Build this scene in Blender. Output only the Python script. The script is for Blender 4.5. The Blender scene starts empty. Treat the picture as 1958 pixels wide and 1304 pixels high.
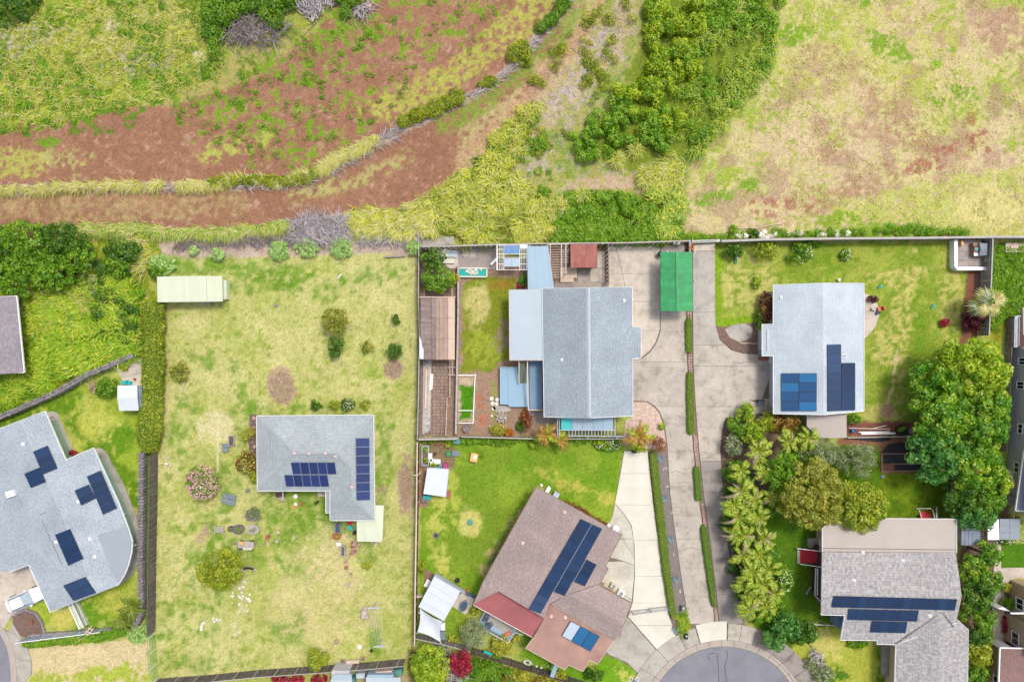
import bpy,math,random
import numpy as np
from mathutils import Vector,Matrix
random.seed(7)
rng=np.random.default_rng(11)
R=math.radians

# ---------------------------------------------------------------- camera, sky, sun, exposure
CAM_H=81.6 # metres above the lawns
PXM=16.0 # photograph pixels per metre on the ground
scene=bpy.context.scene
camd=bpy.data.cameras.new('camera')
camd.sensor_width=36.0
camd.lens=24.0
camd.clip_end=3000
cam=bpy.data.objects.new('camera',camd)
scene.collection.objects.link(cam)
cam.location=(0,0,CAM_H)
cam.rotation_euler=(0,0,0)
scene.camera=cam
SUN_EL,SUN_AZ=64.0,42.0 # elevation, compass bearing (from +Y clockwise)
w=bpy.data.worlds.new('World'); scene.world=w; w.use_nodes=True
nt=w.node_tree; nt.nodes.clear()
sky=nt.nodes.new('ShaderNodeTexSky'); sky.sky_type='NISHITA'; sky.sun_disc=False
sky.sun_elevation=R(SUN_EL); sky.sun_rotation=R(SUN_AZ)
sky.air_density=1.0; sky.dust_density=4.0; sky.ozone_density=0.6
bg=nt.nodes.new('ShaderNodeBackground'); bg.inputs['Strength'].default_value=0.125
wo=nt.nodes.new('ShaderNodeOutputWorld')
hs=nt.nodes.new('ShaderNodeHueSaturation'); hs.inputs['Saturation'].default_value=0.6 # thin overcast
nt.links.new(sky.outputs[0],hs.inputs['Color']); nt.links.new(hs.outputs[0],bg.inputs['Color']); nt.links.new(bg.outputs[0],wo.inputs['Surface'])
sd=bpy.data.lights.new('sun','SUN'); sd.energy=1.5; sd.angle=R(11); sd.color=(1.0,0.94,0.85)
so=bpy.data.objects.new('sun',sd); scene.collection.objects.link(so)
_d=Vector((math.sin(R(SUN_AZ))*math.cos(R(SUN_EL)),math.cos(R(SUN_AZ))*math.cos(R(SUN_EL)),math.sin(R(SUN_EL))))
so.rotation_euler=_d.to_track_quat('Z','Y').to_euler()
so.location=(0,0,60)
vs=scene.view_settings
vs.view_transform='Standard'; vs.look='None'; vs.gamma=1.0; vs.use_curve_mapping=False
vs.exposure=0.72

# ---------------------------------------------------------------- helpers
COL=scene.collection
ORG={}
def P(px,py,z=0.0):
    k=(CAM_H-z)/CAM_H/PXM
    return Vector(((px-979)*k,(652-py)*k,z))
def G(px,py): return P(px,py,0)
def U(px,py,z): return P(px,py,0)+Vector((0,0,z))
def s2l(c):
    c=c/255.0
    return c/12.92 if c<0.04045 else ((c+0.055)/1.055)** 2.4
KALB=0.74
def C(r,g,b,k=None):
    k=KALB if k is None else k
    return (s2l(r)*k,s2l(g)*k,s2l(b)*k)
def tagp(o,label=None,cat=None,group=None,kind=None):
    if label: o['label']=label
    if cat: o['category']=cat
    if group: o['group']=group
    if kind: o['kind']=kind
    return o
def thing(name,label,cat,loc=(0,0,0),group=None,kind=None):
    o=bpy.data.objects.new(name,None); COL.objects.link(o)
    o.location=loc; o.empty_display_size=0.3
    ORG[o.name]=Vector(loc)
    return tagp(o,label,cat,group,kind)

class MB:
    def __init__(s): s.v=[]; s.f=[]; s.m=[]; s.uv=None
    def add(s,vs,fs,mi=0):
        b=len(s.v); s.v+=[tuple(v) for v in vs]
        s.f+=[tuple(i+b for i in f) for f in fs]; s.m+=[mi]*len(fs); return s
    def box(s,c,sz,ang=0.0,mi=0,tilt=None):
        hx,hy,hz=sz[0]/2,sz[1]/2,sz[2]/2
        M=Matrix.Rotation(ang,3,'Z')
        if tilt is not None: M=M @ Matrix.Rotation(tilt[0],3,'X') @ Matrix.Rotation(tilt[1],3,'Y')
        vs=[Vector(c)+M @ Vector((x*hx,y*hy,z*hz)) for z in (-1,1) for x,y in ((-1,-1),(1,-1),(1,1),(-1,1))]
        return s.add(vs,[(3,2,1,0),(4,5,6,7),(0,1,5,4),(1,2,6,5),(2,3,7,6),(3,0,4,7)],mi)
    def beam(s,a,b,wd,ht,mi=0):
        a=Vector(a); b=Vector(b); d=b-a; L=d.length
        if L<1e-6: return s
        d /= L; side=d.cross(Vector((0,0,1)))
        if side.length<1e-3: side=Vector((1,0,0))
        side.normalize(); up=side.cross(d)
        vs=[]
        for p in (a,b):
            for x,y in ((-1,-1),(1,-1),(1,1),(-1,1)):
                vs.append(p+side*x*wd/2+up*y*ht/2)
        return s.add(vs,[(0,1,2,3),(7,6,5,4),(0,4,5,1),(1,5,6,2),(2,6,7,3),(3,7,4,0)],mi)
    def tube(s,pts,rad,n=6,mi=0,cap=True):
        rings=[]
        for i,p in enumerate(pts):
            p=Vector(p)
            d=(Vector(pts[min(i+1,len(pts)-1)])-Vector(pts[max(i-1,0)])).normalized()
            a=d.cross(Vector((0.01,0.02,1)))
            if a.length<0.05: a=d.cross(Vector((1,0,0)))
            a.normalize(); b=d.cross(a)
            r=rad[i] if hasattr(rad,'__len__') else rad
            rings.append([p+a*math.cos(2*math.pi*k/n)*r+b*math.sin(2*math.pi*k/n)*r for k in range(n)])
        vs=[v for r_ in rings for v in r_]; fs=[]
        for i in range(len(pts)-1):
            for k in range(n):
                fs.append((i*n+k,i*n+(k+1) % n,(i+1)*n+(k+1) % n,(i+1)*n+k))
        if cap: fs+=[tuple(range(n-1,-1,-1)),tuple((len(pts)-1)*n+k for k in range(n))]
        return s.add(vs,fs,mi)
    def lathe(s,c,prof,n=14,mi=0,sx=1.0,sy=1.0,ang=0.0):
        c=Vector(c); vs=[]; ca,sa=math.cos(ang),math.sin(ang)
        for r,z in prof:
            for k in range(n):
                x=r*sx*math.cos(2*math.pi*k/n); y=r*sy*math.sin(2*math.pi*k/n)
                vs.append(c+Vector((x*ca-y*sa,x*sa+y*ca,z)))
        fs=[]
        for i in range(len(prof)-1):
            for k in range(n):
                fs.append((i*n+k,i*n+(k+1) % n,(i+1)*n+(k+1) % n,(i+1)*n+k))
        fs.append(tuple(range(n-1,-1,-1))); fs.append(tuple((len(prof)-1)*n+k for k in range(n)))
        return s.add(vs,fs,mi)
    def prism(s,pts,z0,z1,mi=0,bottom=False):
        pts=[Vector((p[0],p[1],0)) for p in pts]
        ar=sum(pts[i].x*pts[(i+1) % len(pts)].y-pts[(i+1) % len(pts)].x*pts[i].y for i in range(len(pts)))
        if ar<0: pts=pts[::-1]
        n=len(pts)
        vs=[(p.x,p.y,z0) for p in pts]+[(p.x,p.y,z1) for p in pts]
        fs=[tuple(range(n,2*n))]+[(i,(i+1) % n,n+(i+1) % n,n+i) for i in range(n)]
        if bottom: fs.append(tuple(range(n-1,-1,-1)))
        return s.add(vs,fs,mi)
    def build(s,name,mats,parent=None,smooth=False):
        me=bpy.data.meshes.new(name)
        og=ORG.get(parent.name,Vector((0,0,0))) if parent is not None else Vector((0,0,0))
        me.from_pydata([(v[0]-og.x,v[1]-og.y,v[2]-og.z) for v in s.v],[],s.f)
        if not isinstance(mats,(list,tuple)): mats=[mats]
        for m in mats: me.materials.append(m)
        if len(mats)>1: me.polygons.foreach_set('material_index',s.m)
        if smooth: me.polygons.foreach_set('use_smooth',[True]*len(s.f))
        if s.uv:
            ul=me.uv_layers.new(name='UVMap'); i=0
            for fuv in s.uv:
                for u in fuv: ul.data[i].uv=u; i+=1
        me.update()
        o=bpy.data.objects.new(name,me); COL.objects.link(o)
        if parent is not None: o.parent=parent
        ORG[o.name]=og
        return o
def solo(mb,name,mats,label,cat,group=None,kind=None,smooth=False):
    """one-mesh thing: origin moved to its base"""
    vs=np.array(mb.v); c=Vector(((vs[:,0].min()+vs[:,0].max())/2,(vs[:,1].min()+vs[:,1].max())/2,vs[:,2].min()))
    mb.v=[(v[0]-c.x,v[1]-c.y,v[2]-c.z) for v in mb.v]
    o=mb.build(name,mats,None,smooth); o.location=c; ORG[o.name]=Vector((0,0,0))
    return tagp(o,label,cat,group,kind)
def linkcopy(o,parent,loc=None,rot=None,scale=None):
    c=o.copy(); COL.objects.link(c); c.parent=parent
    if loc is not None: c.location=loc
    if rot is not None: c.rotation_euler=rot
    if scale is not None: c.scale=scale
    return c

_PC={}
def piece(name,size,mat,loc,ang=0.0,parent=None,tilt=(0,0)):
    """one box-shaped piece (board, brick, slat); alike pieces share one slightly chamfered mesh"""
    key=(name,tuple(round(q,3) for q in size),mat.name)
    if key not in _PC:
        x,y,z=(q/2 for q in size); c=min(x,y,z)*.25
        vs=[(-x,-y,-z),(x,-y,-z),(x,y,-z),(-x,y,-z),(-x,-y,z-c),(x,-y,z-c),(x,y,z-c),(-x,y,z-c),
              (-x+c,-y+c,z),(x-c,-y+c,z),(x-c,y-c,z),(-x+c,y-c,z)]
        fs=[(3,2,1,0),(8,9,10,11)]+[(i,(i+1) % 4,4+(i+1) % 4,4+i) for i in range(4)]+[(4+i,4+(i+1) % 4,8+(i+1) % 4,8+i) for i in range(4)]
        me=bpy.data.meshes.new(name); me.from_pydata(vs,[],fs); me.materials.append(mat); _PC[key]=me
    o=bpy.data.objects.new(name,_PC[key]); COL.objects.link(o)
    og=ORG.get(parent.name,Vector((0,0,0))) if parent is not None else Vector((0,0,0))
    o.location=Vector(loc)-og; o.rotation_euler=(tilt[0],tilt[1],ang)
    if parent is not None: o.parent=parent
    return o

# ---- numpy noise
def _hash(ix,iy,seed):
    h=(ix*374761393+iy*668265263+seed*974634777) & 0xFFFFFFFF
    h=((h ^ (h >> 13))*1274126177) & 0xFFFFFFFF
    return ((h ^ (h >> 16)) & 0xFFFF)/65535.0
def vnoise(x,y,seed=0):
    x=np.asarray(x,float); y=np.asarray(y,float)
    ix=np.floor(x).astype(np.int64); iy=np.floor(y).astype(np.int64)
    fx=x-ix; fy=y-iy; fx=fx*fx*(3-2*fx); fy=fy*fy*(3-2*fy)
    a=_hash(ix,iy,seed); b=_hash(ix+1,iy,seed); c=_hash(ix,iy+1,seed); d=_hash(ix+1,iy+1,seed)
    return (a*(1-fx)+b*fx)*(1-fy)+(c*(1-fx)+d*fx)*fy
def fbm(x,y,sc,oc=4,seed=0):
    t=0; a=1.0; s=0
    for i in range(oc):
        t=t+a*vnoise(x/sc*2** i+17*i,y/sc*2** i-9*i,seed+i); s+=a; a *= 0.55
    return t/s
def sstep(x): x=np.clip(x,0,1); return x*x*(3-2*x)

# ---- numpy mesh
def npmesh(name,V,F,mats,vcol=None,parent=None,midx=None,val=None):
    me=bpy.data.meshes.new(name)
    nf,k=F.shape
    me.vertices.add(len(V)); me.vertices.foreach_set('co',np.ascontiguousarray(V,np.float32).ravel())
    me.loops.add(nf*k); me.loops.foreach_set('vertex_index',np.ascontiguousarray(F,np.int32).ravel())
    me.polygons.add(nf); me.polygons.foreach_set('loop_start',np.arange(0,nf*k,k,dtype=np.int32))
    if not isinstance(mats,(list,tuple)): mats=[mats]
    for m in mats: me.materials.append(m)
    if midx is not None: me.polygons.foreach_set('material_index',np.ascontiguousarray(midx,np.int32))
    me.update(calc_edges=True)
    if vcol is not None:
        a=me.attributes.new('gcol','FLOAT_COLOR','POINT'); a.data.foreach_set('color',np.ascontiguousarray(vcol,np.float32).ravel())
    if val is not None:
        a=me.attributes.new('val','FLOAT','POINT'); a.data.foreach_set('value',np.ascontiguousarray(val,np.float32).ravel())
    o=bpy.data.objects.new(name,me); COL.objects.link(o)
    if parent is not None: o.parent=parent
    return o

# ---------------------------------------------------------------- materials
def newmat(name):
    m=bpy.data.materials.new(name); m.use_nodes=True; t=m.node_tree
    b=t.nodes['Principled BSDF']; return m,t,b
def N(t,kind,**kw):
    n=t.nodes.new(kind)
    for k,v in kw.items():
        if hasattr(n,k): setattr(n,k,v)
        else: n.inputs[k].default_value=v
    return n
def mixcol(t,fac,a,b,bt='MIX'):
    n=t.nodes.new('ShaderNodeMix'); n.data_type='RGBA'; n.blend_type=bt
    for sock,v in ((n.inputs[0],fac),(n.inputs[6],a),(n.inputs[7],b)):
        if hasattr(v,'is_linked'): t.links.new(v,sock)
        elif isinstance(v,(int,float)): sock.default_value=v
        else: sock.default_value=(v[0],v[1],v[2],1)
    return n.outputs[2]
def ramp(t,fac,stops):
    n=t.nodes.new('ShaderNodeValToRGB'); el=n.color_ramp.elements
    while len(el)<len(stops): el.new(0.5)
    for e,(p,c) in zip(el,stops): e.position=p; e.color=(c[0],c[1],c[2],1)
    t.links.new(fac,n.inputs[0]); return n.outputs[0]
def noise(t,vec,scale,detail=4,rough=0.55,dist=0.0):
    n=N(t,'ShaderNodeTexNoise'); n.inputs['Scale'].default_value=scale; n.inputs['Detail'].default_value=detail
    n.inputs['Roughness'].default_value=rough; n.inputs['Distortion'].default_value=dist
    t.links.new(vec,n.inputs['Vector']); return n.outputs['Fac']
def wpos(t): return N(t,'ShaderNodeNewGeometry').outputs['Position']
def bump(t,b,h,st=0.4,dist=0.03):
    n=N(t,'ShaderNodeBump'); n.inputs['Strength'].default_value=st; n.inputs['Distance'].default_value=dist
    t.links.new(h,n.inputs['Height']); t.links.new(n.outputs[0],b.inputs['Normal'])
def sc(c,k): return tuple(min(0.9,x*k) for x in c)
def gen(name,c,rough=0.8,var=0.18,scale=1.2,fine=0.08,c2=None,metal=0.0,objrand=0.0,spec=None,bumpst=0.2):
    """weathered surface: broad stains + fine grain"""
    m,t,b=newmat(name); p=wpos(t)
    n1=noise(t,p,scale,5,0.6); n2=noise(t,p,14.0,2)
    col=ramp(t,n1,[(0.3,sc(c,1-var) if c2 is None else c2),(0.68,sc(c,1+var*0.6))])
    col=mixcol(t,1.0,col,ramp(t,n2,[(0.25,(1-fine,)*3),(0.75,(1+fine*.5,)*3)]),'MULTIPLY')
    if objrand:
        oi=N(t,'ShaderNodeObjectInfo').outputs['Random']
        col=mixcol(t,1.0,col,ramp(t,oi,[(0,(1-objrand,)*3),(1,(1+objrand,)*3)]),'MULTIPLY')
    t.links.new(col,b.inputs['Base Color']); b.inputs['Roughness'].default_value=rough; b.inputs['Metallic'].default_value=metal
    if spec is not None: b.inputs['Specular IOR Level'].default_value=spec
    if bumpst: bump(t,b,n2,bumpst,0.02)
    return m
def conc(name,c,dark,objr=.04):
    """old concrete: broad weathering, blotches, spots and streaks"""
    m,t,b=newmat(name); p=wpos(t)
    n1=noise(t,p,.22,4,.6); n2=noise(t,p,.7,6,.68,.25); n3=noise(t,p,5,3,.7); n4=noise(t,p,2.2,2,.5)
    col=ramp(t,n2,[(.3,dark),(.48,sc(c,.95)),(.7,sc(c,1.08))])
    for n_,lo,hi in ((n1,.84,1.1),(n3,.86,1.08)): col=mixcol(t,1.0,col,ramp(t,n_,[(.32,(lo,)*3),(.68,(hi,)*3)]),'MULTIPLY')
    col=mixcol(t,1.0,col,ramp(t,n4,[(.24,(.72,.7,.68)),(.31,(1,1,1))]),'MULTIPLY')
    oi=N(t,'ShaderNodeObjectInfo').outputs['Random']; col=mixcol(t,1.0,col,ramp(t,oi,[(0,(1-objr,)*3),(1,(1+objr,)*3)]),'MULTIPLY')
    t.links.new(col,b.inputs['Base Color']); b.inputs['Roughness'].default_value=.9; bump(t,b,n3,.2,.02); return m
def flat(name,c,rough=0.6,metal=0.0,spec=0.4):
    m,t,b=newmat(name); p=wpos(t)
    n1=noise(t,p,3.0,3)
    t.links.new(ramp(t,n1,[(0.3,sc(c,.9)),(0.7,sc(c,1.05))]),b.inputs['Base Color'])
    b.inputs['Roughness'].default_value=rough; b.inputs['Metallic'].default_value=metal; b.inputs['Specular IOR Level'].default_value=spec
    return m
def leafmat(name,dark,mid,light,trans=0.35):
    m=bpy.data.materials.new(name); m.use_nodes=True; t=m.node_tree; t.nodes.clear()
    a=N(t,'ShaderNodeAttribute'); a.attribute_name='val'
    col=ramp(t,a.outputs['Fac'],[(0.0,dark),(0.5,mid),(1.0,light)])
    d=N(t,'ShaderNodeBsdfDiffuse'); tr=N(t,'ShaderNodeBsdfTranslucent'); gl=N(t,'ShaderNodeBsdfGlossy')
    gl.inputs['Roughness'].default_value=0.45; gl.inputs['Color'].default_value=(.8,.8,.8,1)
    t.links.new(col,d.inputs['Color'])
    t.links.new(mixcol(t,1.0,col,(1.1,1.15,0.5),'MULTIPLY'),tr.inputs['Color'])
    mx=N(t,'ShaderNodeMixShader'); mx.inputs[0].default_value=trans
    t.links.new(d.outputs[0],mx.inputs[1]); t.links.new(tr.outputs[0],mx.inputs[2])
    m2=N(t,'ShaderNodeMixShader'); m2.inputs[0].default_value=0.035
    t.links.new(mx.outputs[0],m2.inputs[1]); t.links.new(gl.outputs[0],m2.inputs[2])
    o=N(t,'ShaderNodeOutputMaterial'); t.links.new(m2.outputs[0],o.inputs['Surface'])
    return m
def shingle(name,c1,c2,blotch,bw=0.32,rh=0.19,blsc=1.4,stretch=(1,1,1),blo=.55):
    m,t,b=newmat(name); uv=N(t,'ShaderNodeUVMap').outputs[0]; p=wpos(t)
    br=N(t,'ShaderNodeTexBrick'); t.links.new(uv,br.inputs['Vector'])
    br.inputs['Color1'].default_value=(*c1,1); br.inputs['Color2'].default_value=(*c2,1)
    br.inputs['Mortar'].default_value=(*sc(c1,0.66),1); br.inputs['Scale'].default_value=1.0
    br.inputs['Mortar Size'].default_value=0.016; br.inputs['Brick Width'].default_value=bw; br.inputs['Row Height'].default_value=rh
    br.offset=0.5; br.inputs['Bias'].default_value=0.0
    mp=N(t,'ShaderNodeMapping'); mp.inputs['Scale'].default_value=stretch; t.links.new(uv,mp.inputs['Vector'])
    n1=noise(t,mp.outputs[0],blsc,4,0.65); n2=noise(t,p,0.35,3)
    col=mixcol(t,ramp(t,n1,[(0.42,(0,0,0)),(0.62,(blo,)*3)]),br.outputs['Color'],blotch)
    col=mixcol(t,1.0,col,ramp(t,n2,[(0.3,(.88,)*3),(0.7,(1.08,)*3)]),'MULTIPLY')
    t.links.new(col,b.inputs['Base Color']); b.inputs['Roughness'].default_value=0.9; b.inputs['Specular IOR Level'].default_value=.25
    bump(t,b,br.outputs['Fac'],0.5,-0.02)
    return m
def pvmat(name,c,cell=0.16,line=1.6):
    """dark glass with cell grid (UV in metres)"""
    m,t,b=newmat(name); uv=N(t,'ShaderNodeUVMap').outputs[0]
    br=N(t,'ShaderNodeTexBrick'); br.offset=0; t.links.new(uv,br.inputs['Vector'])
    br.inputs['Color1'].default_value=(*c,1); br.inputs['Color2'].default_value=(*sc(c,1.15),1)
    br.inputs['Mortar'].default_value=(*sc(c,line),1); br.inputs['Scale'].default_value=1
    br.inputs['Mortar Size'].default_value=0.008; br.inputs['Brick Width'].default_value=cell; br.inputs['Row Height'].default_value=cell
    oi=N(t,'ShaderNodeObjectInfo').outputs['Random']
    col=mixcol(t,1.0,br.outputs['Color'],ramp(t,oi,[(0,(.82,)*3),(1,(1.22,)*3)]),'MULTIPLY')
    t.links.new(col,b.inputs['Base Color']); b.inputs['Roughness'].default_value=0.12; b.inputs['Specular IOR Level'].default_value=0.5
    return m
M={}
M['fascia']=flat('white_fascia',(0.72,0.71,0.72))
M['wall_cream']=gen('cream_wall',C(205,200,185),var=.1)
M['wall_grey']=gen('grey_siding',C(196,196,202),var=.08,scale=.6)
M['wall_beige']=gen('beige_wall',C(205,182,150),var=.08,scale=.5)
M['wall_green']=gen('pale_green_wall',C(170,200,175),var=.08)
M['trim']=flat('white_trim',(0.78,0.78,0.8))
M['glass']=flat('dark_glass',(0.02,0.025,0.03),rough=0.08,spec=0.6)
M['sh_blue']=shingle('blue_grey_shingles',C(168,181,191),C(186,197,206),C(138,150,162),blsc=6,blo=.8)
M['sh_light']=shingle('pale_grey_shingles',C(196,208,217),C(210,221,228),C(184,197,208),blsc=2.5)
M['sh_grey']=shingle('grey_green_shingles',C(168,178,182),C(188,196,198),C(156,168,174),blsc=2.0)
M['sh_sw']=shingle('grey_shingles_speckled',C(154,166,177),C(174,185,194),C(196,205,212),bw=.3,blsc=5,stretch=(1,1.5,1),blo=.75)
M['sh_mottle']=shingle('mottled_shingles',C(150,148,154),C(172,168,166),C(206,202,198),bw=.3,rh=.3,blsc=2.6,stretch=(1.3,.8,1),blo=.6)
M['sh_brown']=shingle('brown_shingles',C(168,152,148),C(188,171,166),C(146,130,128),blsc=5,blo=.7)
M['sh_left']=shingle('taupe_shingles',C(150,142,150),C(172,165,170),C(140,132,140),blsc=3)
M['sh_redbrown']=shingle('red_brown_shingles',C(142,112,108),C(158,128,122),C(135,108,105),blsc=3)
M['tan_roll']=gen('tan_rolled_roofing',C(186,176,168),var=.06,scale=.5,fine=.04)
M['tan_smooth']=gen('pink_tan_roofing',C(186,150,134),c2=C(150,112,104),var=.12,scale=.28,fine=.04)
M['red_metal']=gen('faded_red_metal',C(178,104,104),c2=C(158,92,94),scale=.4,var=.1,rough=.5)
M['smooth_grey']=gen('smooth_grey_roofing',C(152,162,172),var=.06,scale=.4,fine=.04)
M['metal_pale']=gen('pale_metal_sheet',C(186,200,210),var=.05,rough=.45,scale=.5,fine=.03)
M['metal_blue']=gen('light_blue_metal_sheet',C(160,186,206),var=.05,rough=.45,scale=.5,fine=.03,objrand=.05)
M['metal_green']=gen('green_painted_metal',C(44,164,94),c2=C(34,138,78),var=.12,rough=.55,scale=1.1,fine=.08,objrand=.09)
M['metal_white']=gen('white_painted_metal',C(218,224,230),var=.05,rough=.4,scale=.7,fine=.03,objrand=.04)
M['metal_cream']=gen('pale_green_metal_sheet',C(216,222,196),var=.04,rough=.5,scale=.6,fine=.03,objrand=.03)
M['metal_grey']=gen('grey_metal_sheet',C(130,142,158),c2=C(105,118,138),var=.15,rough=.5,scale=.8)
M['metal_rust']=gen('rusty_red_sheet',C(176,108,96),c2=C(150,92,84),var=.2,rough=.8,scale=1.2,fine=.12,objrand=.12)
M['poly_clear']=flat('milky_sheet',C(168,188,205),rough=.25,spec=.6)
M['poly_turq']=flat('turquoise_sheet',C(80,200,200),rough=.4)
M['blue_deck']=gen('light_blue_paint',C(150,184,206),var=.06,scale=.4,fine=.03)
M['blue_deck2']=gen('mid_blue_paint',C(122,152,182),var=.08,scale=.4,fine=.03)
M['conc']=conc('weathered_concrete',C(196,186,174),C(152,142,132))
M['conc_warm']=conc('light_warm_concrete',C(212,200,186),C(178,166,154))
M['conc_new']=gen('new_pale_concrete',C(226,222,208),c2=C(212,207,194),var=.05,scale=.4,fine=.04,objrand=.025)
M['conc_dark']=conc('stained_dark_concrete',C(164,154,148),C(126,116,112))
M['conc_grey']=conc('grey_concrete',C(186,180,170),C(152,145,138))
M['conc_apron']=conc('pale_apron_concrete',C(210,205,192),C(186,181,168))
M['paver']=gen('brown_brick_pavers',C(158,134,118),c2=C(132,110,98),var=.14,scale=.9,fine=.14,objrand=.12)
M['kerb']=gen('kerb_concrete',C(184,172,162),var=.12,scale=1.0)
M['asphalt']=gen('grey_asphalt',C(138,138,148),c2=C(124,124,134),var=.08,scale=.5,fine=.1)
M['tar']=flat('tar_seal',(0.05,0.05,0.055))
M['mulch']=gen('brown_mulch',C(132,104,92),c2=C(104,82,74),var=.2,scale=3,fine=.25)
M['gravel']=gen('grey_gravel',C(142,132,128),c2=C(112,102,100),var=.2,scale=4,fine=.3)
M['redgravel']=gen('pink_gravel',C(220,200,186),c2=C(184,148,132),var=.15,scale=3,fine=.25)
M['rocky']=gen('pale_rock',C(205,196,182),c2=C(176,160,150),var=.2,scale=4,fine=.1,objrand=.15)
M['whiterock']=gen('white_rock',C(232,226,214),var=.1,scale=3,fine=.08,objrand=.08)
M['lava']=gen('grey_lava_rock',C(156,150,154),c2=C(112,106,110),var=.25,scale=5,fine=.2,objrand=.2)
M['pinkrock']=gen('pink_brick',C(186,152,142),var=.2,scale=3,objrand=.2)
M['wood_grey']=gen('weathered_grey_boards',C(150,140,138),c2=C(118,108,106),var=.15,scale=2.5,fine=.12,objrand=.22)
M['wood_dark']=gen('dark_weathered_boards',C(118,108,108),c2=C(90,80,82),var=.15,scale=2.5,fine=.12,objrand=.3)
M['wood_cap']=gen('pale_grey_cap_board',C(186,178,174),var=.12,scale=2)
M['wood_pale']=gen('pale_pink_lumber',C(222,200,184),var=.1,scale=2,objrand=.08)
M['wood_maroon']=gen('maroon_boards',C(92,58,58),var=.15,scale=2,objrand=.15)
M['wood_brown']=gen('brown_boards',C(150,118,98),var=.15,scale=2,objrand=.15)
M['wood_deck']=gen('silvered_deck_boards',C(178,166,160),c2=C(150,138,134),var=.12,scale=1.5,objrand=.12)
M['roof_shake1']=gen('brown_grey_sheet',C(150,132,124),c2=C(124,108,106),var=.2,scale=2.5,objrand=.18)
M['roof_shake2']=gen('taupe_sheet',C(178,152,136),c2=C(158,134,122),var=.1,scale=1.2,objrand=.06)
M['roof_shake3']=gen('pale_peach_sheet',C(214,188,170),var=.06,scale=1.2)
M['white_p']=flat('white_plastic',(0.75,0.75,0.76))
M['black_p']=flat('black_plastic',(0.02,0.02,0.022))
M['rubber']=flat('black_rubber',(0.015,0.015,0.015),rough=.9)
M['grey_p']=flat('grey_metal',C(150,155,165))
M['dkblue']=flat('dark_blue_fabric',C(70,88,115))
M['slate']=flat('slate_blue_fabric',C(125,138,148))
M['terra']=gen('terracotta',C(172,104,78),var=.12,scale=3)
M['red']=flat('red_paint',C(205,52,62)); M['orange']=flat('orange_plastic',C(232,120,80))
M['blue']=flat('blue_plastic',C(40,120,190)); M['cyan']=flat('turquoise_plastic',C(40,180,185))
M['green_p']=flat('green_plastic',C(40,160,110)); M['pink']=flat('pink_plastic',C(190,70,130))
M['yellow']=flat('yellow_plastic',C(225,190,60)); M['peach']=flat('peach_plastic',C(238,185,115))
M['turq_water']=flat('turquoise_liner',C(0,178,165),rough=.2)
M['weedmat']=gen('black_weed_fabric',(0.018,0.018,0.024),var=.2,fine=.1,scale=1.5)
M['carpaint']=flat('white_car_paint',(0.78,0.79,0.8),rough=.2,spec=.6)
M['bark']=gen('grey_brown_bark',(.16,.12,.09),var=.3,scale=4,fine=.2)
M['barkpale']=gen('pale_dead_wood',C(172,160,158),c2=C(140,128,130),var=.25,scale=4)
M['pv_navy']=pvmat('navy_pv_glass',C(26,50,84,.8),cell=.9,line=.7)
M['pv_blue']=pvmat('blue_pv_glass',C(36,78,122,.8),cell=.9,line=.7)
M['pv_poly']=pvmat('polycrystal_pv_glass',C(34,48,92,.8),cell=.158,line=2.2)
M['pv_teal']=pvmat('teal_pv_glass',C(38,100,146,.8),cell=.9,line=.8)
M['pv_slate']=pvmat('slate_pv_glass',C(42,64,98,.8),cell=.9,line=.6)
M['pv_collector']=pvmat('collector_glass',C(92,112,152,.8),cell=.9,line=.8)
M['pv_pale']=pvmat('pale_collector_glass',C(176,190,205,.8),cell=.9,line=.9)
M['pvframe_dark']=flat('dark_frame',C(60,70,96),rough=.4,metal=.3)
M['pvframe_alu']=flat('silver_frame',C(128,138,158),rough=.4)
# foliage
def LM(n,d,m_,l,tr=.42): M[n]=leafmat(n,C(*d,.92),C(*m_,.92),C(*l,.92),tr)
LM('lf_bright',(84,136,12),(158,190,32),(222,222,66))
LM('lf_mid',(60,114,14),(112,162,26),(178,200,56))
LM('lf_dark',(34,82,12),(78,126,24),(146,174,50))
LM('lf_mango',(40,108,20),(104,164,28),(204,214,52))
LM('lf_teal',(32,100,36),(80,150,54),(160,194,98))
LM('lf_olive',(92,118,22),(160,164,52),(216,208,100))
LM('lf_yellow',(120,130,20),(188,188,52),(232,222,110))
LM('lf_silver',(104,120,72),(152,164,120),(202,206,176))
LM('lf_pale',(130,176,84),(184,216,130),(226,240,182))
LM('lf_hedge',(96,130,16),(158,174,36),(212,208,70))
LM('lf_clip',(66,134,22),(100,168,34),(148,196,58))
LM('lf_clip2',(104,142,24),(142,174,38),(182,200,68))
LM('lf_red',(120,22,44),(178,36,66),(214,72,100))
LM('lf_maroon',(60,14,34),(98,28,54),(140,56,82))
LM('lf_croton',(92,66,24),(150,86,42),(196,126,66))
LM('lf_croton2',(110,92,24),(172,132,52),(212,172,92))
LM('lf_pink',(196,128,148),(226,168,184),(246,214,220))
LM('lf_white',(214,214,190),(232,232,212),(246,246,236))
LM('lf_cane',(106,140,12),(184,196,32),(232,228,100))
LM('lf_canedry',(170,166,84),(212,204,130),(238,230,180))
LM('lf_grass',(78,136,12),(134,180,26),(192,212,58))
LM('lf_weed',(84,140,20),(134,180,36),(188,208,68))
LM('lf_palm',(62,112,14),(146,178,34),(218,214,92))
LM('lf_palmdry',(150,130,92),(190,170,130),(218,204,172))
LM('lf_cycad',(58,100,26),(120,146,40),(186,186,82))
LM('lf_orange',(170,90,22),(206,130,40),(226,170,70))
LM('twig',(146,138,142),(194,186,190),(230,224,228),0.0)
LM('twigdark',(104,96,96),(146,136,136),(190,182,182),0.0)
LM('straw',(168,140,118),(206,180,156),(232,214,190),.1)
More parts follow.
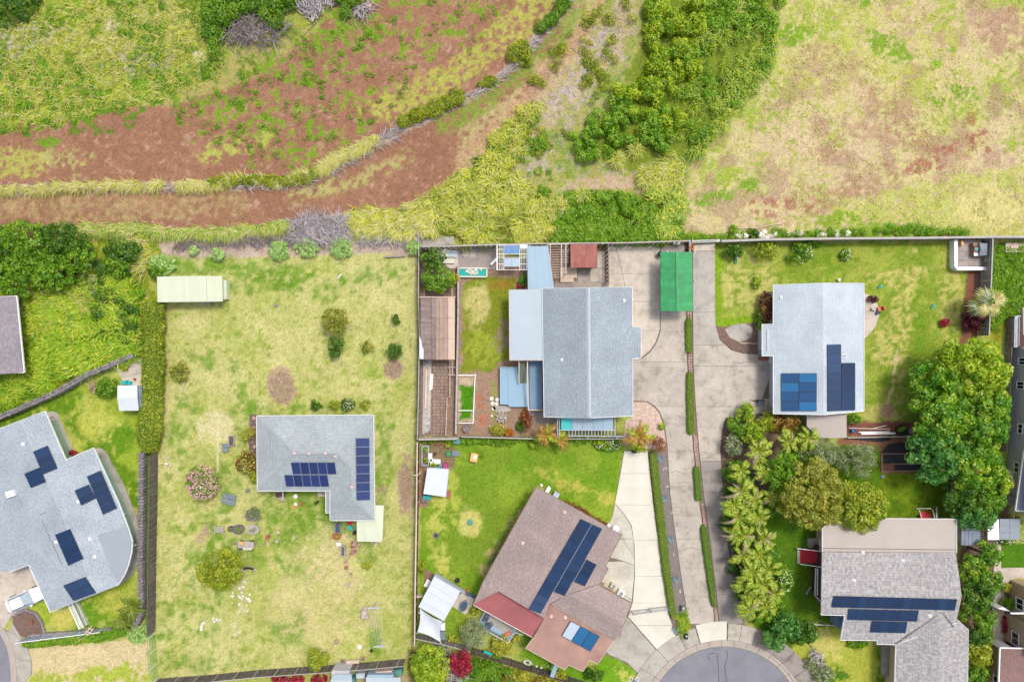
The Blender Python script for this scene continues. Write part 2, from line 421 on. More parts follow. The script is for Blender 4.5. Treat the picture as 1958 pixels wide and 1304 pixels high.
# ================================================================ GROUND
gx=np.arange(-230,2190,3.8); gy=np.arange(-190,1500,3.8)
X,Y=np.meshgrid(gx,gy)
def rgb(r,g,b): return np.array(C(r,g,b))
GC=np.zeros(X.shape+(3,)); GC[:]=rgb(168,176,92)
HT=np.zeros(X.shape)
NW1=fbm(X,Y,55,5,3); NW2=fbm(X,Y,16,4,31); NF=fbm(X,Y,7,3,57)
NSTR=fbm(X*.35+Y*.9,Y*.35-X*.9,9,4,77)
def sd_poly(pts):
    d=np.full(X.shape,1e9); ins=np.zeros(X.shape,bool); n=len(pts)
    for i in range(n):
        x1,y1=pts[i]; x2,y2=pts[(i+1) % n]
        dx,dy=x2-x1,y2-y1; L=dx*dx+dy*dy+1e-9
        t=np.clip(((X-x1)*dx+(Y-y1)*dy)/L,0,1)
        d=np.minimum(d,(X-x1-t*dx)** 2+(Y-y1-t*dy)** 2)
        if y1 != y2: ins ^= ((y1>Y) != (y2>Y)) & (X<(x2-x1)*(Y-y1)/(y2-y1)+x1)
    d=np.sqrt(d); return np.where(ins,d,-d)
def sd_line(pts,wd):
    d=np.full(X.shape,1e9)
    for (x1,y1),(x2,y2) in zip(pts[:-1],pts[1:]):
        dx,dy=x2-x1,y2-y1; L=dx*dx+dy*dy+1e-9
        t=np.clip(((X-x1)*dx+(Y-y1)*dy)/L,0,1)
        d=np.minimum(d,(X-x1-t*dx)** 2+(Y-y1-t*dy)** 2)
    return wd-np.sqrt(d)
def sd_ell(cx,cy,rx,ry,ang=0):
    a=R(ang); u=(X-cx)*math.cos(a)+(Y-cy)*math.sin(a); v=-(X-cx)*math.sin(a)+(Y-cy)*math.cos(a)
    return (1-np.sqrt((u/rx)** 2+(v/ry)** 2))*min(rx,ry)
def paint(sd,col,soft=8,amp=14,dens=1.0,nz=None,op=1.0,thr=.12):
    """natural ground cover of one colour inside a region, with a ragged edge; dens < 1 leaves it patchy"""
    global GC
    a=sstep((sd+amp*2*(NW2-.5)+amp*(NF-.5))/soft+.5)*op
    if dens<1:
        q=NF*.55+NW2*.45 if nz is None else nz
        lo=np.quantile(q,1-dens)
        a=a*sstep((q-lo)/thr+.5)
    GC=GC*(1-a[...,None])+rgb(*col)*a[...,None]
    return a
soil=(152,112,89); soil_l=(182,140,120); straw=(208,194,148); strawp=(202,178,156)
olive=(158,160,74); green=(112,150,38); dgreen=(84,130,28); lime=(164,184,58); dry=(196,196,124); bare=(192,168,142); litter=(186,172,164)
# ---- fields above the houses
A_soil=[(-240,150),(200,205),(330,200),(480,150),(600,60),(640,-200),(1240,-200),(1020,180),(930,260),(850,350),(760,395),(560,430),(300,448),(-240,448)]
paint(sd_poly([(-240,-200),(2200,-200),(2200,462),(-240,462)]),(168,160,96),4,2)
paint(sd_poly(A_soil),soil,10,12)
paint(sd_poly(A_soil),soil_l,10,12,.3,NW1*.5+NSTR*.5,.35,.3)
paint(sd_poly(A_soil),(142,100,84),10,12,.3,fbm(X,Y,110,3,8),.4,.4)
paint(sd_poly(A_soil),strawp,10,12,.05,NSTR*.5+NF*.5,.4,.1)
# meadow, upper left
A_mead=[(-240,-200),(640,-200),(640,10),(600,60),(450,100),(400,150),(340,190),(210,205),(170,235),(60,245),(-20,255),(-240,260)]
paint(sd_poly(A_mead),olive,10,26)
paint(sd_poly(A_mead),(170,172,98),10,26,.45,None,.8,.2)
paint(sd_poly(A_mead),lime,10,26,.3,NSTR,.6,.2)
paint(sd_poly(A_mead),green,10,30,.26,NW1*.6+NF*.4,.85,.1)
paint(sd_ell(240,180,230,60,-8),dgreen,14,30,.38,NW2*.7+NF*.3,.85,.08)
paint(sd_ell(40,150,60,90),dgreen,14,30,.4,NW2*.7+NF*.3,.85,.08)
paint(sd_ell(270,110,60,26),litter,14,20,.5,NF,.8,.1)
paint(sd_ell(70,65,55,18),litter,14,20,.5,NF,.8,.1)
paint(sd_ell(20,95,40,22),litter,14,20,.5,NF,.8,.1)
paint(sd_ell(270,50,130,40),(184,180,112),14,20,.7,NF,.8,.15)
paint(sd_ell(215,48,12,16,40),(212,200,190),8,8); paint(sd_ell(380,110,10,12),(212,200,190),8,8,.6)
paint(sd_ell(470,62,60,28),(152,130,120),12,16,.8)
# patchy weeds on the soil
A_weed=[(380,120),(600,40),(700,-200),(960,-200),(960,30),(880,120),(700,240),(560,320),(420,290),(330,230)]
paint(sd_poly(A_weed),(172,150,104),14,20,.24,NW2,.5,.25)
paint(sd_poly(A_weed),(134,156,48),14,24,.17,NW2*.5+NF*.5,.85,.08)
paint(sd_poly(A_weed),green,14,24,.07,NW2*.5+NF*.5,.8,.08)
for e in ((640,75,60,30,-40),(720,60,20,18,0),(515,120,46,20,0),(575,155,30,14,0),(500,245,34,26,-30),(600,245,20,20,0),(555,290,24,14,0)):
    paint(sd_ell(*e),(118,154,40),8,16,.6,NF,.9,.1)
paint(sd_poly([(690,210),(760,170),(900,90),(980,20),(1020,-40),(1070,0),(990,80),(900,150),(800,215),(740,240)]),(176,176,86),12,22,.7,NF,.85,.15)
paint(sd_ell(30,310,55,28),(178,180,92),10,18,.75,NF,.9,.2); paint(sd_ell(130,305,46,20),(178,172,110),10,18,.5,NF,.8,.2)
paint(sd_ell(440,285,70,18,-12),(176,176,92),10,16,.55,NF,.85,.1); paint(sd_ell(90,270,24,8),green,6,8,.8)
for pl in ([(-60,366),(100,362),(250,358),(400,357),(470,350),(560,350),(620,326),(680,290),(760,250),(830,218),(930,174),(1000,112),(1075,20),(1100,-20)],): paint(sd_line(pl,8),(186,172,162),8,10,.85,NF,.9,.3)
# lower strip between the two grass rows
paint(sd_line([(-100,392),(200,398),(450,384)],26),(180,164,112),14,18,.5,NSTR*.5+NF*.5,.6,.3)
paint(sd_line([(560,372),(680,350),(780,300)],13),(176,172,108),10,14,.6,NSTR,.8,.2)
paint(sd_poly([(1080,-200),(1270,-200),(1160,100),(1040,220),(940,300),(870,340),(880,250),(980,170),(1070,80)]),(186,172,122),12,18,.8,NSTR*.6+NF*.4,.85,.2)
paint(sd_line([(1120,-20),(1080,60),(1000,140),(900,215),(850,240)],17),(128,152,58),10,10,.8,NF,.8,.2)
paint(sd_line([(1100,60),(1000,200),(930,280)],22),(190,156,130),12,14,.4,NSTR,.8,.2)
paint(sd_line([(880,312),(980,222),(1060,130),(1130,40),(1175,-40)],13),(184,148,120),12,12,.85,NF,.8,.2)
# central scrub
A_scrub=[(1240,-200),(1520,-200),(1490,150),(1380,240),(1320,330),(1305,462),(800,466),(850,400),(900,330),(1020,220),(1110,120)]
paint(sd_poly(A_scrub),(164,162,94),10,12)
paint(sd_poly(A_scrub),litter,10,12,.35,NW2*.6+NF*.4,.8,.15)
paint(sd_poly(A_scrub),(122,150,50),10,12,.3,NW1*.5+NF*.5,.8,.12)
paint(sd_line([(1190,30),(1130,120),(1060,190),(1010,260)],30),(194,172,140),12,14,.7,NF,.8,.15)
paint(sd_line([(1170,60),(1130,120),(1070,185)],14),(180,170,178),10,14,.5,NF,.7,.15)
paint(sd_poly([(1100,280),(1180,200),(1230,60),(1320,-200),(1500,-200),(1480,140),(1330,300),(1200,320)]),(122,138,50),16,26)
paint(sd_poly([(820,385),(1000,345),(1060,380),(1060,462),(860,464)]),(118,128,44),12,16,.8)
paint(sd_poly([(1050,400),(1090,365),(1200,372),(1300,380),(1300,462),(1040,464)]),(112,134,40),10,16)
paint(sd_ell(1180,350,70,14),bare,10,12,.8)
# big dry field on the right
A_fld=[(1520,-200),(2200,-200),(2200,458),(1305,462),(1320,320),(1400,210),(1480,130)]
paint(sd_poly(A_fld),(198,190,132),10,10)
paint(sd_poly(A_fld),(206,180,152),10,10,.48,fbm(X-1900,Y,170,4,5)*.6+NF*.4,.75,.2)
paint(sd_poly(A_fld),(170,176,88),10,10,.3,NW1*.5+NF*.3+.2*NW2,.75,.12)
paint(sd_poly(A_fld),(150,172,60),10,10,.14,NW1*.4+NF*.6,.8,.08)
paint(sd_poly(A_fld),(166,136,116),10,10,.27,fbm(X,Y,34,5,91),.6,.14)
paint(sd_ell(1640,90,190,110,10),(188,190,96),60,50,.5,NF*.5+NW2*.5,.6,.2)
paint(sd_ell(1545,50,50,30),(150,170,60),30,26,.8,NF,.8,.2)
paint(sd_ell(1575,110,60,22,20),(178,150,116),20,20,.7,NF,.8,.2)
for e in ((1700,210,75,34,35),(1730,265,90,22,12),(1850,262,26,20,0),(1586,295,24,16,0),(1800,300,70,20,-18),(1550,385,90,24,-10),(1680,345,70,24,-14),(1920,60,50,40,0)):
    paint(sd_ell(*e),(176,138,116),14,22,.62,NF,.65,.2)
for e in ((1870,245,30,14,60),(1815,282,16,8,0),(1758,318,46,14,0),(1500,395,60,12,0),(1855,270,10,18,0)):
    paint(sd_ell(*e),(158,100,84),8,14,.45,NF,.7,.15)
for e in ((1845,178,30,14,25),(1805,200,26,10,30),(1812,97,10,5,0),(1790,122,8,8,0),(1650,0,26,10,0),(1700,90,50,20,30),(1520,70,30,20,0)):
    paint(sd_ell(*e),(122,158,40),8,10,.8,NF,.9,.2)
paint(sd_poly([(1560,462),(1600,400),(1760,350),(1960,320),(2200,300),(2200,460)]),(182,188,96),16,24,.8,NF,.8,.2)
paint(sd_ell(1900,400,70,40),(206,196,132),20,20,.9)
paint(sd_line([(1310,458),(1500,458),(1620,450),(1850,450)],10),(120,150,44),8,10,.85)
paint(sd_ell(1740,440,90,14),(104,146,36),8,12); paint(sd_ell(1620,430,60,20),(136,162,52),8,16,.7)
paint(sd_line([(1340,385),(1400,372),(1440,350)],11),(126,158,50),10,12,.85)
# ---- lots
A_wild=[(-240,455),(330,462),(318,600),(275,680),(120,735),(-240,880)]
paint(sd_poly(A_wild),(126,144,40),6,6); paint(sd_poly(A_wild),(184,178,92),6,6,.22,NSTR,.8,.1)
paint(sd_line([(330,470),(420,478),(560,478),(700,472),(800,474)],22),(192,172,158),8,12)
A_big=[(312,497),(560,490),(700,484),(802,490),(800,840),(792,1240),(770,1268),(600,1282),(298,1296),(300,860),(318,590)]
paint(sd_poly(A_big),(186,186,116),4,4)
paint(sd_poly(A_big),(208,200,142),4,4,.5,fbm(X,Y,38,5,14)*.6+NF*.4,.7,.25)
paint(sd_poly(A_big),(160,170,80),4,4,.3,NW1*.6+NF*.4,.8,.2)
paint(sd_poly(A_big),(136,160,60),4,4,.09,NF*.5+NW2*.5,.7,.08)
for e in ((440,515,150,20,4,.8),(540,540,60,22,10,.6),(470,545,60,18,0,.6),(700,530,70,14,0,.5),(615,555,40,14,0,.5)):
    paint(sd_ell(*e[:5]),(112,148,48),16,16,e[5],NF*.5+NW2*.5,.85,.35)
for e in ((600,960,60,40,0,.8),(560,985,70,50,0,.75),(590,1060,60,55,40,.65),(545,1210,34,17,30,1),(570,1190,16,26,0,1),(660,1000,26,30,0,.9),(700,1060,22,30,0,.8),
          (450,1060,60,40,0,.55),(395,1100,40,120,0,.35),(345,830,26,60,0,.3),(425,930,30,46,0,.8),(470,800,24,50,0,.6),(590,785,130,12,0,.55),(735,880,16,120,0,.6),(715,1225,10,26,0,.9),(330,1200,40,30,0,.5),(370,1270,80,14,0,.5),
          (400,690,12,12,0,1),(370,680,6,4,0,1),(345,775,6,6,0,1),(376,775,8,8,0,1),(345,833,8,8,0,1),(445,705,9,6,0,1),(320,910,8,5,0,1),(354,820,6,6,0,1),(325,1165,14,12,0,.8)):
    paint(sd_ell(*e[:5]),(112,148,48),14,12,e[5],NF*.5+NW2*.5,.78,.35)
for e in ((539,738,29,38,0),(385,1025,11,22,20),(775,925,16,60,0),(752,705,20,20,0),(745,1300,60,10,0)):
    paint(sd_ell(*e),(180,150,132),6,8,.92,NF,.85,.3)
paint(sd_poly([(375,800),(410,782),(448,805),(440,840),(380,850)]),(208,200,152),6,6,.8)
paint(sd_line([(416,800),(416,900)],2),(212,206,168),3,2)
paint(sd_ell(625,1060,60,46),(204,192,140),20,20,.6); paint(sd_ell(620,1160,100,60),(206,190,140),30,30,.45,NF*.5+NW2*.5,.8,.2)
paint(sd_line([(455,1090),(470,1150),(450,1200)],8),(214,206,170),6,12,.15)
# south west lawns
paint(sd_poly([(-240,880),(120,745),(270,700),(275,860),(272,1180),(-240,1240)]),(152,172,58),4,4)
paint(sd_poly([(-240,880),(120,745),(270,700),(275,860),(272,1180),(-240,1240)]),(190,192,100),4,4,.35,NW1,.8,.3)
paint(sd_line([(0,800),(130,760),(180,850),(250,940),(265,1060)],20),(104,140,34),10,16,.8)
paint(sd_ell(215,840,40,30),(102,142,34),16,16,.85); paint(sd_ell(185,800,34,40),(184,188,86),20,16,.7)
paint(sd_ell(160,1190,60,50),(112,148,40),14,16,.8); paint(sd_ell(120,1185,24,26),(196,190,98),14,12); paint(sd_ell(215,1150,30,24),(184,184,84),14,14,.7)
paint(sd_poly([(50,1235),(283,1225),(290,1400),(40,1400)]),(210,192,150),6,8)
paint(sd_poly([(60,1285),(283,1270),(290,1400),(40,1400)]),(168,180,74),10,14,.75)
paint(sd_poly([(275,860),(288,860),(284,1200),(272,1180)]),(86,126,34),4,3)
# brown narrow yard and its neighbours
paint(sd_poly([(800,476),(878,476),(875,836),(798,836)]),(150,126,112),3,3)
paint(sd_poly([(878,500),(1012,500),(1060,560),(1060,836),(872,836)]),(160,134,114),3,3)
paint(sd_poly([(886,540),(905,530),(985,530),(985,690),(960,690),(945,700),(935,712),(915,708),(884,712)]),(128,140,44),5,8)
paint(sd_ell(912,590,22,46),(190,182,116),12,14,.85); paint(sd_ell(925,665,34,34),(152,166,60),10,14,.7); paint(sd_ell(960,640,18,30),(150,136,108),10,12,.7)
paint(sd_ell(962,545,22,12),(150,120,50),8,10,.8); paint(sd_line([(945,740),(945,800)],8),(150,150,84),8,8,.7); paint(sd_line([(920,760),(925,810)],8),(176,116,92),8,4,.7)
paint(sd_poly([(876,716),(908,716),(906,806),(874,806)]),(196,176,150),2,2)
paint(sd_poly([(878,735),(906,735),(904,760),(903,802),(880,802),(882,775)]),(78,138,22),4,6)
paint(sd_poly([(1128,790),(1165,800),(1190,836),(1140,836)]),(150,150,60),4,4)
paint(sd_poly([(1046,468),(1166,468),(1166,554),(1046,554)]),(150,128,112),3,2)
paint(sd_poly([(1164,466),(1368,464),(1368,620),(1480,690),(1480,790),(1390,790),(1380,870),(1425,1195),(1460,1230),(1385,1200),(1260,1250),(1228,1300),(1120,1240),(1140,1040),(1176,965),(1194,860),(1262,860),(1205,760),(1205,690),(1164,600)]),(138,124,112),3,0)
# middle lawn
A_mid=[(806,842),(1195,842),(1182,925),(1172,1000),(1110,1000),(1030,925),(985,1000),(925,1110),(905,1150),(870,1240),(800,1225)]
paint(sd_poly(A_mid),(120,148,46),4,4); paint(sd_poly(A_mid),(148,174,58),4,4,.36,NW1*.7+NF*.3,.8,.3); paint(sd_poly(A_mid),(104,148,30),4,4,.25,fbm(X,Y,40,4,99),.7,.3)
paint(sd_line([(845,900),(835,1020),(850,1100)],14),(182,186,90),16,18,.7); paint(sd_ell(899,998,22,26),(196,192,112),10,8); paint(sd_ell(1110,935,60,10,22),(184,180,86),14,14,.7)
paint(sd_line([(1000,990),(925,1090)],12),(182,172,108),12,10,.7); paint(sd_line([(870,920),(870,1000)],8),(168,178,76),10,14,.6)
paint(sd_poly([(806,846),(872,846),(868,895),(806,895)]),(140,122,92),6,8); paint(sd_line([(805,900),(806,960)],12),(160,130,104),6,8)
paint(sd_line([(1020,1240),(1110,1300)],30),(112,152,36),8,10); paint(sd_ell(1000,1240,26,10),(176,178,86),8,8,.6)
paint(sd_poly([(1120,1310),(1145,1262),(1162,1250),(1200,1268),(1222,1292),(1228,1400),(1120,1400)]),(112,158,34),4,4); paint(sd_ell(1195,1290,24,14,60),(182,186,92),8,8,.8)
paint(sd_poly([(780,1240),(880,1250),(1000,1290),(1100,1330),(780,1400)]),(112,108,64),6,8)
# north east lot
A_ne=[(1366,466),(1884,462),(1882,640),(1760,830),(1650,836),(1480,540),(1480,620),(1366,622)]
A_ne=[(1366,466),(1500,466),(1884,462),(1878,700),(1770,830),(1620,832),(1455,700),(1450,620),(1366,622)]
paint(sd_poly(A_ne),(126,150,50),3,3); paint(sd_poly(A_ne),(164,174,76),3,3,.42,NW1*.6+NF*.4,.8,.25); paint(sd_poly(A_ne),(108,146,34),3,3,.22,NW2,.7,.2)
paint(sd_ell(1425,540,52,54),(192,186,112),18,20,.75,NF*.6+NW2*.4,.9,.2); paint(sd_line([(1372,470),(1372,616),(1440,612)],8),(130,164,36),5,6,.9)
for e in ((1820,560,22,90,0),(1722,610,20,40,0),(1715,530,60,16,0),(1690,660,20,40,0),(1680,800,40,22,0),(1730,640,6,120,5)):
    paint(sd_ell(*e),(196,186,112),12,16,.65,NF,.8,.2)
paint(sd_line([(1716,670),(1708,740),(1696,775)],3),(208,188,140),3,5,.9); paint(sd_ell(1696,785,12,12),(180,146,118),6,6)
paint(sd_poly([(1850,518),(1877,518),(1872,640),(1868,660),(1835,660)]),(136,92,76),3,2)
paint(sd_poly([(1892,468),(2200,468),(2200,700),(1920,620),(1884,640)]),(118,146,34),5,4); paint(sd_poly([(1892,468),(2200,468),(2200,700),(1920,620),(1884,640)]),(92,136,28),5,4,.35,NW2,.8,.15)
paint(sd_ell(1925,530,14,10),(150,156,30),6,10,.4); paint(sd_line([(1905,625),(1900,660)],14),(158,162,50),6,6,.8)
paint(sd_poly([(1600,806),(1770,806),(1770,832),(1600,836)]),(134,88,78),4,4)
paint(sd_poly([(1600,836),(1780,832),(1800,930),(1690,905),(1600,850)]),(148,106,84),4,4)
# centre right lots
A_cr=[(1470,850),(1680,850),(1690,905),(1800,905),(1860,960),(1860,1000),(1580,1060),(1600,1220),(1680,1320),(1500,1320),(1440,1200),(1430,1000)]
paint(sd_poly(A_cr),(88,122,28),6,6); paint(sd_poly([(1685,905),(1810,905),(1815,990),(1690,990)]),(118,142,30),8,10,.9); paint(sd_poly(A_cr),(74,112,24),6,6,.3,NW2,.8,.2)
paint(sd_poly([(1540,1190),(1600,1200),(1700,1250),(1720,1400),(1500,1400),(1490,1290)]),(170,176,72),8,12); paint(sd_ell(1580,1230,22,40,-30),(200,192,110),14,14,.8)
paint(sd_ell(1590,1290,30,22,40),(84,122,34),10,12,.7); paint(sd_line([(1690,1250),(1692,1400)],14),(98,138,34),6,6,.8)
paint(sd_poly([(1810,900),(1925,900),(1960,1400),(1845,1400),(1835,1000)]),(122,102,86),6,8)
paint(sd_poly([(1916,1038),(2200,1038),(2200,1086),(1916,1090)]),(84,128,30),2,1)
paint(sd_poly([(1400,770),(1470,762),(1500,800),(1500,900),(1420,1000),(1388,985),(1378,870),(1385,800)]),(136,112,98),4,4)
paint(sd_poly([(1392,770),(1478,764),(1500,800),(1500,900),(1420,1000),(1390,985),(1384,870),(1388,800)]),(128,108,92),3,2)
for yy in (0,):
    GC *= (1+.16*(fbm(X,Y,5,2,301)-.5)+.14*(fbm(X,Y,26,3,303)-.5))[...,None]
k=1/PXM
VX=(X-979)*k; VY=(652-Y)*k
VZ=-0.05+.05*(fbm(X,Y,30,4,71)-.5)*2*.5
n1,n0=X.shape
idx=np.arange(n1*n0).reshape(n1,n0)
F=np.stack([idx[1:,:-1],idx[1:,1:],idx[:-1,1:],idx[:-1,:-1]],-1).reshape(-1,4)
m,t,b=newmat('ground_cover')
a=N(t,'ShaderNodeAttribute'); a.attribute_name='gcol'; p=wpos(t)
nf=noise(t,p,4.2,4,.75); nf2=noise(t,p,1.6,3,.6)
col=mixcol(t,1.0,a.outputs['Color'],ramp(t,nf,[(.3,(.58,.63,.56)),(.5,(1,1,1)),(.72,(1.3,1.26,1.24))]),'MULTIPLY')
col=mixcol(t,1.0,col,ramp(t,nf2,[(.3,(.88,.9,.86)),(.7,(1.1,1.08,1.08))]),'MULTIPLY')
t.links.new(col,b.inputs['Base Color']); b.inputs['Roughness'].default_value=1; b.inputs['Specular IOR Level'].default_value=.1
bump(t,b,nf,.7,.08)
M['ground']=m
go=npmesh('ground',np.stack([VX,VY,VZ],-1).reshape(-1,3),F,m,vcol=np.concatenate([GC,np.ones(X.shape+(1,))],-1).reshape(-1,4))
go['kind']='structure'
m2,t,b=newmat('far_fields'); p=wpos(t)
t.links.new(ramp(t,noise(t,p,.02,6,.6),[(.35,C(150,160,74)),(.5,C(190,184,120)),(.65,C(160,120,96))]),b.inputs['Base Color']); b.inputs['Roughness'].default_value=1
fm=MB(); L=1500; x0,x1,y0,y1=VX.min()+.5,VX.max()-.5,VY.min()+.5,VY.max()-.5
fm.add([(-L,-L,-.2),(L,-L,-.2),(L,L,-.2),(-L,L,-.2),(x0,y0,-.2),(x1,y0,-.2),(x1,y1,-.2),(x0,y1,-.2)],[(0,1,5,4),(1,2,6,5),(2,3,7,6),(3,0,4,7)])
fo=fm.build('far_fields',m2); fo['kind']='structure'

# ================================================================ PAVED SURFACES
def structure(name):
    return thing(name,None,None,(0,0,0),kind='structure')
def slabpoly(parent,name,pts,mat,z=.04,z0=-.12):
    mb=MB(); mb.prism([G(*q) for q in pts],z0,z); return mb.build(name,mat,parent)
def interp(pl,y):
    for (xa,ya),(xb,yb) in zip(pl[:-1],pl[1:]):
        if ya<=y<=yb: return xa+(xb-xa)*(y-ya)/max(1e-6,yb-ya)
    return pl[0][0] if y<pl[0][1] else pl[-1][0]
def lane(parent,Lp,Rp,joints,mat,z=.04,gap=.45,name='slab'):
    for a_,b_ in zip(joints[:-1],joints[1:]):
        ya,yb=a_+gap/2,b_-gap/2
        ysl=sorted(set([ya,yb]+[q[1] for q in Lp if ya<q[1]<yb])); ysr=sorted(set([ya,yb]+[q[1] for q in Rp if ya<q[1]<yb]))
        pts=[(interp(Lp,y),y) for y in ysl]+[(interp(Rp,y),y) for y in reversed(ysr)]
        slabpoly(parent,name,pts,mat,z+random.uniform(-.006,.006))
def arc(cx,cy,r,a0,a1,n=40):
    return [(cx+r*math.cos(R(a0+(a1-a0)*i/n)),cy-r*math.sin(R(a0+(a1-a0)*i/n))) for i in range(n+1)]
road=structure('road')
slabpoly(road,'asphalt',arc(1385,1383,147,0,360,72)[:-1],M['asphalt'],.0)
slabpoly(road,'asphalt',[(1330,1440),(1440,1440),(1450,1900),(1320,1900)],M['asphalt'],-.008)
slabpoly(road,'asphalt',[(-420,1100),(-60,1175),(-20,1192),(0,1212),(12,1236),(18,1262),(20,1290),(18,1340),(0,1500),(-420,1500)],M['asphalt'],.0)
for pl in ([(1352,1252),(1358,1262)],[(1371,1248),(1374,1280),(1375,1330)],[(1390,1242),(1391,1256),(1386,1272),(1389,1300),(1388,1340)],[(1354,1250),(1366,1248)]):
    mb=MB()
    for a_,b_ in zip(pl[:-1],pl[1:]): mb.beam(G(*a_)+Vector((0,0,.003)),G(*b_)+Vector((0,0,.003)),.07,.008)
    mb.build('tar_seam',M['tar'],road)
kerb=structure('kerb')
def ringpieces(parent,name,cx,cy,r0,r1,angs,mat,z,gapdeg=.25):
    for a0,a1 in zip(angs[:-1],angs[1:]):
        q=arc(cx,cy,r0,a0+gapdeg/2,a1-gapdeg/2,6)+arc(cx,cy,r1,a1-gapdeg/2,a0+gapdeg/2,6)
        slabpoly(parent,name,q,mat,z+random.uniform(-.004,.004))
ringpieces(kerb,'kerb_stone',1385,1383,148,155,[20+9*i for i in range(17)],M['kerb'],.035)
ringpieces(kerb,'kerb_stone',1385,1383,155.4,160,[20+9*i for i in range(17)],M['kerb'],.13)
LE=[(-60,1175),(-20,1192),(0,1212),(12,1236),(18,1262),(20,1290),(18,1340)]
def offs(pl,d):
    out=[]
    for i,q in enumerate(pl):
        a_=Vector(pl[max(0,i-1)]); b_=Vector(pl[min(len(pl)-1,i+1)]); t_=(b_-a_).normalized(); out.append((q[0]+t_.y*d,q[1]-t_.x*d))
    return out
for i in range(len(LE)-1):
    for d0,d1,z in ((.5,8,.03),(8.3,13,.13)):
        A,B=offs(LE,d0),offs(LE,d1); slabpoly(kerb,'kerb_stone',[A[i],A[i+1],B[i+1],B[i]],M['kerb'],z)
walk=structure('sidewalk')
ringpieces(walk,'slab',1385,1383,160.4,192,[22,34,46,58,71],M['conc_dark'],.11)
ringpieces(walk,'slab',1385,1383,160.4,192,[71,80,88],M['conc'],.11)
ringpieces(walk,'slab',1385,1383,160.4,196,[88.6,106.5],M['conc_new'],.11)
ringpieces(walk,'slab',1385,1383,160.4,192,[107,117,132,146,158],M['conc_grey'],.11)
B=offs(LE,13.4); Cc=offs(LE,40)
slabpoly(walk,'slab',[B[2],B[3],B[4],(60,1262),(54,1240),(40,1222),(24,1208)],M['conc_grey'],.11)
slabpoly(walk,'slab',[B[4],B[5],B[6],(48,1345),(47,1303),(60,1290),(61,1268),(60,1263)],M['conc_grey'],.11)
drive=structure('driveway')
# south west drive
slabpoly(drive,'slab',[(-240,1100),(0,1092),(55,1070),(100,1110),(92,1140),(22,1178),(6,1204),(-30,1182),(-240,1150)],M['conc_warm'],.05)
slabpoly(drive,'slab',[(24,1182),(20,1200),(12,1206),(45,1228),(40,1222),(40,1200)],M['conc_grey'],.05)
# upper pad
lane(drive,[(1164,466),(1164,553),(1158,640),(1158,700)],[(1262,466),(1262,600),(1261,632),(1253,655),(1241,672),(1222,686),(1210,690)],[468,523.5,577,632,688],M['conc_warm'],.05)
# left lane
LL=[(1263,466),(1263,634),(1255,657),(1243,674),(1226,687),(1205,690),(1205,766),(1238,767),(1252,776),(1262,788),(1270,808),(1276,850),(1281,940),(1290,1010),(1301,1090),(1312,1160),(1319,1206)]
LR=[(1311,466),(1311,610),(1313,690),(1319,780),(1325,860),(1334,940),(1345,1020),(1355,1100),(1363,1160),(1366,1193)]
lane(drive,LL,LR,[468,480,596,634,692,776,862,922,985,1030,1085,1140,1192],M['conc'],.045)
RL=[(1325,466),(1325,600),(1326,700),(1331,790),(1337,860),(1345,940),(1356,1020),(1366,1100),(1373,1160),(1376,1192)]
RR=[(1367,466),(1367,598),(1368,622),(1376,650),(1398,670),(1420,676),(1448,678),(1480,690),(1480,790),(1456,790),(1456,764),(1430,765),(1405,777),(1388,798),(1380,824),(1377,860),(1381,920),(1386,975),(1391,1040),(1402,1100),(1412,1160),(1420,1192)]
def lane_cut(joints,mat):
    for a_,b_ in zip(joints[:-1],joints[1:]):
        ya,yb=a_+.25,b_-.25
        q=[(interp(RL,y),y) for y in sorted(set([ya,yb]+[p_[1] for p_ in RL if ya<p_[1]<yb]))]
        rr=[p_ for p_ in RR if ya<p_[1]<yb]
        r=[(interp(RR,ya),ya)]+rr+[(interp(RR,yb),yb)]
        slabpoly(drive,'slab',q+r[::-1],mat,.045+random.uniform(-.006,.006))
lane_cut([480,597,660],M['conc_grey']); lane_cut([660,700,777],M['conc']); lane_cut([777,881],M['conc'])
lane_cut([881,940,1010,1068,1136,1192],M['conc_dark'])
slabpoly(drive,'slab',[(1325,468),(1367,466),(1367,479.7),(1325,479.7)],M['conc_warm'],.055)
slabpoly(drive,'slab',[(1448,762),(1480,762),(1480,792),(1456.5,792),(1456.5,763.5),(1448,763.4)],M['conc_warm'],.035)
# pale drive
WL=[(1194,858),(1190,885),(1183,925),(1176,975),(1210,1018),(1213,1060),(1213,1110),(1209,1155),(1201,1179),(1230,1212),(1257,1243)]
WL=[(1194,858),(1190,885),(1183,925),(1176,962),(1196,985),(1208,1005),(1213,1040),(1214,1100),(1210,1150),(1201,1178),(1228,1209),(1256,1242)]
WR=[(1238,862),(1243,910),(1249,965),(1258,1030),(1266,1090),(1274,1140),(1280,1180),(1288,1205),(1294,1222)]
lane(drive,WL,WR,[862,905,965,1032,1101,1152,1195],M['conc_new'],.05)
slabpoly(drive,'slab',[(1216,1195.5),(1284,1195.5),(1288,1205),(1294,1222.5),(1257,1242),(1229,1210)],M['conc_new'],.05)
for pl in ([(1172,985),(1175.5,963),(1195,985.5),(1207,1006),(1211,1030),(1190,1030),(1160,1010)],[(1160,1030.6),(1211.4,1030.6),(1212.6,1080),(1192,1072),(1150,1060)],[(1150,1074),(1191,1073),(1212.6,1081),(1212.6,1101),(1208,1146),(1150,1112),(1130,1110)],[(1155,1115),(1207.6,1147),(1206,1160),(1150,1135)]):
    slabpoly(drive,'slab',pl,M['conc_apron'],.04)
slabpoly(drive,'slab',[(1160,1170),(1200,1180),(1227,1211),(1255,1243),(1244,1253),(1222,1288),(1200,1266),(1163,1250),(1150,1230)],M['conc_grey'],.04)
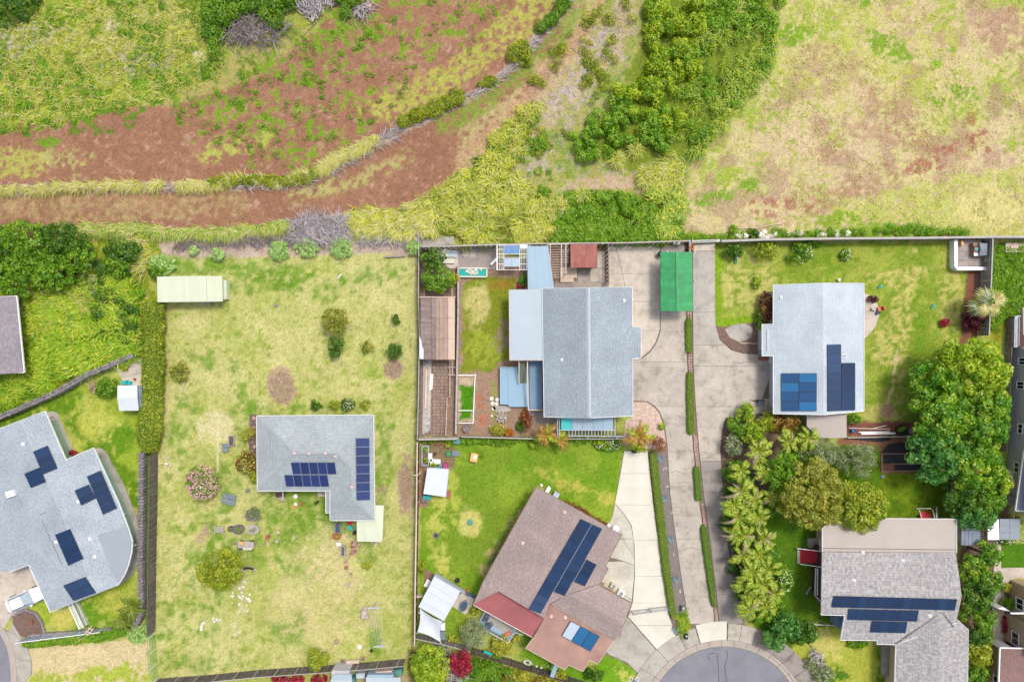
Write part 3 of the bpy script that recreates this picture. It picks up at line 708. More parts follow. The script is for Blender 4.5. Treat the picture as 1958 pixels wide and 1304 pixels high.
# strips of brick between the lanes
strip=structure('brick_strip')
for i in range(120):
    y=597+i*5
    if y>1190: break
    xa,xb=interp(LR,y)+2.6,interp(RL,y)-2.6
    if any(a_<y<b_ for a_,b_ in ((610,676),(712,832),(892,962),(1006,1160))): continue
    for q in range(2):
        xx=xa+(xb-xa)*(q+.5)/2; c=G(xx,y+2.2); piece('brick',(.2,.26,.1),M['pinkrock'],(c.x,c.y,.03),random.uniform(-.05,.05),strip)
# beds and gravel
bedst=structure('garden_bed')
slabpoly(bedst,'mulch',[(1449,766),(1430,767.5),(1406,779),(1390,799),(1382,825),(1379,860),(1383,920),(1388,975),(1392,1020),(1400,1020),(1420,900),(1462,800),(1452,790)],M['mulch'],.0)
slabpoly(bedst,'mulch',[(1360,624),(1386,625),(1410,620),(1448,616),(1448,676),(1420,674),(1398,668),(1377,648)],M['mulch'],.02)
slabpoly(bedst,'gravel',[(1256,868),(1276,868),(1280,940),(1289,1010),(1300,1090),(1311,1160),(1316,1194),(1294,1190),(1283,1100),(1270,1000)],M['gravel'],.01)
slabpoly(bedst,'gravel',[(1209,768.5),(1237,769),(1250,778),(1260,789),(1268,809),(1274,850),(1258,860),(1190,850),(1196,805),(1209,796)],M['redgravel'],.01)
slabpoly(bedst,'mulch',[(26,1176),(50,1166),(70,1172),(82,1190),(86,1212),(60,1220),(40,1216),(24,1190)],M['mulch'],.065)
slabpoly(bedst,'gravel',[(478,792),(492,792),(492,880),(482,882),(474,845)],M['mulch'],.01)
slabpoly(bedst,'worn_patch',[(1386,630),(1400,622),(1425,618),(1440,628),(1436,645),(1415,655),(1395,645)],M['conc_grey'],.032)
patio=structure('patio')
slabpoly(patio,'slab',[(1164,552),(1100,552),(1060,554),(1060,540),(1164,537)],M['conc_dark'],.03)
slabpoly(patio,'slab',[(1104,514),(1127,514),(1128,540),(1104,540)],M['conc_dark'],.045)
for q in ([(1128.5,514),(1145,514),(1145,538),(1128.5,538)],[(1145.5,514),(1156,514),(1156,538),(1145.5,538)],[(1142,480),(1156,480),(1156,513),(1142,513)]): slabpoly(patio,'slab',q,M['conc'],.035)
slabpoly(patio,'slab',[(876,476),(948,474),(950,512),(944,516),(876,514)],M['conc_dark'],.05)
slabpoly(patio,'slab',[(884,478),(896,478),(896,490),(884,490)],M['conc'],.058); slabpoly(patio,'slab',[(898,478),(909,478),(909,492),(898,492)],M['conc'],.056)
slabpoly(patio,'slab',[(800,456),(868,452),(868,468),(800,471)],M['conc_grey'],.03)
slabpoly(patio,'slab',[(845,479),(876,479),(876,514),(860,514),(845,500)],M['conc_warm'],.05)
for q in ([(220,704),(240,694),(272,684),(270,712),(232,722)],[(232,722.6),(270,712.6),(270,738),(240,738)]): slabpoly(patio,'slab',q,M['conc_warm'],.03)
slabpoly(patio,'slab',[(90,788),(100,786),(110,790),(142,868),(128,878)],M['conc_grey'],.04)
slabpoly(patio,'slab',[(180,858),(190,856),(202,862),(238,930),(262,990),(268,1030),(266,1072),(252,1100),(232,1118),(222,1110),(240,1060),(240,1010)],M['conc_grey'],.04)
slabpoly(patio,'slab',[(1652,560),(1664,566),(1678,582),(1682,600),(1674,624),(1660,642),(1652,648)],M['conc_warm'],.05)
slabpoly(patio,'slab',[(940,776),(974,776),(978,784),(968,788),(948,788)],M['conc_grey'],.06)
slabpoly(patio,'slab',[(1014,786),(1072,790),(1072,812),(1020,812)],M['conc_dark'],.04)
slabpoly(patio,'slab',[(1866,524),(1878,524),(1878,570),(1866,570)],M['mulch'],.01)
slabpoly(patio,'slab',[(866,1145),(888,1130),(908,1140),(902,1160),(890,1175),(864,1158)],M['conc_warm'],.04)
slabpoly(patio,'slab',[(811,1087),(832,1098),(824,1118),(811,1122)],M['wood_brown'],.04)
slabpoly(patio,'slab',[(1907,1040),(1914,1040),(1914,1086),(1926,1085),(2050,1085),(2050,1105),(1940,1105),(1920,1118),(1920,1150),(1922,1230),(1900,1230),(1895,1120)],M['conc_warm'],.04)
# brick paved path in the narrow yard
path=structure('path')
for i in range(46):
    y=540+i*6.4
    if 566<y<690: continue
    for q in range(4):
        x=(827 if y>680 else 822)+q*7.2+(0 if i % 2 else 1.2); c=G(x+3.2,y+3)
        if y>832: continue
        piece('paver',(.425,.375,.12),M['paver'],(c.x,c.y,random.uniform(-.004,.008)),random.uniform(-.02,.02),path)

# cracks and the drain joint in the old concrete
for pl in ([(1176,470),(1186,505),(1196,552)],[(1400,694),(1408,691),(1416,695),(1424,692)],[(1330,882),(1352,874),(1372,866)],[(1276,905),(1292,900),(1318,908)],[(1340,1052),(1322,1046),(1304,1052)],[(1186,1012),(1196,1040),(1210,1060)],[(1268,815),(1280,808),(1296,812)]):
    mb=MB()
    for a_,b_ in zip(pl[:-1],pl[1:]): mb.beam(G(*a_)+Vector((0,0,.056)),G(*b_)+Vector((0,0,.056)),.05,.012)
    mb.build('crack',M['gravel'],drive)
# ================================================================ BUILDINGS
def clip_half(poly,p,n):
    out=[]; L=len(poly)
    for i in range(L):
        a_,b_=poly[i],poly[(i+1) % L]
        da=(a_[0]-p[0])*n[0]+(a_[1]-p[1])*n[1]; db=(b_[0]-p[0])*n[0]+(b_[1]-p[1])*n[1]
        if da>=0: out.append(a_)
        if (da>0) != (db>0) and abs(da-db)>1e-9:
            t_=da/(da-db); out.append((a_[0]+(b_[0]-a_[0])*t_,a_[1]+(b_[1]-a_[1])*t_))
    return out
def area(poly):
    return sum(poly[i][0]*poly[(i+1) % len(poly)][1]-poly[(i+1) % len(poly)][0]*poly[i][1] for i in range(len(poly)))/2
def gable(outline,r1,r2,zr,slope):
    """split an outline (photo px) along a ridge line; height falls away from the ridge"""
    d=Vector((r2[0]-r1[0],r2[1]-r1[1])).normalized(); n=(-d.y,d.x); out=[]
    for sgn in (1,-1):
        q=clip_half(outline,r1,(n[0]*sgn,n[1]*sgn))
        if len(q)>2: out.append([(x,y,zr-slope*abs((x-r1[0])*n[0]+(y-r1[1])*n[1])) for x,y in q])
    return out
class Roof:
    """facets in photo px + height -> one solid roof mesh with UVs running up each slope"""
    def __init__(s,facets): s.f=facets
    def z(s,x,y):
        best=None
        for f in s.f:
            A=np.array([[q[0],q[1],1] for q in f]); h=np.array([q[2] for q in f]); c=np.linalg.lstsq(A,h,rcond=None)[0]
            ins=False; n=len(f); dm=1e9
            for i in range(n):
                (x1,y1),(x2,y2)=f[i][:2],f[(i+1) % n][:2]
                if (y1>y) != (y2>y) and x<(x2-x1)*(y-y1)/(y2-y1)+x1: ins=not ins
                dx,dy=x2-x1,y2-y1; t_=max(0,min(1,((x-x1)*dx+(y-y1)*dy)/(dx*dx+dy*dy+1e-9)))
                dm=min(dm,math.hypot(x-x1-t_*dx,y-y1-t_*dy))
            zz=c[0]*x+c[1]*y+c[2]; sc_=-1 if ins else dm
            if best is None or sc_<best[0]: best=(sc_,zz)
        return best[1]
    def build(s,parent,mat,name='roof',th=.16):
        mb=MB(); mb.uv=[]; edges={}
        for f in s.f:
            w_=[P(*q) for q in f]
            nrm=Vector((0,0,0))
            for i in range(len(w_)): nrm+=w_[i].cross(w_[(i+1) % len(w_)])
            if nrm.z<0: w_=w_[::-1]; nrm=-nrm
            nrm.normalize(); up=Vector((nrm.x,nrm.y,0))
            up=Vector((0,1,0)) if up.length<1e-3 else -up.normalized()
            al=Vector((up.y,-up.x,0))
            b=len(mb.v); mb.v+=[tuple(q) for q in w_]+[(q.x,q.y,q.z-th) for q in w_]
            n=len(w_)
            mb.f.append(tuple(range(b,b+n))); mb.m.append(0); mb.uv.append([(q.dot(al),q.dot(up)) for q in w_])
            mb.f.append(tuple(range(b+2*n-1,b+n-1,-1))); mb.m.append(0); mb.uv.append([(0,0)]*n)
            for i in range(n):
                a_,c_=w_[i],w_[(i+1) % n]; ka=(round(a_.x,2),round(a_.y,2)); kb=(round(c_.x,2),round(c_.y,2))
                edges.setdefault(frozenset((ka,kb)),[]).append((b+i,b+(i+1) % n,b+n+(i+1) % n,b+n+i))
        for e,l in edges.items():
            if len(l)==1: mb.f.append(tuple(reversed(l[0]))); mb.m.append(0); mb.uv.append([(0,0)]*4)
        return mb.build(name,mat,parent)
def inset(poly,d):
    """shrink a polygon given in px by d px"""
    sg=1 if area(poly)>0 else -1; out=[]; n=len(poly)
    for i in range(n):
        a_,b_,c_=Vector(poly[i-1]),Vector(poly[i]),Vector(poly[(i+1) % n])
        u=(b_-a_).normalized(); v=(c_-b_).normalized()
        n1_=Vector((-u.y,u.x))*sg; n2_=Vector((-v.y,v.x))*sg
        k_=(n1_+n2_)/max(.4,1+n1_.dot(n2_)); out.append((b_.x+k_.x*d,b_.y+k_.y*d))
    return out
def walls(parent,outline,ze,mat,d=8,name='wall'):
    q=[P(x,y,ze) for x,y in inset(outline,d)]
    mb=MB(); mb.prism(q,-.05,ze-.1); return mb.build(name,mat,parent)
def fascia(parent,pts3,mat,closed=True,w_=.05,h_=.2,name='gutter',dz=-.04):
    mb=MB(); n=len(pts3); c=Vector((sum(P(*q).x for q in pts3)/n,sum(P(*q).y for q in pts3)/n,0))
    for i in range(n if closed else n-1): 
        a_,b_=P(*pts3[i]),P(*pts3[(i+1) % n])
        mb.beam(a_+Vector((0,0,dz)),b_+Vector((0,0,dz)),w_,h_)
    return mb.build(name,mat,parent)
def pvpanel(parent,q,mats,name='solar_panel',gap=.012):
    """one framed panel on four corner points"""
    c=(q[0]+q[1]+q[2]+q[3])/4; q=[v+(c-v).normalized()*gap for v in q]
    nrm=(q[1]-q[0]).cross(q[3]-q[0]).normalized(); nrm=nrm if nrm.z>0 else -nrm
    flip=(q[1]-q[0]).cross(q[3]-q[0]).z<0
    if flip: q=[q[0],q[3],q[2],q[1]]
    th=.045; fr=.035
    c=(q[0]+q[1]+q[2]+q[3])/4
    inn=[]
    for i in range(4):
        e1=(q[(i+1) % 4]-q[i]).normalized(); e2=(q[i-1]-q[i]).normalized(); inn.append(q[i]+(e1+e2)*fr)
    mb=MB(); mb.uv=[]
    V_=[v-nrm*th for v in q]+q+inn+[v-nrm*.008 for v in inn]
    fs=[(i,(i+1) % 4,4+(i+1) % 4,4+i) for i in range(4)]+[(4+i,4+(i+1) % 4,8+(i+1) % 4,8+i) for i in range(4)]+[(8+i,8+(i+1) % 4,12+(i+1) % 4,12+i) for i in range(4)]+[(3,2,1,0)]
    mb.add(V_,fs,1); mb.add(V_[12:],[(0,1,2,3)],0)
    ex=(q[1]-q[0]).normalized(); ey=nrm.cross(ex)
    for f in mb.f: mb.uv.append([((Vector(mb.v[i])-q[0]).dot(ex),(Vector(mb.v[i])-q[0]).dot(ey)) for i in f])
    return mb.build(name,mats,parent)
def array(parent,roof,quad,nc,nr,mats,lift=.14,name='solar_panel'):
    """quad = px corners: origin, end of columns, far, end of rows"""
    mats_=mats if callable(mats) else (lambda i,j: mats)
    z0=[roof.z(*q)+lift for q in quad]; W_=[P(q[0],q[1],z) for q,z in zip(quad,z0)]
    def at(u,v): return (W_[0]*(1-u)+W_[1]*u)*(1-v)+(W_[3]*(1-u)+W_[2]*u)*v
    for i in range(nc):
        for j in range(nr):
            pvpanel(parent,[at(i/nc,j/nr),at((i+1)/nc,j/nr),at((i+1)/nc,(j+1)/nr),at(i/nc,(j+1)/nr)],mats_(i,j),name)
def pipevent(parent,roof,x,y,mat=None,r=.09,h=.35,base=None):
    z=roof.z(x,y); c=P(x,y,z); mb=MB(); mb.lathe(c,[(r,-.05),(r,h),(r*.7,h),(r*.7,h-.04)],10,1)
    mb.box(c+Vector((0,0,.01)),(.34,.34,.05),0,0); mb.build('vent_pipe',[base or M['fascia'],mat or M['grey_p']],parent)
def capvent(parent,roof,x,y):
    z=roof.z(x,y); c=P(x,y,z); mb=MB(); mb.box(c+Vector((0,0,.12)),(.28,.28,.2)); mb.box(c+Vector((0,0,.23)),(.32,.32,.04)); mb.build('roof_vent',M['pinkcap'],parent)
M['pinkcap']=flat('pinkish_vent_cap',C(226,190,184))
def sheets(parent,quad,n,mat,name='roof_sheet',rib=.04,rw=.06,th=.03,across=True):
    """corrugated / standing-seam cover: n sheets side by side, each with a raised seam. quad of world points a,b,c,d; split along a-b"""
    a_,b_,c_,d_=quad
    for i in range(n):
        u0,u1=i/n,(i+1)/n
        p=[a_.lerp(b_,u0),a_.lerp(b_,u1),d_.lerp(c_,u1),d_.lerp(c_,u0)]
        L=(p[1]-p[0]).length; k_=min(.5,rw/L)
        s1,s2=p[0].lerp(p[1],1-k_),p[3].lerp(p[2],1-k_)
        nrm=(p[1]-p[0]).cross(p[3]-p[0]).normalized(); nrm=nrm if nrm.z>0 else -nrm
        up=nrm*rib; dn=nrm*-th
        vs=[p[0],s1,s2,p[3],s1+up,p[1]+up,p[2]+up,s2+up,p[1],p[2],p[0]+dn,p[1]+dn,p[2]+dn,p[3]+dn]
        fs=[(0,1,2,3),(1,4,7,2),(4,5,6,7),(5,8,9,6),(0,10,11,8,5,4,1),(3,2,7,6,9,12,13),(13,12,11,10),(3,13,10,0),(8,11,12,9)]
        mb=MB(); mb.add(vs,fs); me=mb.build(name,mat,parent)
def post(mb,x,y,z0,z1,s=.1,mi=0):
    c=G(x,y); mb.box((c.x,c.y,(z0+z1)/2),(s,s,z1-z0),0,mi)
def window(parent,c,ax,up,w_,h_,nrm,panes=2):
    """framed window on a wall: centre, horizontal axis, up axis, outward normal"""
    mb=MB(); c=Vector(c); ax=Vector(ax).normalized(); up=Vector(up); nrm=Vector(nrm).normalized()
    def bar(cx,cy,ww,hh,dd,mi):
        o=c+ax*cx+up*cy; vs=[]
        for z in (0,1):
            for x,y in ((-1,-1),(1,-1),(1,1),(-1,1)): vs.append(o+ax*x*ww/2+up*y*hh/2+nrm*dd*z)
        mb.add(vs,[(3,2,1,0),(4,5,6,7),(0,1,5,4),(1,2,6,5),(2,3,7,6),(3,0,4,7)],mi)
    f=.1
    bar(0,h_/2,w_+f,f,.07,0); bar(0,-h_/2,w_+f,f,.09,0); bar(-w_/2,0,f,h_-f,.07,0); bar(w_/2,0,f,h_-f,.07,0)
    for i in range(1,panes): bar(-w_/2+w_*i/panes,0,f*.6,h_-f,.06,0)
    fo_=mb.build('window',M['trim'],parent)
    for i in range(panes):
        mb=MB(); bar2=(-w_/2+w_*(i+.5)/panes)
        o=c+ax*bar2; vs=[]
        for z in (0,.025):
            for x,y in ((-1,-1),(1,-1),(1,1),(-1,1)): vs.append(o+ax*x*(w_/panes-f)/2+up*y*(h_-f)/2+nrm*z)
        mb.add(vs,[(3,2,1,0),(4,5,6,7),(0,1,5,4),(1,2,6,5),(2,3,7,6),(3,0,4,7)]); po=mb.build('pane',M['glass'],fo_)

# ---- house with the long solar strip on the south west
O1=[(-160,888),(0,819),(86,786),(126,879),(179,856),(227,961),(245,1008),(253,1034),(252,1056),(246,1080),(238,1100),(226,1118),(96,1170),(55,1080),(18,1094),(-60,915)]
O1=[(-160,888),(0,819),(86,786),(126,879),(179,856),(227,961),(245,1008),(253,1034),(252,1056),(246,1080),(238,1100),(226,1118),(96,1170),(55,1080),(18,1094),(-160,1060)]
h1=thing('house','large grey house with angled wings and several blue solar arrays in the south west corner','house',G(110,980))
r1=Roof(gable(O1,(62,860),(160,1085),4.1,.0105)); r1.build(h1,M['sh_sw'])
walls(h1,[(20,812)]+O1[2:14]+[(20,1091)],3.0,M['wall_green'],20)
fascia(h1,[(x,y,r1.z(x,y)) for x,y in O1[:15]],M['fascia'],closed=False)
mb=MB()
for a_,b_ in (((80,996),(118,1078)),((75,984),(116,969)),((31,0),(31,0))):
    if a_==b_: continue
    mb.beam(P(a_[0],a_[1],r1.z(*a_)+.02),P(b_[0],b_[1],r1.z(*b_)+.02),.08,.05)
mb.build('ridge_gap',M['lava'],h1)
Q=[(186,1023),(243,1006),(250,1034),(249,1056),(243,1079),(235,1098),(225,1114),(217,1098)]
Roof([[(x,y,r1.z(x,y)+.05) for x,y in Q]]).build(h1,M['smooth_grey'],'smooth_roof_patch',.04)
NV=[M['pv_navy'],M['pvframe_dark']]
array(h1,r1,[(62.6,863.4),(90.7,851.4),(109.8,895.4),(81.7,906.9)],1,3,NV)
array(h1,r1,[(46,905.6),(75.3,893.3),(87.3,921),(58.7,933)],1,2,NV)
array(h1,r1,[(165.5,910.7),(192.8,899.2),(223.5,971.5),(196.6,984)],1,5,NV)
array(h1,r1,[(142.2,937.5),(169.8,926),(183.4,952.8),(155,966.4)],1,2,NV)
array(h1,r1,[(104.7,1022.3),(133.6,1010.9),(159.1,1068.3),(130.2,1081.6)],1,4,NV)
array(h1,r1,[(120,1119.4),(162.2,1102.8),(183.4,1133.4),(140,1148.8)],1,2,[M['pv_slate'],M['pvframe_dark']],.2,'water_heating_panel')
for x,y in ((107,1036),(44,849),(171,1030),(181,1064),(149,959)): pipevent(h1,r1,x,y,M['white_p'],.06,.22)
c=P(23,943,r1.z(23,943)); mb=MB(); mb.box(c+Vector((0,0,.2)),(.9,.7,.4),R(15)); mb.box(c+Vector((.2,0,.42)),(.3,.5,.06),R(15)); mb.build('roof_unit',M['white_p'],h1)
mb=MB(); mb.beam(P(33,947,r1.z(33,947)+.03),P(42,968,r1.z(42,968)+.03),.04,.04); mb.build('conduit',M['lava'],h1)
# ---- L shaped house
h2=thing('house','L-shaped grey hip-roofed house alone on the big dry lawn','house',G(600,880))
z0,zr=2.9,4.45; zw=2.9+42*(zr-z0)/71
F2=[[(490.5,795,z0),(714.5,793,z0),(643,866,zr),(563,866,zr)],[(490.5,795,z0),(563,866,zr),(492,938.5,z0)],
      [(492,938.5,z0),(563,866,zr),(643,866,zr),(673,896,zw),(631,938.8,z0)],[(714.5,793,z0),(717,995,z0),(673.5,953,zw),(673,896,zw),(643,866,zr)],
      [(631,938.8,z0),(673,896,zw),(673.5,953,zw),(631,995,z0)],[(631,995,z0),(673.5,953,zw),(717,995,z0)]]
r2=Roof(F2); r2.build(h2,M['sh_grey']); O2=[(490.5,795),(714.5,793),(717,995),(631,995),(631,938.8),(492,938.5)]
walls(h2,O2,2.8,M['wall_cream'],12); fascia(h2,[(x,y,z0) for x,y in O2],M['fascia'])
mb=MB()
for a_,b_ in (((490.5,795),(563,866)),((492,938.5),(563,866)),((563,866),(643,866)),((714.5,793),(643,866)),((643,866),(673,896)),((673,896),(673.5,953)),((631,995),(673.5,953)),((717,995),(673.5,953))):
    mb.beam(P(*a_,r2.z(*a_)+.03),P(*b_,r2.z(*b_)+.03),.17,.04)
mb.build('ridge_cap',M['sh_cap'] if 'sh_cap' in M else gen('grey_ridge_cap',C(166,176,182),var=.06),h2)
PC_=[M['pv_poly'],M['pvframe_alu']]
array(h2,r2,[(555.8,883.9),(640.4,883.9),(643.4,906.9),(559.7,906.9)],5,1,PC_)
array(h2,r2,[(543,908),(626,908),(629.4,930.6),(546.9,930.6)],5,1,PC_)
array(h2,r2,[(679.7,837.9),(706.8,837),(708,956),(681,957)],1,7,PC_)
for x,y in ((563.5,866),(592,866),(623,866),(642,872),(673.5,930)): capvent(h2,r2,x,y)
mb=MB(); mb.prism([G(537,938),G(545,938),G(545,957),G(537,957)],0,.0+.3); mb.prism([G(528,939),G(545,939),G(545,950),G(528,950)],0,.5); mb.build('steps',M['conc_warm'],h2)
mb=MB(); mb.prism([G(529,940),G(542,940),G(542,949),G(529,949)],.5,.53); mb.build('door_mat',M['wood_maroon'],h2)
mb=MB(); mb.prism([G(609,939),G(624,939),G(624,948),G(609,948)],0,.35); mb.build('stoop',M['conc_warm'],h2)
mb=MB(); mb.prism([P(623.5,939,2.6),P(631,939,2.6),P(631,979,2.6),P(623.5,979,2.6)],2.5,2.62); mb.build('side_eave',M['smooth_grey'],h2)
mb=MB(); mb.beam(P(623,939,2.6),P(623,980,2.6),.06,.16); mb.beam(P(623,980,2.6),P(631,980,2.6),.06,.16); mb.build('side_gutter',M['fascia'],h2)
sheets(h2,[P(682,995,2.6),P(717,995,2.6),P(730,1036,2.45),P(682.5,1035,2.45)],5,M['metal_cream'],'carport_sheet',.03,.05)
sheets(h2,[P(717.5,966,2.6),P(734,966,2.5),P(731,1036,2.45),P(717.5,1012,2.45)][:4],2,M['metal_cream'],'carport_sheet',.03,.05)
[piece('post',(.1,.1,2.45),M['fascia'],U(x,y,2.45/2),0,h2) for x,y in ((684,1030),(725,1030),(728,975))]
# ---- central house
h3=thing('house','blue-grey gabled house in the centre with blue lean-to roofs on its west side','house',G(1125,675))
O3=[(1036.5,552),(1209,549),(1209,625),(1225.5,625),(1225.5,685),(1210,685.5),(1210,795),(1130,799),(1040,797)]
r3=Roof(gable(O3,(1124.5,549),(1126.5,800),4.9,.0205)); r3.build(h3,M['sh_blue']); walls(h3,O3,2.9,M['wall_cream'],6)
fascia(h3,[(x,y,r3.z(x,y)) for x,y in O3],M['fascia'],w_=.05)
mb=MB(); a_,b_=(1124.5,551),(1126.5,798)
for s_ in (-1,1): mb.add([P(a_[0],a_[1],4.96),P(b_[0],b_[1],4.96),P(b_[0]+s_*4,b_[1],4.83),P(a_[0]+s_*4,a_[1],4.83)],[(0,1,2,3) if s_<0 else (3,2,1,0)])
mb.build('ridge_cap',gen('pale_ridge_cap',C(184,194,204),var=.06,scale=2),h3)
for x,y in ((1193,575),(1075,688)): pipevent(h3,r3,x,y,M['white_p'],.07,.3,M['white_p'])
sheets(h3,[P(974.5,554,2.75),P(1036,553,3.0),P(1038,688,3.0),P(975.5,688,2.75)],14,M['metal_pale'],'metal_roof_sheet',.03,.05)
mb=MB(); mb.beam(P(975,688.8,2.8),P(1038,688.8,3.0),.06,.14); mb.beam(P(973.6,554,2.72),P(974.6,689,2.72),.08,.14); mb.build('metal_roof_gutter',M['wood_pale'],h3)
mb=MB(); mb.prism([P(982,560,2.7),P(1034,560,2.7),P(1034,684,2.7),P(982,684,2.7)],0,2.7); mb.build('side_wing_wall',M['wall_cream'],h3)
sheets(h3,[P(1008,471,2.5),P(1048,470.5,2.6),P(1060,553,2.75),P(1009.5,554,2.6)],13,M['metal_blue'],'blue_roof_sheet',.03,.05)
[piece('post',(.1,.1,2.5),M['fascia'],U(x,y,2.5/2),0,h3) for x,y in ((1011,475),(1045,475),(1054,540))]
mb=MB(); mb.prism([G(956,702),G(1010,702),G(1010,777),G(974,777),G(972,773),G(957,772)],0,.55); mb.build('deck',M['blue_deck'],h3)
mb=MB()
for a_,b_ in (((957,702),(957,772)),((957,702),(991,702)),((972.5,702),(973,774))): mb.beam(G(*a_)+Vector((0,0,.6)),G(*b_)+Vector((0,0,.6)),.1,.12)
mb.build('deck_kerb',M['metal_blue'],h3)
stair=MB()
for i in range(10):
    c=P(1000,692.5+i*4.3,1.9-i*.15); piece('stair_tread',(.85,.24,.05),gen('green_grey_tread',C(108,124,108),var=.05) if i==0 else bpy.data.materials['green_grey_tread'],c,0,h3)
mb=MB(); mb.beam(P(992.5,689,2.4),P(992.5,733,.95),.12,.14); mb.beam(P(1008.5,689,2.4),P(1010.5,784,1.3),.14,.16); mb.beam(P(1010.5,784,1.3),P(1037,784,1.3),.1,.14); mb.build('stair_rail',M['wood_pale'],h3)
mb=MB(); mb.prism([P(1012,690,.9),P(1036,690,.9),P(1037,783,.9),P(1012.5,783,.9)],0,.9); mb.build('upper_deck',M['blue_deck2'],h3)
mb=MB(); mb.beam(P(1011,785,1.0),P(1016,802,.1),.1,.1); mb.build('handrail',M['metal_blue'],h3)
# awning with pergola on the south side
aw=thing('pergola','pale blue pergola with clear sheets along the south side of the central house','pergola',G(1120,812))
for i,(xa,xb,mt) in enumerate(((1073,1093.5,'poly_turq'),(1094,1114,'poly_clear'),(1114.5,1134,'poly_clear'),(1134.5,1153,'metal_blue'),(1153.5,1172,'metal_blue'))):
    mb=MB(); q=[P(xa,797,2.5),P(xb,797,2.5),P(xb,822,2.35),P(xa,822,2.35)]; mb.add(q+[v-Vector((0,0,.03)) for v in q],[(3,2,1,0),(4,5,6,7),(0,1,5,4),(1,2,6,5),(2,3,7,6),(3,0,4,7)]); mb.build('roof_sheet',M[mt],aw)
for i in range(15):
    x=1088+i*6.2; a_,b_=P(x,820,2.25),P(x,834,2.2); L=(a_-b_).length; piece('slat',(.07,L,.12),M['trimblue'] if 'trimblue' in M else M.setdefault('trimblue',flat('pale_blue_grey_paint',C(190,200,220))),(a_+b_)/2,0,aw)
mb=MB()
for a_,b_ in (((1066,795),(1066,834)),((1069.5,795),(1069.5,834)),((1176,794),(1176,834)),((1064,799),(1179,797)),((1064,822),(1179,822.5)),((1086,833),(1194,834.5))): mb.beam(P(*a_,2.3),P(*b_,2.3),.08,.14)
[post(mb,x,y,0,2.2,.1) for x,y in ((1067,832),(1120,832),(1175,832))]; mb.build('frame',M['trimblue'],aw)
# ---- north east house
h4=thing('house','pale grey gabled house with two blue solar arrays near its south end','house',G(1560,670))
O4=[(1478.5,545),(1574,541.5),(1652,542),(1652,786),(1574.5,793),(1478.5,791),(1478.5,681),(1457,680.5),(1457,620),(1478.5,620)]
r4=Roof(gable(O4,(1573,541),(1575,793),4.6,.0175)); r4.build(h4,M['sh_light']); walls(h4,O4,2.9,M['wall_grey'],10)
fascia(h4,[(x,y,r4.z(x,y)) for x,y in O4],M['fascia'],w_=.05)
array(h4,r4,[(1493.8,713.5),(1562.2,713.5),(1561.7,786),(1494.3,786)],2,4,lambda i,j: [M['pv_teal'] if (i+j) % 3==1 else M['pv_blue'],M['pvframe_dark']])
array(h4,r4,[(1582.1,659),(1608.6,658.2),(1608.9,785.3),(1582.4,786.6)],1,7,[M['pv_slate'],M['pvframe_dark']])
array(h4,r4,[(1609.4,694),(1635.7,693.6),(1635.7,784.3),(1609.4,785.3)],1,5,[M['pv_navy'],M['pvframe_dark']])
for x,y in ((1494,569),(1614,680)): pipevent(h4,r4,x,y,M['white_p'] if x<1500 else M['black_p'],.07,.25)
mb=MB(); q=[P(1543,794,2.7),P(1619,791.5,2.7),P(1619,837,2.5),P(1567,837.5,2.5),P(1543,815,2.6)]; mb.add(q+[v-Vector((0,0,.14)) for v in q],[(4,3,2,1,0)[::1],(5,6,7,8,9)[::1]]+[(i,(i+1) % 5,5+(i+1) % 5,5+i) for i in range(5)]); mb.build('awning_roof',M['tan_roll'],h4)
mb=MB(); mb.prism([P(1552,790,2.5),P(1612,790,2.5),P(1612,830,2.5),P(1560,830,2.5)],0,2.5); mb.build('awning_wall',M['wall_grey'],h4)
for i in range(9): c=P(1453.5,656+i*2.7,1.0); piece('baluster',(.35,.06,.08),M['trimblue'],c,0,h4)
mb=MB(); mb.prism([G(1449,682),G(1468,682),G(1468,689),G(1449,689)],0,.25); mb.build('steps',M['terra'],h4)
for x,y in ((1473,688),(1476,755)):
    c=G(x,y); mb=MB(); mb.box((c.x,c.y,.4),(.45,.7,.8)); mb.box((c.x,c.y,.82),(.5,.75,.05)); mb.build('wall_unit',M['white_p'],h4)
# ---- south east house
h5=thing('house','big mottled grey house with three rows of navy solar panels in the south east','house',G(1700,1130))
O5=[(1572,1055),(1828,1057),(1834,1100),(1839,1140),(1831,1178),(1828,1190),(1712,1232),(1677,1231),(1677,1224),(1607,1223),(1615,1176),(1570,1175)]
r5=Roof(gable(O5,(1571,1138),(1840,1145),4.7,.0125)); r5.build(h5,M['sh_mottle'])
O5c=[(1792,1170),(1830,1184),(1851,1203),(1849,1400),(1708,1400),(1712.5,1233)]
r5c=Roof(gable(O5c,(1797,1171),(1794,1400),4.4,.0135)); r5c.build(h5,M['sh_mottle'])
mb=MB()
for a_,b_ in (((1800,1171),(1714,1231)),((1803,1171),(1824,1198))): mb.beam(P(*a_,4.35),P(*b_,3.75 if b_[0]<1800 else 4.15),.12,.1)
mb.build('valley_flashing',M['lava'],h5)
F5n=[[(1599,990.5,2.9),(1829,992,2.9),(1828.5,1057,3.45),(1572,1055,3.45),(1572,1010,3.0)]]
r5n=Roof(F5n); r5n.build(h5,M['tan_roll'],'flat_roof')
mb=MB(); mb.beam(P(1572,1048,3.44),P(1828,1051,3.44),.06,.05); mb.build('flat_roof_seam',M['gravel'],h5)
walls(h5,[(1575,995),(1826,995),(1836,1140),(1826,1190),(1712,1228),(1612,1220),(1618,1176),(1575,1172)],2.9,M['wall_beige'],7); walls(h5,O5c,2.7,M['wall_beige'],7)
fascia(h5,[(x,y,r5.z(x,y)) for x,y in O5[5:]]+[(1572,1055,3.5),(1572,1010,3.0),(1599,990.5,2.9),(1829,992,2.9),(1829,1057,3.5)],M['fascia'],closed=False)
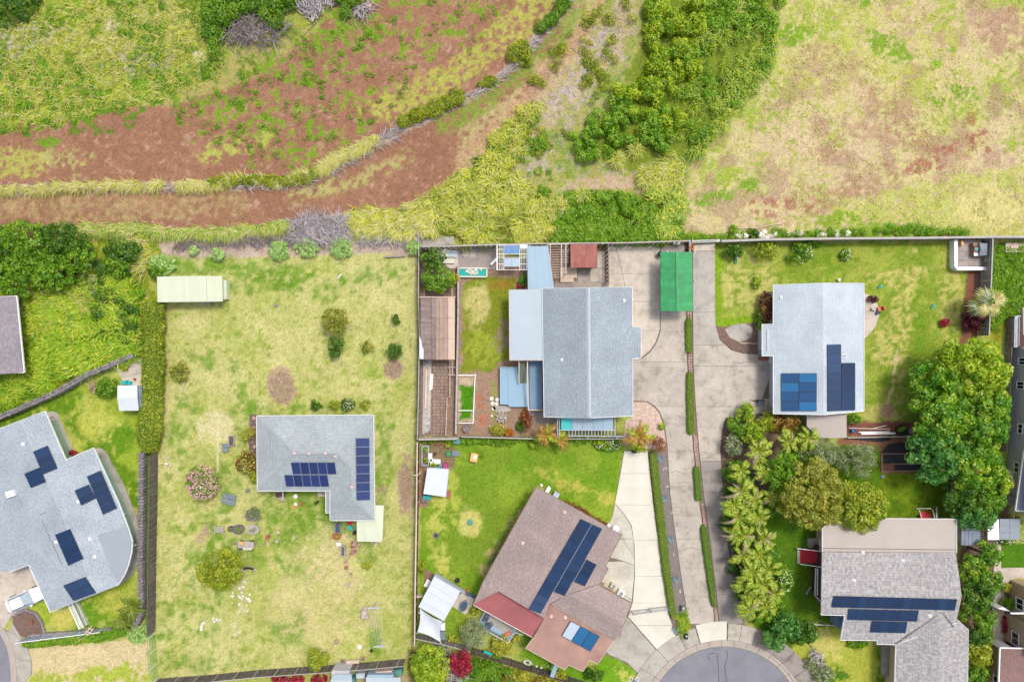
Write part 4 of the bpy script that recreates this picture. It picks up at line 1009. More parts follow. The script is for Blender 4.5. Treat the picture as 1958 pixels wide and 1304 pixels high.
fascia(h5,[(1712.5,1233,r5c.z(1712.5,1233)),(1708,1400,r5c.z(1708,1400))],M['fascia'],closed=False)
fascia(h5,[(1830,1184,r5c.z(1830,1184)),(1851,1203,r5c.z(1851,1203)),(1849,1400,r5c.z(1849,1400))],M['fascia'],closed=False)
array(h5,r5,[(1594.6,1139),(1830.8,1145.5),(1825.7,1167),(1590.3,1161)],14,1,NV)
array(h5,r5,[(1623.5,1164),(1757.3,1167),(1753.7,1188.3),(1620.4,1185)],8,1,NV)
array(h5,r5,[(1668,1187),(1735.8,1189),(1732,1210),(1664.3,1208.8)],4,1,NV)
for x,y in ((1650,1056.5),(1726.5,1072),(1633,1110),(1778,1177)): pipevent(h5,r5,x,y,M['white_p'],.07,.25,M['fascia'])
# west porch with red steps, balcony rails
def stairs(parent,x0,x1,y0,y1,n,z1,along='x',mat=None):
    for i in range(n):
        z=z1*(i+.5)/n
        if along=='x': a_=P(x0+(x1-x0)*(i+.5)/n,(y0+y1)/2,z); sz=((x1-x0)/PXM/n*.93,(y1-y0)/PXM,.08)
        else: a_=P((x0+x1)/2,y0+(y1-y0)*(i+.5)/n,z); sz=((x1-x0)/PXM,abs(y1-y0)/PXM/n*.93,.08)
        piece('stair_tread',sz,mat or M['red'],a_,0,parent)
stairs(h5,1530,1565,1050,1076,6,1.3); stairs(h5,1759,1779,978,992,3,.7,'y')
mb=MB()
for a_,b_ in (((1524,1048),(1570,1054)),((1530,1078),(1571,1084)),((1568,1030),(1568,1055)),((1560,1086),(1558,1138)),((1558,1138),(1570,1150)),((1564,1086),(1563,1138)),((1757,974),(1763,992)),((1783,974),(1788,992)),((1752,972),(1780,972)),((1791,970),(1791,992))):
    za=.6 if a_[0]<1540 or a_[1]<980 else 1.9; zb=2.0; mb.beam(P(*a_,za),P(*b_,zb),.08,.08); mb.beam(P(*a_,za-.45),P(*b_,zb-.45),.05,.05)
mb.build('porch_rail',M['trim'],h5)
for i in range(17): piece('baluster',(.32,.05,.05),M['trim'],P(1561,1088+i*3,1.4),0,h5)
mb=MB(); mb.prism([P(1564,1046,1.4),P(1572,1046,1.4),P(1574,1160,1.4),P(1562,1140,1.4)],0,1.35); mb.build('porch_floor',M['wood_maroon'],h5)
mb=MB(); mb.prism([G(1524,1048),G(1529,1048),G(1529,1077),G(1524,1077)],0,.1); mb.prism([G(1543,1028),G(1562,1028),G(1562,1046),G(1543,1046)],0,.3); mb.build('landing',M['conc_grey'],h5)
mb=MB(); mb.prism([P(1602,1176,2.0),P(1614,1176,2.0),P(1607,1204,2.0),P(1602,1200,2.0)],0,2.0); mb.build('side_porch',M['blue_deck2'],h5)
mb=MB(); mb.prism([P(1693,1233,1.0),P(1708,1233,1.0),P(1707,1294,1.0),P(1692,1294,1.0)],0,.8); mb.build('side_steps',M['wood_deck'],h5)
# ---- brown house
h6=thing('house','brown house turned askew with a stepped navy solar array and red porch roof','house',G(1090,1110))
O6=[(1025,930),(1189,1022),(1158,1082),(1163,1087),(1146,1118),(1079,1139),(1050,1155),(1041,1182),(953,1130),(905,1155),(925,1109)]
r6=Roof(gable(O6,(1103,974),(1000,1157),4.5,.0135)); r6.build(h6,M['sh_brown'])
O6w=[(1146,1117.6),(1209,1153),(1199.5,1174),(1184,1216),(1173,1225),(1048,1158),(1079,1139)]
r6w=Roof(gable(O6w,(1070,1126),(1205,1202),3.75,.012)); r6w.build(h6,M['sh_brown'])
O6t=[(1041,1182),(1050,1155),(1173,1225),(1143,1269),(1127.6,1261.6),(1115,1283),(1087,1271),(1080,1280),(1005,1238.6),(1019.6,1219)]
r6t=Roof([[(x,y,3.45-.0045*max(0,((x-1050)*-.5+(y-1155)*.87))) for x,y in O6t]]); r6t.build(h6,M['tan_smooth'],'low_roof')
Q=[(905,1156),(953,1130),(1041,1182),(1019.6,1219)]; QZ=(2.75,3.15,3.15,2.7)
r6r=Roof([[(x,y,z) for (x,y),z in zip(Q,QZ)]]); sheets(h6,[P(953,1130,3.16),P(1041,1182,3.16),P(1019.6,1219,2.72),P(905,1156,2.72)],6,M['red_metal'],'porch_roof_sheet',.025,.05)
fascia(h6,[(905,1156,2.7),(1019.6,1219,2.7)],M['fascia'],closed=False); fascia(h6,[(x,y,r6.z(x,y)) for x,y in (O6[8:]+O6[:5])],M['wood_brown'],closed=False,w_=.04)
fascia(h6,[(x,y,r6w.z(x,y)) for x,y in O6w[:4]],M['wood_brown'],closed=False); fascia(h6,[(x,y,r6t.z(x,y)-.02) for x,y in O6t[2:]],M['wood_pale'],closed=False,w_=.06,h_=.14)
walls(h6,[(1025,930),(1189,1022),(1146,1118),(1206,1152),(1172,1222),(1146,1265),(1127,1258),(1110,1278),(1012,1232),(1035,1184),(1000,1165),(950,1140),(915,1150)],2.6,M['wall_beige'],7)
A0,A1,A2,A3=(1110.2,991.7),(1131,1001.5),(1033.6,1173),(1010.6,1164)
array(h6,r6,[A0,A1,A2,A3],1,12,lambda i,j: [M['pv_slate'] if j>9 else M['pv_navy'],M['pvframe_dark']])
array(h6,r6,[(1131.6,1002),(1151.6,1011),(1079.6,1139.3),(1058.5,1130.8)],1,9,NV)
array(h6,r6,[(1121.2,1069),(1140.9,1079.3),(1118.4,1120.7),(1096.8,1111.7)],1,3,NV)
mb=MB(); mb.beam(P(1131.3,1002,r6.z(1131,1002)+.17),P(1058,1130.6,r6.z(1058,1130)+.17),.07,.04); mb.beam(P(1120.9,1069.3,r6.z(1121,1069)+.17),P(1096.4,1111.7,r6.z(1096,1111)+.17),.07,.04); mb.build('panel_rail',M['pvframe_alu'],h6)
array(h6,r6t,[(1091.6,1187),(1147.3,1216.4),(1128.9,1245.3),(1074,1215.7)],3,1,lambda i,j: [M['pv_pale'] if i==0 else M['pv_teal'],M['pvframe_dark']],.3,'water_heating_panel')
for x,y,rr_ in ((1080,979,r6),(1000,1038,r6),(1081,1180,r6t),(1054,1178,r6t)): pipevent(h6,rr_,x,y,M['white_p'],.07,.25,M['pinkcap'])
mb=MB(); mb.prism([P(998,1078+68,.4),P(934,1172,.4),P(926,1186,.4),P(974,1214,.4),P(985,1200,.4)][1:],0,.4); mb.build('porch_floor',M['conc_grey'],h6)
mb=MB()
for a_,b_ in (((927,1170),(913,1196)),((913,1196),(972,1229)),((972,1229),(984,1208)),((984,1208),(1000,1214))): mb.beam(P(*a_,1.3),P(*b_,1.3),.09,.09)
mb.build('porch_rail',M['trimblue'],h6)
for i in range(22): t_=(i+.5)/22; a_=P(916+(973-916)*t_,1194+(1226-1194)*t_,.85); piece('baluster',(.06,.06,.8),M['trimblue'],a_,R(-30),h6)
mb=MB(); mb.prism([P(927,1168,.3),P(916,1192,.3),P(972,1224,.3),P(990,1200,.3)],0,.32); mb.build('porch_slab',M['metal_blue'],h6)
mb=MB(); mb.beam(P(1064,1270,1.9),P(1055,1294,1.7),.5,.1); mb.build('side_awning',M['metal_blue'],h6)
for x,y,sz,mt in ((1047,935,.8,'trim'),(1060,949,1.3,'trimblue'),(1161,1004,.6,'white_p')):
    c=G(x,y); mb=MB(); mb.box((c.x,c.y,.35),(sz*.5,sz,.7),R(-30)); mb.box((c.x,c.y,.72),(sz*.3,sz*.7,.06),R(-30)); mb.build('wall_unit',M[mt],h6)
# ---- house cut by the left edge
h7=thing('house','taupe roof corner with white gutter at the left edge beside the tall grass','house',G(-30,640))
O7=[(-220,580),(32,566),(46.5,712),(-220,728)]
r7=Roof(gable(O7,(-90,570),(-80,720),4.4,.011)); r7.build(h7,M['sh_left']); walls(h7,O7,2.9,M['wall_cream'],34); fascia(h7,[(x,y,r7.z(x,y)) for x,y in O7],M['fascia'],w_=.09)
# ---- grey sided building on the right edge
h8=thing('building','tall grey-sided building with white windows along the right edge','building',G(1990,800))
mb=MB(); q=[G(1937,664),G(2150,664),G(2150,985),(G(1922,962)),(G(1932,800))]; mb.prism(q,0,6.0); mb.build('wall',M['wall_grey'],h8)
def on8(y,z): # point on the west wall
    x=interp([(1937,664),(1932,800),(1922,962)],y); return U(x,y,z)
nb=Vector((-1,.03,0))
for i in range(26): # raised siding battens
    z=.35+i*.2
    if z>5.6: break
    a_,b_=on8(666,z),on8(960,z); mb=MB(); mid=on8(800,z)
    mb.beam(a_+nb*.012,mid+nb*.012,.03,.03); mb.beam(mid+nb*.012,b_+nb*.012,.03,.03); mb.build('siding_strip',M['wall_grey'],h8)
for y,z,w_,h_ in ((690,1.65,.8,1.1),(735,1.5,.85,1.1),(816,1.75,1.1,.75),(889,1.55,1.2,.75)):
    window(h8,on8(y,z)+nb*.03,(on8(y+5,0)-on8(y-5,0)),(0,0,1),w_,h_,nb)
mb=MB(); mb.prism([P(1958,860,3.1),P(2100,840,3.1),P(2100,977,3.1),P(1941,975,3.1)],2.95,3.12); mb.build('low_roof',M['smooth_blue'] if 'smooth_blue' in M else gen('slate_blue_roofing',C(128,136,156),var=.05),h8)
mb=MB(); mb.beam(P(1958,860,3.1),P(1941,975,3.1),.1,.2); mb.beam(P(1941,976,3.1),P(2050,978,3.1),.1,.2); mb.build('low_roof_gutter',M['fascia'],h8)
mb=MB(); q=[G(1929,606),G(2150,606),G(2150,663.5),G(1927,663.5)]; mb.prism(q,0,1.2); mb.build('balcony_floor',M['wood_maroon'],h8)
mb=MB(); mb.beam(U(1929,605,1.25),U(1990,607,1.25),.12,.16); mb.beam(U(1929,605,1.25),U(1927,664,1.25),.4,.1); mb.beam(U(1926,664.4,2.2),U(1980,664.4,2.2),.06,.5); mb.build('balcony_rail',M['trimblue'],h8)
for i in range(26): piece('slat',(.3,.06,.04),M['trimblue'],P(1944,609+i*2.1,1.35),0,h8)
mb=MB(); mb.beam(P(1940,608,1.4),P(1939,662,1.4),.08,.1); mb.beam(P(1949,608,1.4),P(1948,662,1.4),.08,.1); mb.beam(P(1956,588,3),P(1957,640,3),.25,.3); mb.build('louvre_frame',M['wood_cap'],h8)
# ---- beige building, lower right corner
h9=thing('building','beige two-storey building with white windows in the lower right corner','building',G(1960,1200))
mb=MB(); mb.prism([G(1932,1108),G(2100,1108),G(2100,1172),G(1930,1172)],0,6.2); mb.build('wall',M['wall_beige'],h9)
mb=MB(); mb.prism([G(1920,1172.2),G(2100,1172.2),G(2100,1222),G(1919,1222)],0,4.6); mb.build('wall',M['wall_beige'],h9)
mb=MB(); mb.beam(P(1932,1172,4.7),P(2050,1172,4.7),.15,.15); mb.beam(U(1920,1173,4.6),U(1960,1173,4.6),.12,.12); mb.build('wall_cap',M['trim'],h9)
nb=Vector((-1,0,0))
window(h9,U(1931,1144,1.7)+nb*.05,(0,1,0),(0,0,1),1.3,1.1,nb); window(h9,U(1919.5,1207,1.95)+nb*.05,(0,1,0),(0,0,1),1.5,1.1,nb)
Q9=[(1912,1238),(2060,1242),(2060,1400),(1906,1400)]
r9=Roof([[(x,y,3.2+.01*min(60,x-1906)) for x,y in Q9]]); r9.build(h9,M['sh_redbrown'])
mb=MB(); mb.prism([G(1892,1232),G(2040,1232),G(2040,1390),G(1884,1390)],0,3.0); mb.build('wall',M['wall_beige'],h9)
fascia(h9,[(1906,1400,3.2),(1912,1238,3.25),(2060,1242,3.7)],M['trim'],closed=False,w_=.12)
window(h9,U(1886.5,1290,1.9)+Vector((-1.0,0,0))*.05,(0,1,0),(0,0,1),1.5,1.2,nb)
mb=MB(); mb.prism([G(1893,1228),G(1912,1231.5),G(1912,1222.5),G(1900,1222.5)],0,1.8); mb.box(U(1899,1243,.9),(.5,.9,1.8)); mb.build('entry_porch',M['trim'],h9)

# ================================================================ SHEDS AND ROOFS
def box_walls(parent,q,z,mat,d=4): return walls(parent,q,z,mat,d)
s=thing('carport','open carport with a bright green ribbed metal roof between the two driveways','carport',G(1294,540))
sheets(s,[P(1263,595,2.6),P(1263,482,2.6),P(1294.5,482,3.05),P(1295.5,595,3.05)],20,M['metal_green'],'roof_sheet',.03,.07)
sheets(s,[P(1294.5,482,3.05),P(1295.5,482,3.05),P(1295.5,595,3.05),P(1296.5,595,3.05)][:0] or [P(1323.5,482,2.6),P(1325,595,2.6),P(1296,595,3.05),P(1294.8,482,3.05)],20,M['metal_green'],'roof_sheet',.03,.07)
mb=MB(); mb.beam(P(1294.8,481,3.1),P(1296,596,3.1),.3,.05); mb.build('ridge_cap',M['metal_green'],s)
[piece('post',(.12,.12,2.55),M['fascia'],U(x,y,1.27),0,s) for x in (1267,1318) for y in (486,540,590)]
mb=MB(); mb.prism([G(1285,463),G(1300,463),G(1298,469),G(1285,469)],0,.9); mb.build('store_box',M['metal_cream'],s)
s=thing('shed','long shed with a pale green metal roof at the dry lawn corner','shed',G(370,552))
sheets(s,[P(300,529,2.3),P(393.5,527.5,2.3),P(395.5,577,2.15),P(301,578,2.15)],14,M['metal_cream'],'roof_sheet',.025,.05)
sheets(s,[P(394,528,2.15),P(424.5,528,2.15),P(426,576.5,2.05),P(395.5,577,2.05)],5,M['metal_cream'],'roof_sheet',.025,.05)
mb=MB(); mb.prism([P(425,535,.9),P(433,536,.9),P(433,572,.9),P(426,573,.9)],0,.9); mb.prism([P(308,535,2),P(420,535,2),P(420,570,2),P(308,570,2)],0,2); mb.build('wall',M['metal_cream'],s)
mb=MB(); mb.prism([G(385,572),G(402,572),G(402,582),G(385,582)],0,.12); mb.prism([G(425,574),G(437,570),G(438,545),G(434,545),G(433,573)],0,.05); mb.build('step',M['conc_grey'],s)
s=thing('shed','small white-roofed shed beside the tall leafy hedge','shed',G(248,760))
q=[P(224.5,737,2.2),P(262,736.5,2.3),P(262.5,760,2.5),P(265,785,2.2),P(228,785.5,2.1),P(224,762,2.4)]
mb=MB(); mb.add(q+[v-Vector((0,0,.08)) for v in q],[(5,4,3,2)[::1],(5,2,1,0),(11,8,9,10),(6,7,8,11)]+[(i,(i+1) % 6,6+(i+1) % 6,6+i) for i in range(6)]); mb.build('roof',M['metal_white'],s)
mb=MB(); mb.prism([P(262.5,737,2.1),P(271,737,2.1),P(270,778,2.1),P(264,782,2.1)],1.98,2.08); mb.build('side_roof',M['metal_grey'],s)
mb=MB(); mb.prism([P(230,742,2),P(268,742,2),P(268,778,2),P(231,778,2)],0,2); mb.build('wall',M['wall_grey'],s)
s=thing('shed','small square white-roofed shed in the corner of the green lawn','shed',G(834,921))
sheets(s,[P(817,895.5,2.2),P(858,898,2.2),P(852,950,2.05),P(809.5,944,2.05)],6,M['metal_white'],'roof_sheet',.02,.04)
mb=MB(); mb.prism([P(820,898,2),P(856,900,2),P(852,944,2),P(814,940,2)],0,2); mb.build('wall',M['wall_grey'],s)
mb=MB(); mb.beam(P(858,899,2.1),P(852.5,950,1.95),.08,.1); mb.beam(P(817,894,2.15),P(858,897,2.15),.1,.1); mb.build('gutter',M['trimblue'],s)
mb=MB(); mb.prism([G(853,938),G(863,938),G(861,952),G(852,950)],0,.15); mb.build('step',M['terra'],s)
s=thing('shelter','white corrugated garden shelter set askew against the maroon fence','shelter',G(840,1130))
sheets(s,[P(800,1160,2.2),P(830.5,1101,2.5),P(880.5,1130,2.5),P(849,1187,2.2)],9,M['metal_white'],'roof_sheet',.06,.09)
[piece('post',(.1,.1,2.15),M['fascia'],U(x,y,2.15/2),0,s) for x,y in ((806,1158),(833,1107),(874,1131),(847,1180))]
mb=MB(); q=[P(833,1095,1.9),P(890,1130,1.9),P(886,1135,2.1),P(830,1101,2.1)]; mb.add(q+[v-Vector((0,0,.05)) for v in q],[(3,2,1,0),(0,1,2,3),(4,5,6,7)]+[(i,(i+1) % 4,4+(i+1) % 4,4+i) for i in range(4)]); mb.build('side_roof',M['metal_grey'],s)
mb=MB(); mb.prism([G(834,1102),G(880,1130),G(876,1136),G(830,1110)],0,.15); mb.build('floor',M['wood_deck'],s)
# shade sail
n=10; a_,b_,c_,d_=P(803,1163,2.2),P(845,1187,2.2),P(843,1228,2.1),P(798,1208,2.3)
vs=[]; fs=[]
for i in range(n+1):
    for j in range(n+1):
        u,v=i/n,j/n; uu=u+(.5-u)*.12*math.sin(math.pi*v); vv=v+(.5-v)*.14*math.sin(math.pi*u)
        p=(a_.lerp(b_,uu)).lerp(d_.lerp(c_,uu),vv); vs.append(p-Vector((0,0,.35*math.sin(math.pi*u)*math.sin(math.pi*v))))
for i in range(n):
    for j in range(n): k_=i*(n+1)+j; fs.append((k_,k_+n+1,k_+n+2,k_+1))
mb=MB(); mb.add(vs,fs); sl=mb.build('canvas',flat('grey_white_canvas',C(206,212,222)),None,smooth=True)
s=thing('shade_sail','pale grey shade sail stretched below the white shelter','shade sail',G(822,1195)); sl.parent=s; sl.location=-Vector(s.location)
mb=MB(); mb.tube([G(843,1229),P(843,1229,2.15)],.05); mb.tube([G(797,1210),P(797,1210,2.35)],.05); mb.build('poles',M['fascia'],s)
s=thing('shed','low shed with a rusty red patched roof behind the central house','shed',G(1117,490))
for i in range(7):
    xa=1091+i*7.2
    for j in range(2):
        ya,yb=(467,490) if j==0 else (489.5,512)
        q=[P(xa,ya,2.2-.05*j),P(xa+7.0,ya,2.2-.05*j),P(xa+7.0,yb,2.15-.1*j),P(xa,yb,2.15-.1*j)]
        mb=MB(); mb.add(q+[v-Vector((0,0,.03)) for v in q],[(3,2,1,0),(4,5,6,7)]+[(k_,(k_+1) % 4,4+(k_+1) % 4,4+k_) for k_ in range(4)]); mb.build('roof_sheet',M['metal_rust'],s)
mb=MB(); mb.prism([P(1096,472,2.05),P(1138,472,2.05),P(1138,508,2.05),P(1096,508,2.05)],0,2.05); mb.build('wall',M['wood_brown'],s)
s=thing('shed','long narrow brown and peach roofed shed in the paved yard','shed',G(838,628))
for i in range(26):
    ya=569.5+i*4.55; a_,b_=P(804,ya+2.2,2.3),P(825,ya+2.2,2.4); piece('roof_plank',((b_-a_).length,.27,.05),M['roof_shake1'],(a_+b_)/2+Vector((0,0,random.uniform(-.02,.03))),random.uniform(-.01,.01),s)
for k_,(xa,xb,mt,z) in enumerate(((825.5,833,'roof_shake1',2.38),(833.3,840,'roof_shake2',2.36),(840.3,847.5,'roof_shake2',2.34),(847.8,856.5,'roof_shake2',2.33),(856.8,869.5,'roof_shake3',2.36))):
    for j in range(3):
        ya,yb=569+j*39.7,569+(j+1)*39.7-.4; a_=P((xa+xb)/2,(ya+yb)/2,z); piece('roof_sheet',((xb-xa)/PXM*.97,(yb-ya)/PXM*.97,.05),M[mt],a_,0,s)
mb=MB(); mb.beam(P(802,568,2.4),P(871,568,2.4),.08,.12); mb.build('edge_board',M['wood_pale'],s)
mb=MB(); mb.prism([P(808,574,2.1),P(864,574,2.1),P(864,682,2.1),P(808,682,2.1)],0,2.1); mb.build('wall',M['wood_brown'],s)
mb=MB(); q=[(802,642),(806,652),(807,662),(810,668),(810,686),(802,686)]; mb.prism([P(x,y,2.4) for x,y in q],2.41,2.45); mb.build('torn_sheet',M['metal_white'],s)
# greenhouse frame
s=thing('greenhouse','white slatted greenhouse frame with four clear panes behind the central house','greenhouse',G(980,493))
for i in range(14):
    x=951.5+i*4.2
    if 963<x<994: continue
    a_,b_=P(x,469,2.2),P(x,516,2.2); piece('slat',(.05,(a_-b_).length,.05),M['fascia'],(a_+b_)/2,0,s)
mb=MB()
for y in (469,477,486,492.5,505,516): mb.beam(P(950,y,2.24),P(1008,y,2.24),.05,.04)
for x in (950,963.5,994,1008): mb.beam(P(x,468,2.15),P(x,517,2.15),.08,.1)
[post(mb,x,y,0,2.1,.08) for x in (951,1007) for y in (470,515)]; mb.build('frame',M['fascia'],s)
for q in ((964,470,978.5,485,'pv_blueglass'),(979,470,993.5,485,'pv_blueglass'),(964,494,978.5,510,'poly_clear'),(979,494,993.5,510,'poly_clear')):
    mt=M.get(q[4]) or M.setdefault(q[4],flat('blue_tinted_pane',C(96,140,190),rough=.2,spec=.6)); mb=MB(); mb.prism([P(q[0],q[1],2.3),P(q[2],q[1],2.3),P(q[2],q[3],2.3),P(q[0],q[3],2.3)],2.28,2.31); mb.build('pane',mt,s)
mb=MB(); mb.prism([P(994,468,2.3),P(1008,468,2.3),P(1008,475,2.3),P(994,475,2.3)],2.27,2.32); mb.build('roof_board',M['white_p'],s)
# lumber pergola
s=thing('pergola','open pergola of thin pale pink lumber between the blue roof and the red-roofed shed','pergola',G(1068,500))
for i in range(13): a_,b_=P(1048,472.5+i*4.8,2.3),P(1087,472.5+i*4.8,2.3); piece('slat',((a_-b_).length*(1 if i<7 else .6),.05,.07),M['wood_pale'],(a_+b_)/2-Vector((0 if i<7 else .5,0,0)),0,s)
mb=MB()
for x,ya,yb in ((1052,465,532),(1073.5,467,532),(1082,465,525)): mb.beam(P(x,ya,2.38),P(x,yb,2.38),.1,.09)
mb.beam(P(1048,468,2.36),P(1088,467,2.36),.08,.1); [post(mb,x,y,0,2.3,.1) for x,y in ((1059,530),(1081,524),(1059,472))]; mb.build('frame',M['wood_pale'],s)
dk=thing('deck','low deck of pale boards below the lumber pergola','deck',G(1085,525))
for i in range(11): a_=G(1087,512.5+i*2.6); piece('board',(2.0 if i<8 else 1.6,.15,.06),M['wood_pale'],(a_.x if i<8 else a_.x-.2,a_.y,.25),0,dk)
for i in range(8): a_=G(1079,480+i*4); piece('board',(1.0,.2,.06),M['wood_deck'],(a_.x,a_.y,.2),0,dk)
# deck with bench wall, north east corner
dk=thing('deck','silvered plank deck with a broad white bench rim in the north east corner','deck',G(1845,489))
for i in range(14): a_=G(1847,462+i*4.05); piece('board',(3.2,.235,.05),M['wood_deck'],(a_.x+random.uniform(-.03,.03),a_.y,.45),0,dk)
mb=MB(); mb.prism([G(1821,459),G(1878,459),G(1878,518),G(1821,518)],0,.42); mb.build('base',M['wood_maroon'],dk)
mb=MB(); mb.prism([G(1815,461),G(1821.5,461),G(1821.5,512),G(1876,512),G(1876,518),G(1822,518.5),G(1815.5,512)],.0,.95); mb.build('bench_rim',M['trim'],dk)
mb=MB(); mb.box(U(1831,467,.7),(.28,.5,.45),R(10)); solo(mb,'stool',M['peach'],'small yellow stool in the top left corner of the plank deck','stool')
mb=MB(); c=G(1867,480)
mb.add([c+Vector(v) for v in ((-.55,-.75,.5),(.45,-.75,.5),(.8,0,.5),(.5,.75,.5),(-.55,.8,.5),(-.55,-.75,1.35),(.3,-.7,1.4),(.7,0,1.2),(.35,.7,1.4),(-.55,.75,1.35),(-.5,0,1.5),(.1,0,1.55))],
       [(0,1,6,5),(1,2,7,6),(2,3,8,7),(3,4,9,8),(4,0,5,10,9),(5,6,11,10),(6,7,11),(7,8,11),(8,9,10,11)]); gr_=solo(mb,'covered_grill',M['slate'],'barbecue grill under a slate-blue cover on the plank deck','grill')
mb=MB(); mb.box(U(1854,479,.85),(.5,.5,.7)); mb.box(U(1854,470,.8),(.6,.4,.6)); mb.box(U(1854,487,.8),(.55,.4,.6)); mb.box(U(1854,479,1.22),(.3,.3,.05),0,1); mb.box(U(1854.5,489,1.12),(.5,.35,.05),0,2)
solo(mb,'side_table',[M['wood_brown'],M['cyan'],M['white_p']],'side table with blue and white items against the covered grill','table')
# sheds on the right
s=thing('shed','grey metal-roofed shed in shade beside the big mottled house','shed',G(1850,1022))
sheets(s,[P(1839.5,998,2.3),P(1875,1000,2.4),P(1875,1043,2.4),P(1838,1042,2.3)],5,M['metal_grey'],'roof_sheet',.03,.06)
for i in range(10): piece('slat',(.3,.06,.06),M['wood_brown'],P(1878.5,1006+i*4.2,2.2),0,s)
mb=MB(); mb.prism([P(1840,1001,2.15),P(1870,1001,2.15),P(1870,1038,2.15),P(1840,1038,2.15)],0,2.15); mb.build('wall',M['wall_grey'],s)
s=thing('gazebo','gazebo with one white and one grey glazed roof panel near the right edge','gazebo',G(1905,1010))
mb=MB(); q=[P(1889,1008,2.5),P(1910,992,2.5),P(1911,1032,2.5),P(1889,1032,2.5)]; mb.prism(q,2.44,2.5); mb.build('roof_panel',M['white_p'],s)
for i in range(2):
    for j in range(3):
        mb=MB(); q=[P(1912+i*19.5,992+j*13.3,2.5),P(1931+i*19.5,992+j*13.3,2.5),P(1931+i*19.5,1004.8+j*13.3,2.5),P(1912+i*19.5,1004.8+j*13.3,2.5)]; mb.prism(q,2.45,2.49); mb.build('glazed_panel',M['pv_pale'] if False else M.setdefault('milk',flat('smoky_grey_sheet',C(150,160,170),rough=.3)),s)
[piece('post',(.1,.1,2.44),M['fascia'],U(x,y,2.44/2),0,s) for x,y in ((1880,1026),(1935,1026),(1900,990),(1935,990))]
# two shed roofs poking in at the bottom
s=thing('shed','grey and white peaked shed roof at the bottom edge','shed',G(650,1300))
mb=MB(); q=[P(632,1300,2.2),P(638,1289,2.4),P(672,1289,2.4),P(673,1300,2.2),P(672,1340,2.2),P(630,1340,2.2)]; mb.add(q+[v-Vector((0,0,.1)) for v in q],[(3,2,1,0),(5,4,3,0)]+[(i,(i+1) % 6,6+(i+1) % 6,6+i) for i in range(6)]); mb.build('roof',M['metal_pale'],s)
mb=MB(); mb.prism([P(634,1282,2.1),P(668,1282,2.1),P(668,1330,2.1),P(634,1330,2.1)],0,2.1); mb.build('wall',M['wall_grey'],s)
s=thing('shed','pale blue ribbed shed roof at the bottom edge','shed',G(735,1300))
sheets(s,[P(700,1294,2.2),P(766,1295,2.2),P(768,1345,2.2),P(698,1345,2.2)],9,M['metal_pale'],'roof_sheet',.03,.05)
mb=MB(); mb.prism([P(702,1290,2.1),P(752,1290,2.1),P(752,1330,2.1),P(702,1330,2.1)],0,2.1); mb.build('wall',M['metal_blue'],s)
# ================================================================ FENCES AND WALLS
def along(pts,step):
    out=[]; rem=0
    for a_,b_ in zip(pts[:-1],pts[1:]):
        d=(b_-a_); L=d.length; t_=rem
        while t_<L: out.append((a_+d*(t_/L),math.atan2(d.y,d.x))); t_+=step
        rem=t_-L
    return out
def fence(pts,label,h=1.8,bw=.28,step=.3,mat='wood_grey',railmat='wood_cap',alt=0.0,cap=.09,name='wooden_fence',cat='fence',jit=.03,th=.03,lean=0.0,capz=None):
    W_=[G(*q) for q in pts]
    f=thing(name,label,cat,(sum(W_,Vector())/len(W_)))
    for i,(p,a_) in enumerate(along(W_,step)):
        off=Vector((-math.sin(a_),math.cos(a_),0))*(alt if i % 2 else -alt)
        piece('board',(bw,th,h),M[mat],p+off+Vector((0,0,h/2+random.uniform(-jit,jit))),a_,f,(0,random.uniform(-lean,lean)))
    for k_,(a_,b_) in enumerate(zip(W_[:-1],W_[1:])):
        mb=MB()
        if cap: mb.beam(a_+Vector((0,0,h+.04)),b_+Vector((0,0,h+.04)),cap,.05)
        n_=Vector(((b_-a_).y,-(b_-a_).x,0)).normalized()*.05
        mb.beam(a_+n_+Vector((0,0,.4)),b_+n_+Vector((0,0,.4)),.05,.09); mb.beam(a_+n_+Vector((0,0,h-.3)),b_+n_+Vector((0,0,h-.3)),.05,.09)
        mb.build('rail',M[railmat],f)
    for p,a_ in along(W_,2.4): piece('post',(.1,.1,h+.1),M[railmat],p+Vector((0,0,(h+.1)/2-.05)),a_,f)
    return f
fence([(809,476),(870,475),(950,472),(1060,470),(1190,469),(1312,465)],'long board-on-board fence with gaps behind the central house, edging the scrub',1.9,.2,.3,'wood_maroon','wood_cap',.05,.14)
fence([(1372,465),(1450,462),(1600,460),(1750,459),(1886,457),(2060,457)],'long straight grey fence between the dry field and the north east lawn',1.6,.28,.3,'wood_grey','wood_cap',0,.26)
fence([(1877,462),(1870,642)],'grey board fence running down from the plank deck past the fan palm',1.9,.28,.3,'wood_grey','wood_cap',0,.14)
fence([(805,478),(804,560),(806,640),(804,760),(802,836)],'grey fence along the left side of the paved side yard',1.8,.28,.3,'wood_grey','wood_cap')
fence([(802,842),(800,1000),(798,1120),(797,1222)],'maroon board fence with a pale cap between the dry lawn and the green lawn',1.8,.28,.3,'wood_maroon','wood_pale',0,.14)
fence([(804,836.5),(870,835.5),(878,835)],'short pale fence at the foot of the paved side yard',1.5,.28,.3,'wood_cap','wood_cap',0,.2)
fence([(884,832),(960,834),(1028,836),(1084,836),(1192,836)],'low grey picket fence below the pergola at the top of the green lawn',1.3,.12,.24,'wood_grey','wood_cap',0,.12)
fence([(302,868),(301,950),(299,1050),(297,1206)],'leaning dark board fence down the left side of the dry lawn',1.85,.2,.23,'wood_dark','wood_dark',0,.06,lean=.06)
fence([(304,1297),(400,1290),(500,1280),(600,1273),(700,1266),(776,1259)],'weathered dark board fence along the foot of the dry lawn',1.85,.2,.225,'wood_dark','wood_cap',0,.07,lean=.05)
